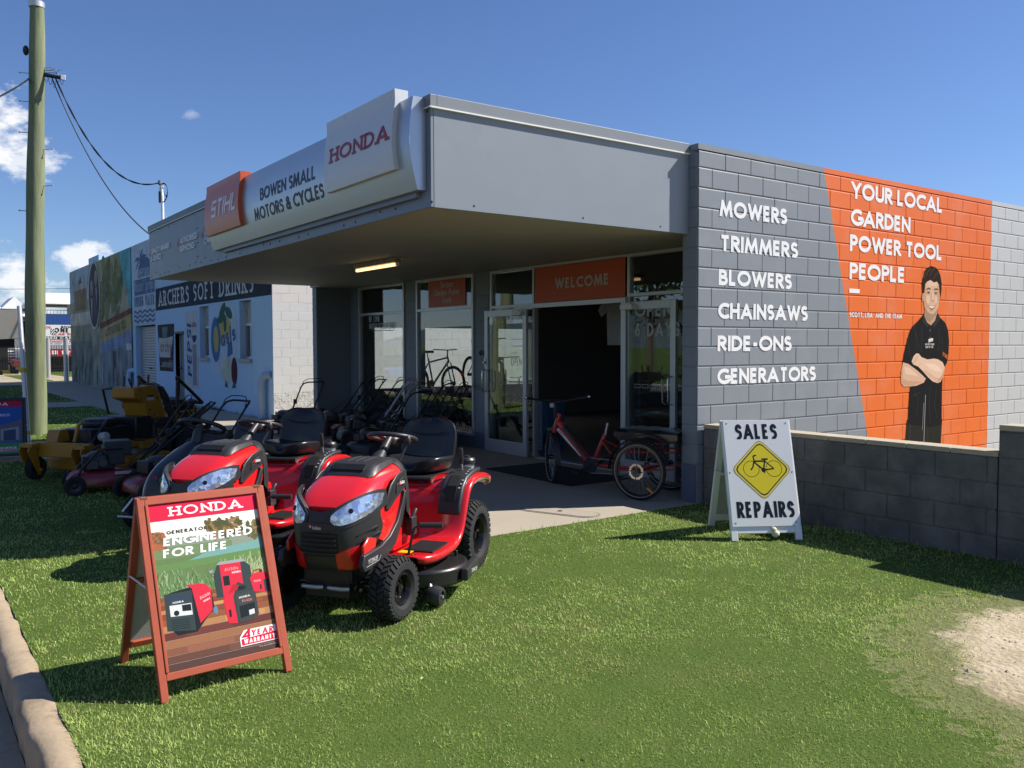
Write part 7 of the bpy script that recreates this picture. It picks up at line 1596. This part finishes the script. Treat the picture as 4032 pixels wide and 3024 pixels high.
# ------------------------------------------------------------------ across the street (seen mirrored in the glass)
def car(label, loc, rz, c, tall=0.0, group=None):
    t = thing('parked_car', label, 'car', loc, rz, group)
    m = M(); secs = [(-2.2, .55, .80, .75), (-2.1, .42, .98 + tall * .3, .82), (-1.5, .36, 1.02 + tall * .3, .86), (0, .34, .98 + tall * .2, .88), (1.2, .34, .93 + tall * .2, .86), (1.9, .40, .82 + tall * .2, .80), (2.15, .48, .72, .70)]
    rs = [[(x, w * k_, z0 + (z1 - z0) * f) for k_, f in ((.9, 0), (1, .3), (1, .75), (.93, 1), (0, 1.03), (-.93, 1), (-1, .75), (-1, .3), (-.9, 0))] for x, z0, z1, w in secs]
    m.rings(rs); m.build('body', simple(label.split()[0] + '_paint', c, .22, coat=.8, var=.03), t, smooth=40, sub=1)
    m = M(); zb = .98 + tall * .22; zt = 1.42 + tall
    lo = [(-1.95, .74), (-1.6, .80), (.5, .80), (1.15, .74)]; hi = [(-1.45, .58), (-1.2, .62), (.1, .62), (.45, .57)]
    rs = [[(x, y, zb - .06) for x, y in lo] + [(x, -y, zb - .06) for x, y in lo[::-1]], [(x, y, zt - .03) for x, y in hi] + [(x, -y, zt - .03) for x, y in hi[::-1]]]
    m.rings(rs); cb = m.build('window', 'black_gloss', t, smooth=20)
    m = M(); m.prism([(a, b) for a, b in hi] + [(a, -b) for a, b in hi[::-1]], (0, 0, zt), (1, 0, 0), (0, 1, 0), .035); m.build('roof', label.split()[0] + '_paint', t, smooth=20, bevel=.02)
    for s in (1, -1):
        m = M(); m.box(-2.2, -2.02, s * .70 - .1, s * .70 + .1, .74, .88); m.build('tail_light', simple('tail', (.35, .01, .01), .2), t, smooth=0, bevel=.02)
        m = M(); m.box(1.95, 2.1, s * .62 - .12, s * .62 + .12, .62, .74); m.build('headlight', 'lamp_glass', t, smooth=0, bevel=.02)
        for x in (-1.35, 1.35):
            wh = M(); wh.lathe([(.2, -.1), (.31, -.1), (.335, -.07), (.335, .07), (.31, .1), (.2, .1)], (x, s * .80, .335), (0, 1, 0), 28); w = wh.build('wheel', 'rubber', t)
            m = M()
            for i in range(5): a = i * 2 * math.pi / 5; m.obox((x + math.cos(a) * .11, s * .89, .335 + math.sin(a) * .11), (.2, .02, .045), (0, -a, 0))
            m.cyl((x, s * .86, .335), (x, s * .905, .335), .05, n=12); m.build('rim', 'alu', w, smooth=0)
    return t
for x in range(8): pass
car('blue hatchback parked along the kerb down the street', (-25.6, -7.6, -.15), R(180), (.02, .14, .42), 0, 'cars parked along the kerb')
car('black four-wheel drive parked at the kerb in front of the factory', (-20.2, -7.6, -.15), R(180), (.012, .013, .016), .25, 'cars parked along the kerb')
car('silver utility parked on the far side of the road', (10, -22.5, -.06), R(90), (.45, .46, .47), .3, 'cars across the road')
car('white wagon parked on the far side of the road', (3.5, -22.8, -.06), R(90), (.6, .6, .6), .2, 'cars across the road')
mk('bark', (.09, .07, .05), .9, bump=.6, bscale=12, var=.3)
for i, c in enumerate(((.045, .085, .022), (.03, .06, .018), (.06, .10, .03))): mk('leaf_%s' % 'abc'[i], c, .6, var=.25, nscale=3)
def tree(label, x, y, h, r, seed):
    rg = np.random.default_rng(seed); t = thing('street_tree', label, 'tree', (x, y, -.06), 0, 'trees across the road')
    m = M(); m.tube([(0, 0, 0), (.1, .05, h * .3), (.0, .1, h * .55), (.1, 0, h * .8)], [.22, .17, .12, .05], 10)
    for i in range(7): a = rg.uniform(0, 6.28); z0 = h * rg.uniform(.3, .55); m.tube([(.05, .05, z0), (math.cos(a) * r * .4, math.sin(a) * r * .4, z0 + h * .15), (math.cos(a) * r * .75, math.sin(a) * r * .75, z0 + h * .25)], [.09, .06, .02], 6)
    m.build('trunk', 'bark', t)
    m = M(); cl = [(rg.normal(0, r * .42), rg.normal(0, r * .42), h * .68 + rg.normal(0, h * .14), rg.uniform(.5, 1.0) * r * .42) for _ in range(22)]
    for cx, cy, cz, cr in cl:
        k_ = int(rg.integers(0, 3))
        for _ in range(85):
            d_ = rg.normal(size=3); d_ /= np.linalg.norm(d_); p = np.array((cx, cy, cz)) + d_ * cr * rg.uniform(.55, 1.05); a = rg.normal(size=3); a /= np.linalg.norm(a); b = np.cross(a, rg.normal(size=3)); b /= np.linalg.norm(b); L = rg.uniform(.12, .24)
            m.add([p - a * L, p + b * L * .4, p + a * L, p - b * L * .4], [(0, 1, 2, 3)], k_)
    m.build('crown', ['leaf_a', 'leaf_b', 'leaf_c'], t, smooth=0)
for i, (x, y, h, r, lab) in enumerate(((-24, -21.5, 7.5, 3.4, 'broad dark tree farthest down the road'), (-15, -22.5, 6.8, 3.2, 'round green tree opposite the factory'), (-7.5, -23, 6.2, 3.0, 'dense tree opposite the shop windows'), (2.0, -27, 4.5, 2.4, 'small bushy tree opposite the doorway'), (16, -26, 6, 3, 'tall loose tree far along the road'))): tree(lab, x, y, h, r, 40 + i)
hall = thing('far_shed', 'long pale shed with grey roof on the far side of the road', 'building', (8, -40, 0))
m = M(); m.box(-16, 16, -5, 3, -.1, 3.4); m.build('wall', 'tin', hall, smooth=0)
m = M(); m.prism([(-16.4, 3.38), (16.4, 3.38), (16.4, 3.5), (0, 4.3), (-16.4, 3.5)], (0, 3.4, 0), (1, 0, 0), (0, 0, 1), 9); m.build('roof', 'white_roof', hall, smooth=0)
m = M()
for i in range(7): m.box(-14 + i * 4.2, -11.6 + i * 4.2, 3.0, 3.05, 0, 2.6)
m.build('bay_door', 'yard_dark', hall, smooth=0)
m = M(); xs = np.linspace(-900, 900, 60); rs = []
for y, f in ((-420, 0), (-520, .8), (-640, 1), (-800, .3)): rs.append([(x, y, -2 + f * (34 + 26 * math.sin(x * .011) + 14 * math.sin(x * .031 + 1))) for x in xs])
m.rings(rs, closed=False); tag(m.build('hills', simple('hill', (.06, .085, .09), .95), smooth=60), kind='structure')

# ------------------------------------------------------------------ grass: blade by blade where it is near, coarser with distance
CAM2 = np.array((5.99937, -6.61693)); FW = np.array((_F.x, _F.y)); FW /= np.linalg.norm(FW)
def vnoise(x, y, s, seed):
    g = np.random.default_rng(seed).uniform(0, 1, (128, 128)); u = x / s; v = y / s; i = np.floor(u).astype(int); j = np.floor(v).astype(int); fu = u - i; fv = v - j; fu = fu * fu * (3 - 2 * fu); fv = fv * fv * (3 - 2 * fv)
    q = lambda a, b: g[a % 128, b % 128]
    return (q(i, j) * (1 - fu) + q(i + 1, j) * fu) * (1 - fv) + (q(i, j + 1) * (1 - fu) + q(i + 1, j + 1) * fu) * fv
def blade_points():
    P = []
    bands = [(0.0, 3.2, 15000), (3.2, 4.4, 11000), (4.4, 6.0, 6500), (6.0, 8.5, 3600), (8.5, 12, 1500), (12, 18, 620), (18, 30, 240), (30, 46, 80)]
    for r0, r1, dens in bands:
        half = R(33.5); area = (r1 * r1 - r0 * r0) * half; n = int(area * dens)
        rr = np.sqrt(RNG.uniform(r0 * r0, r1 * r1, n)); a = math.atan2(FW[1], FW[0]) + RNG.uniform(-half, half, n)
        P.append(np.stack([CAM2[0] + rr * np.cos(a), CAM2[1] + rr * np.sin(a), rr], 1))
    return np.concatenate(P)
pts = blade_points(); x, y, dist = pts.T
keep = np.zeros(len(x), bool)
for a in LAWNS: keep |= (x > a[0]) & (x < a[1]) & (y > a[2]) & (y < a[3])
ing = in_poly(x, y, GRAV); gd = poly_dist(x, y, GRAV)
keep &= ~(ing & (gd > .16 * RNG.uniform(-.3, 1, len(x)) ** 2 + .22 * (vnoise(x + 9, y + 9, .22, 8) - .25)))
keep &= ~((~ing) & (gd < .12) & (RNG.uniform(0, 1, len(x)) > .55 + gd * 3.7))
nz1 = vnoise(x + 50, y + 50, .9, 1) * .36 + vnoise(x + 50, y + 50, .26, 2) * .32 + vnoise(x + 50, y + 50, .07, 3) * .32
nz2 = vnoise(x + 50, y + 50, .6, 5) * .6 + vnoise(x + 50, y + 50, .16, 6) * .4
keep &= RNG.uniform(0, 1, len(x)) < .15 + 1.5 * nz1
x, y, dist, nz1, nz2, ing, gd = [q[keep] for q in (x, y, dist, nz1, nz2, ing, gd)]
N = len(x)
kd = np.minimum(np.abs(y + 6.055), 1)                                  # kerb side blades lean over it
hgt = RNG.gamma(5, .0038, N) * (.30 + 1.35 * nz1); hgt = np.clip(hgt, .008, .06)
hgt[RNG.uniform(0, 1, N) < .004] *= 1.7
hgt *= np.clip(.7 + .02 * dist, .7, 1.15)
edge = np.clip(1 - np.abs(y + 6.055) / .09, 0, 1) + np.clip(1 - (.07 - y) / .16, 0, 1) * (x > 0) + np.clip(1 - x / .07, 0, 1) * (x > 0) * (y > -2.9)
hgt *= 1 + 1.3 * np.clip(edge, 0, 1) * RNG.uniform(0, 1, N)
wid = (.0020 + .0011 * RNG.uniform(0, 1, N)) * np.clip(dist / 3.6, 1, 9)
az = RNG.uniform(0, 2 * math.pi, N); lean = np.abs(RNG.normal(.9, .45, N)); lean = np.clip(lean, .05, 1.45)
face = az + RNG.normal(0, .9, N)
ca, sa = np.cos(az), np.sin(az); px, py = -np.sin(face), np.cos(face)
x0, y0 = x, y
d1 = hgt * .5 * np.sin(lean * .6); z1 = hgt * .5 * np.cos(lean * .6); d2 = d1 + hgt * .5 * np.sin(np.minimum(lean * 1.35, 1.7)); z2 = z1 + hgt * .5 * np.cos(np.minimum(lean * 1.35, 1.7))
V = np.zeros((N, 5, 3))
V[:, 0] = np.stack([x0 - px * wid * .5, y0 - py * wid * .5, np.full(N, -.002)], 1); V[:, 1] = np.stack([x0 + px * wid * .5, y0 + py * wid * .5, np.full(N, -.002)], 1)
V[:, 2] = np.stack([x0 + ca * d1 + px * wid * .42, y0 + sa * d1 + py * wid * .42, z1], 1); V[:, 3] = np.stack([x0 + ca * d1 - px * wid * .42, y0 + sa * d1 - py * wid * .42, z1], 1)
V[:, 4] = np.stack([x0 + ca * d2, y0 + sa * d2, np.maximum(z2, .004)], 1)
me = bpy.data.meshes.new('grass'); me.vertices.add(N * 5); me.vertices.foreach_set('co', V.reshape(-1))
base = (np.arange(N) * 5)[:, None]
loops = np.concatenate([base + np.array([0, 1, 2, 3]), base + np.array([3, 2, 4])], 1).reshape(-1)
me.loops.add(N * 7); me.loops.foreach_set('vertex_index', loops.astype(np.int32))
ls = (np.arange(N) * 7)[:, None] + np.array([0, 4]); me.polygons.add(N * 2); me.polygons.foreach_set('loop_start', ls.reshape(-1).astype(np.int32))
me.update(calc_edges=True); me.validate()
dry = np.clip((nz2 - .55) * 2.6, 0, 1) * .6
dry = np.maximum(dry, np.clip(1.0 - gd / .35, 0, 1) * .6); dry = np.maximum(dry, np.clip((x - 3.9) / 1.1, 0, 1) * np.clip((-y - 2.6) / 1.0, 0, 1) * .6)
isdry = RNG.uniform(0, 1, N) < .05 + dry * .8
t = np.clip(nz1 * 1.5 - .25 + RNG.normal(0, .22, N), 0, 1)[:, None]
GA = np.array((.19, .29, .05)); GB = np.array((.55, .68, .21)); ST = np.array((.50, .43, .21)); ST2 = np.array((.33, .27, .12))
c = GA * (1 - t) + GB * t; q = RNG.uniform(0, 1, N)[:, None]; c = np.where(isdry[:, None], ST * q + ST2 * (1 - q), c); c *= RNG.uniform(.8, 1.2, N)[:, None]
ca_ = me.color_attributes.new('Col', 'FLOAT_COLOR', 'POINT'); cc = np.ones((N, 5, 4)); cc[:, :, :3] = c[:, None, :]; ca_.data.foreach_set('color', cc.reshape(-1))
k = NT('grass'); a_ = k.n('ShaderNodeAttribute'); a_.attribute_name = 'Col'
k.col(a_.outputs['Color']); k.set(Roughness=.5, Specular_IOR_Level=.35)
tl = k.n('ShaderNodeBsdfTranslucent'); k.l(a_.outputs['Color'], tl.inputs[0]); mx = k.n('ShaderNodeMixShader'); mx.inputs[0].default_value = .38; k.l(k.b.outputs[0], mx.inputs[1]); k.l(tl.outputs[0], mx.inputs[2]); k.l(mx.outputs[0], k.o.inputs[0])
me.materials.append(k.m); me.polygons.foreach_set('use_smooth', [True] * len(me.polygons))
go = bpy.data.objects.new('grass', me); COL.objects.link(go); tag(go, 'short mown green lawn grass with a few dry blades', 'grass', kind='stuff')
print('grass blades', N)

# odds and ends lying on the lawn: fallen leaves and clippings nobody could count
m = M(); random.seed(77)
for i in range(70):
    x = random.uniform(-.5, 3.6); y = random.uniform(-5.9, -.6); a = random.uniform(0, 6.28); L = random.uniform(.005, .013); w = L * random.uniform(.2, .5); z = random.uniform(.012, .022)
    if x > 3.4 and y > -3: continue
    c_, s_ = math.cos(a), math.sin(a)
    m.add([(x - c_ * L, y - s_ * L, z), (x + s_ * w, y - c_ * w, z + .004), (x + c_ * L, y + s_ * L, z + .003), (x - s_ * w, y + c_ * w, z + .006)], [(0, 1, 2, 3)], random.choice((0, 0, 1)))
tag(m.build('leaves', [simple('leaf_dry', (.50, .42, .22), .8), simple('leaf_brown', (.20, .12, .06), .8)], smooth=0), 'scattered dry leaves and clippings on the lawn', 'leaves', kind='stuff')
# weeds along the foot of the factory wall
m = M()
for i in range(900):
    x = random.choice((random.uniform(-22.5, -13), random.gauss(-21, .5), random.gauss(-16.5, .4), random.uniform(-38, -26))); y = .16 - abs(random.gauss(0, .06)) - .02; h = random.uniform(.02, .16) * (1.4 if abs(x + 21) < .6 else .7); a = random.uniform(0, 6.28)
    m.add([(x, y, 0), (x + .02, y, 0), (x + .02 + math.cos(a) * h * .6, y - abs(math.sin(a)) * h * .5, h)], [(0, 1, 2)], random.choice((0, 1)))
tag(m.build('weeds', ['leaf_a', 'leaf_c'], smooth=0), 'low weeds growing along the foot of the factory wall', 'weeds', kind='stuff')
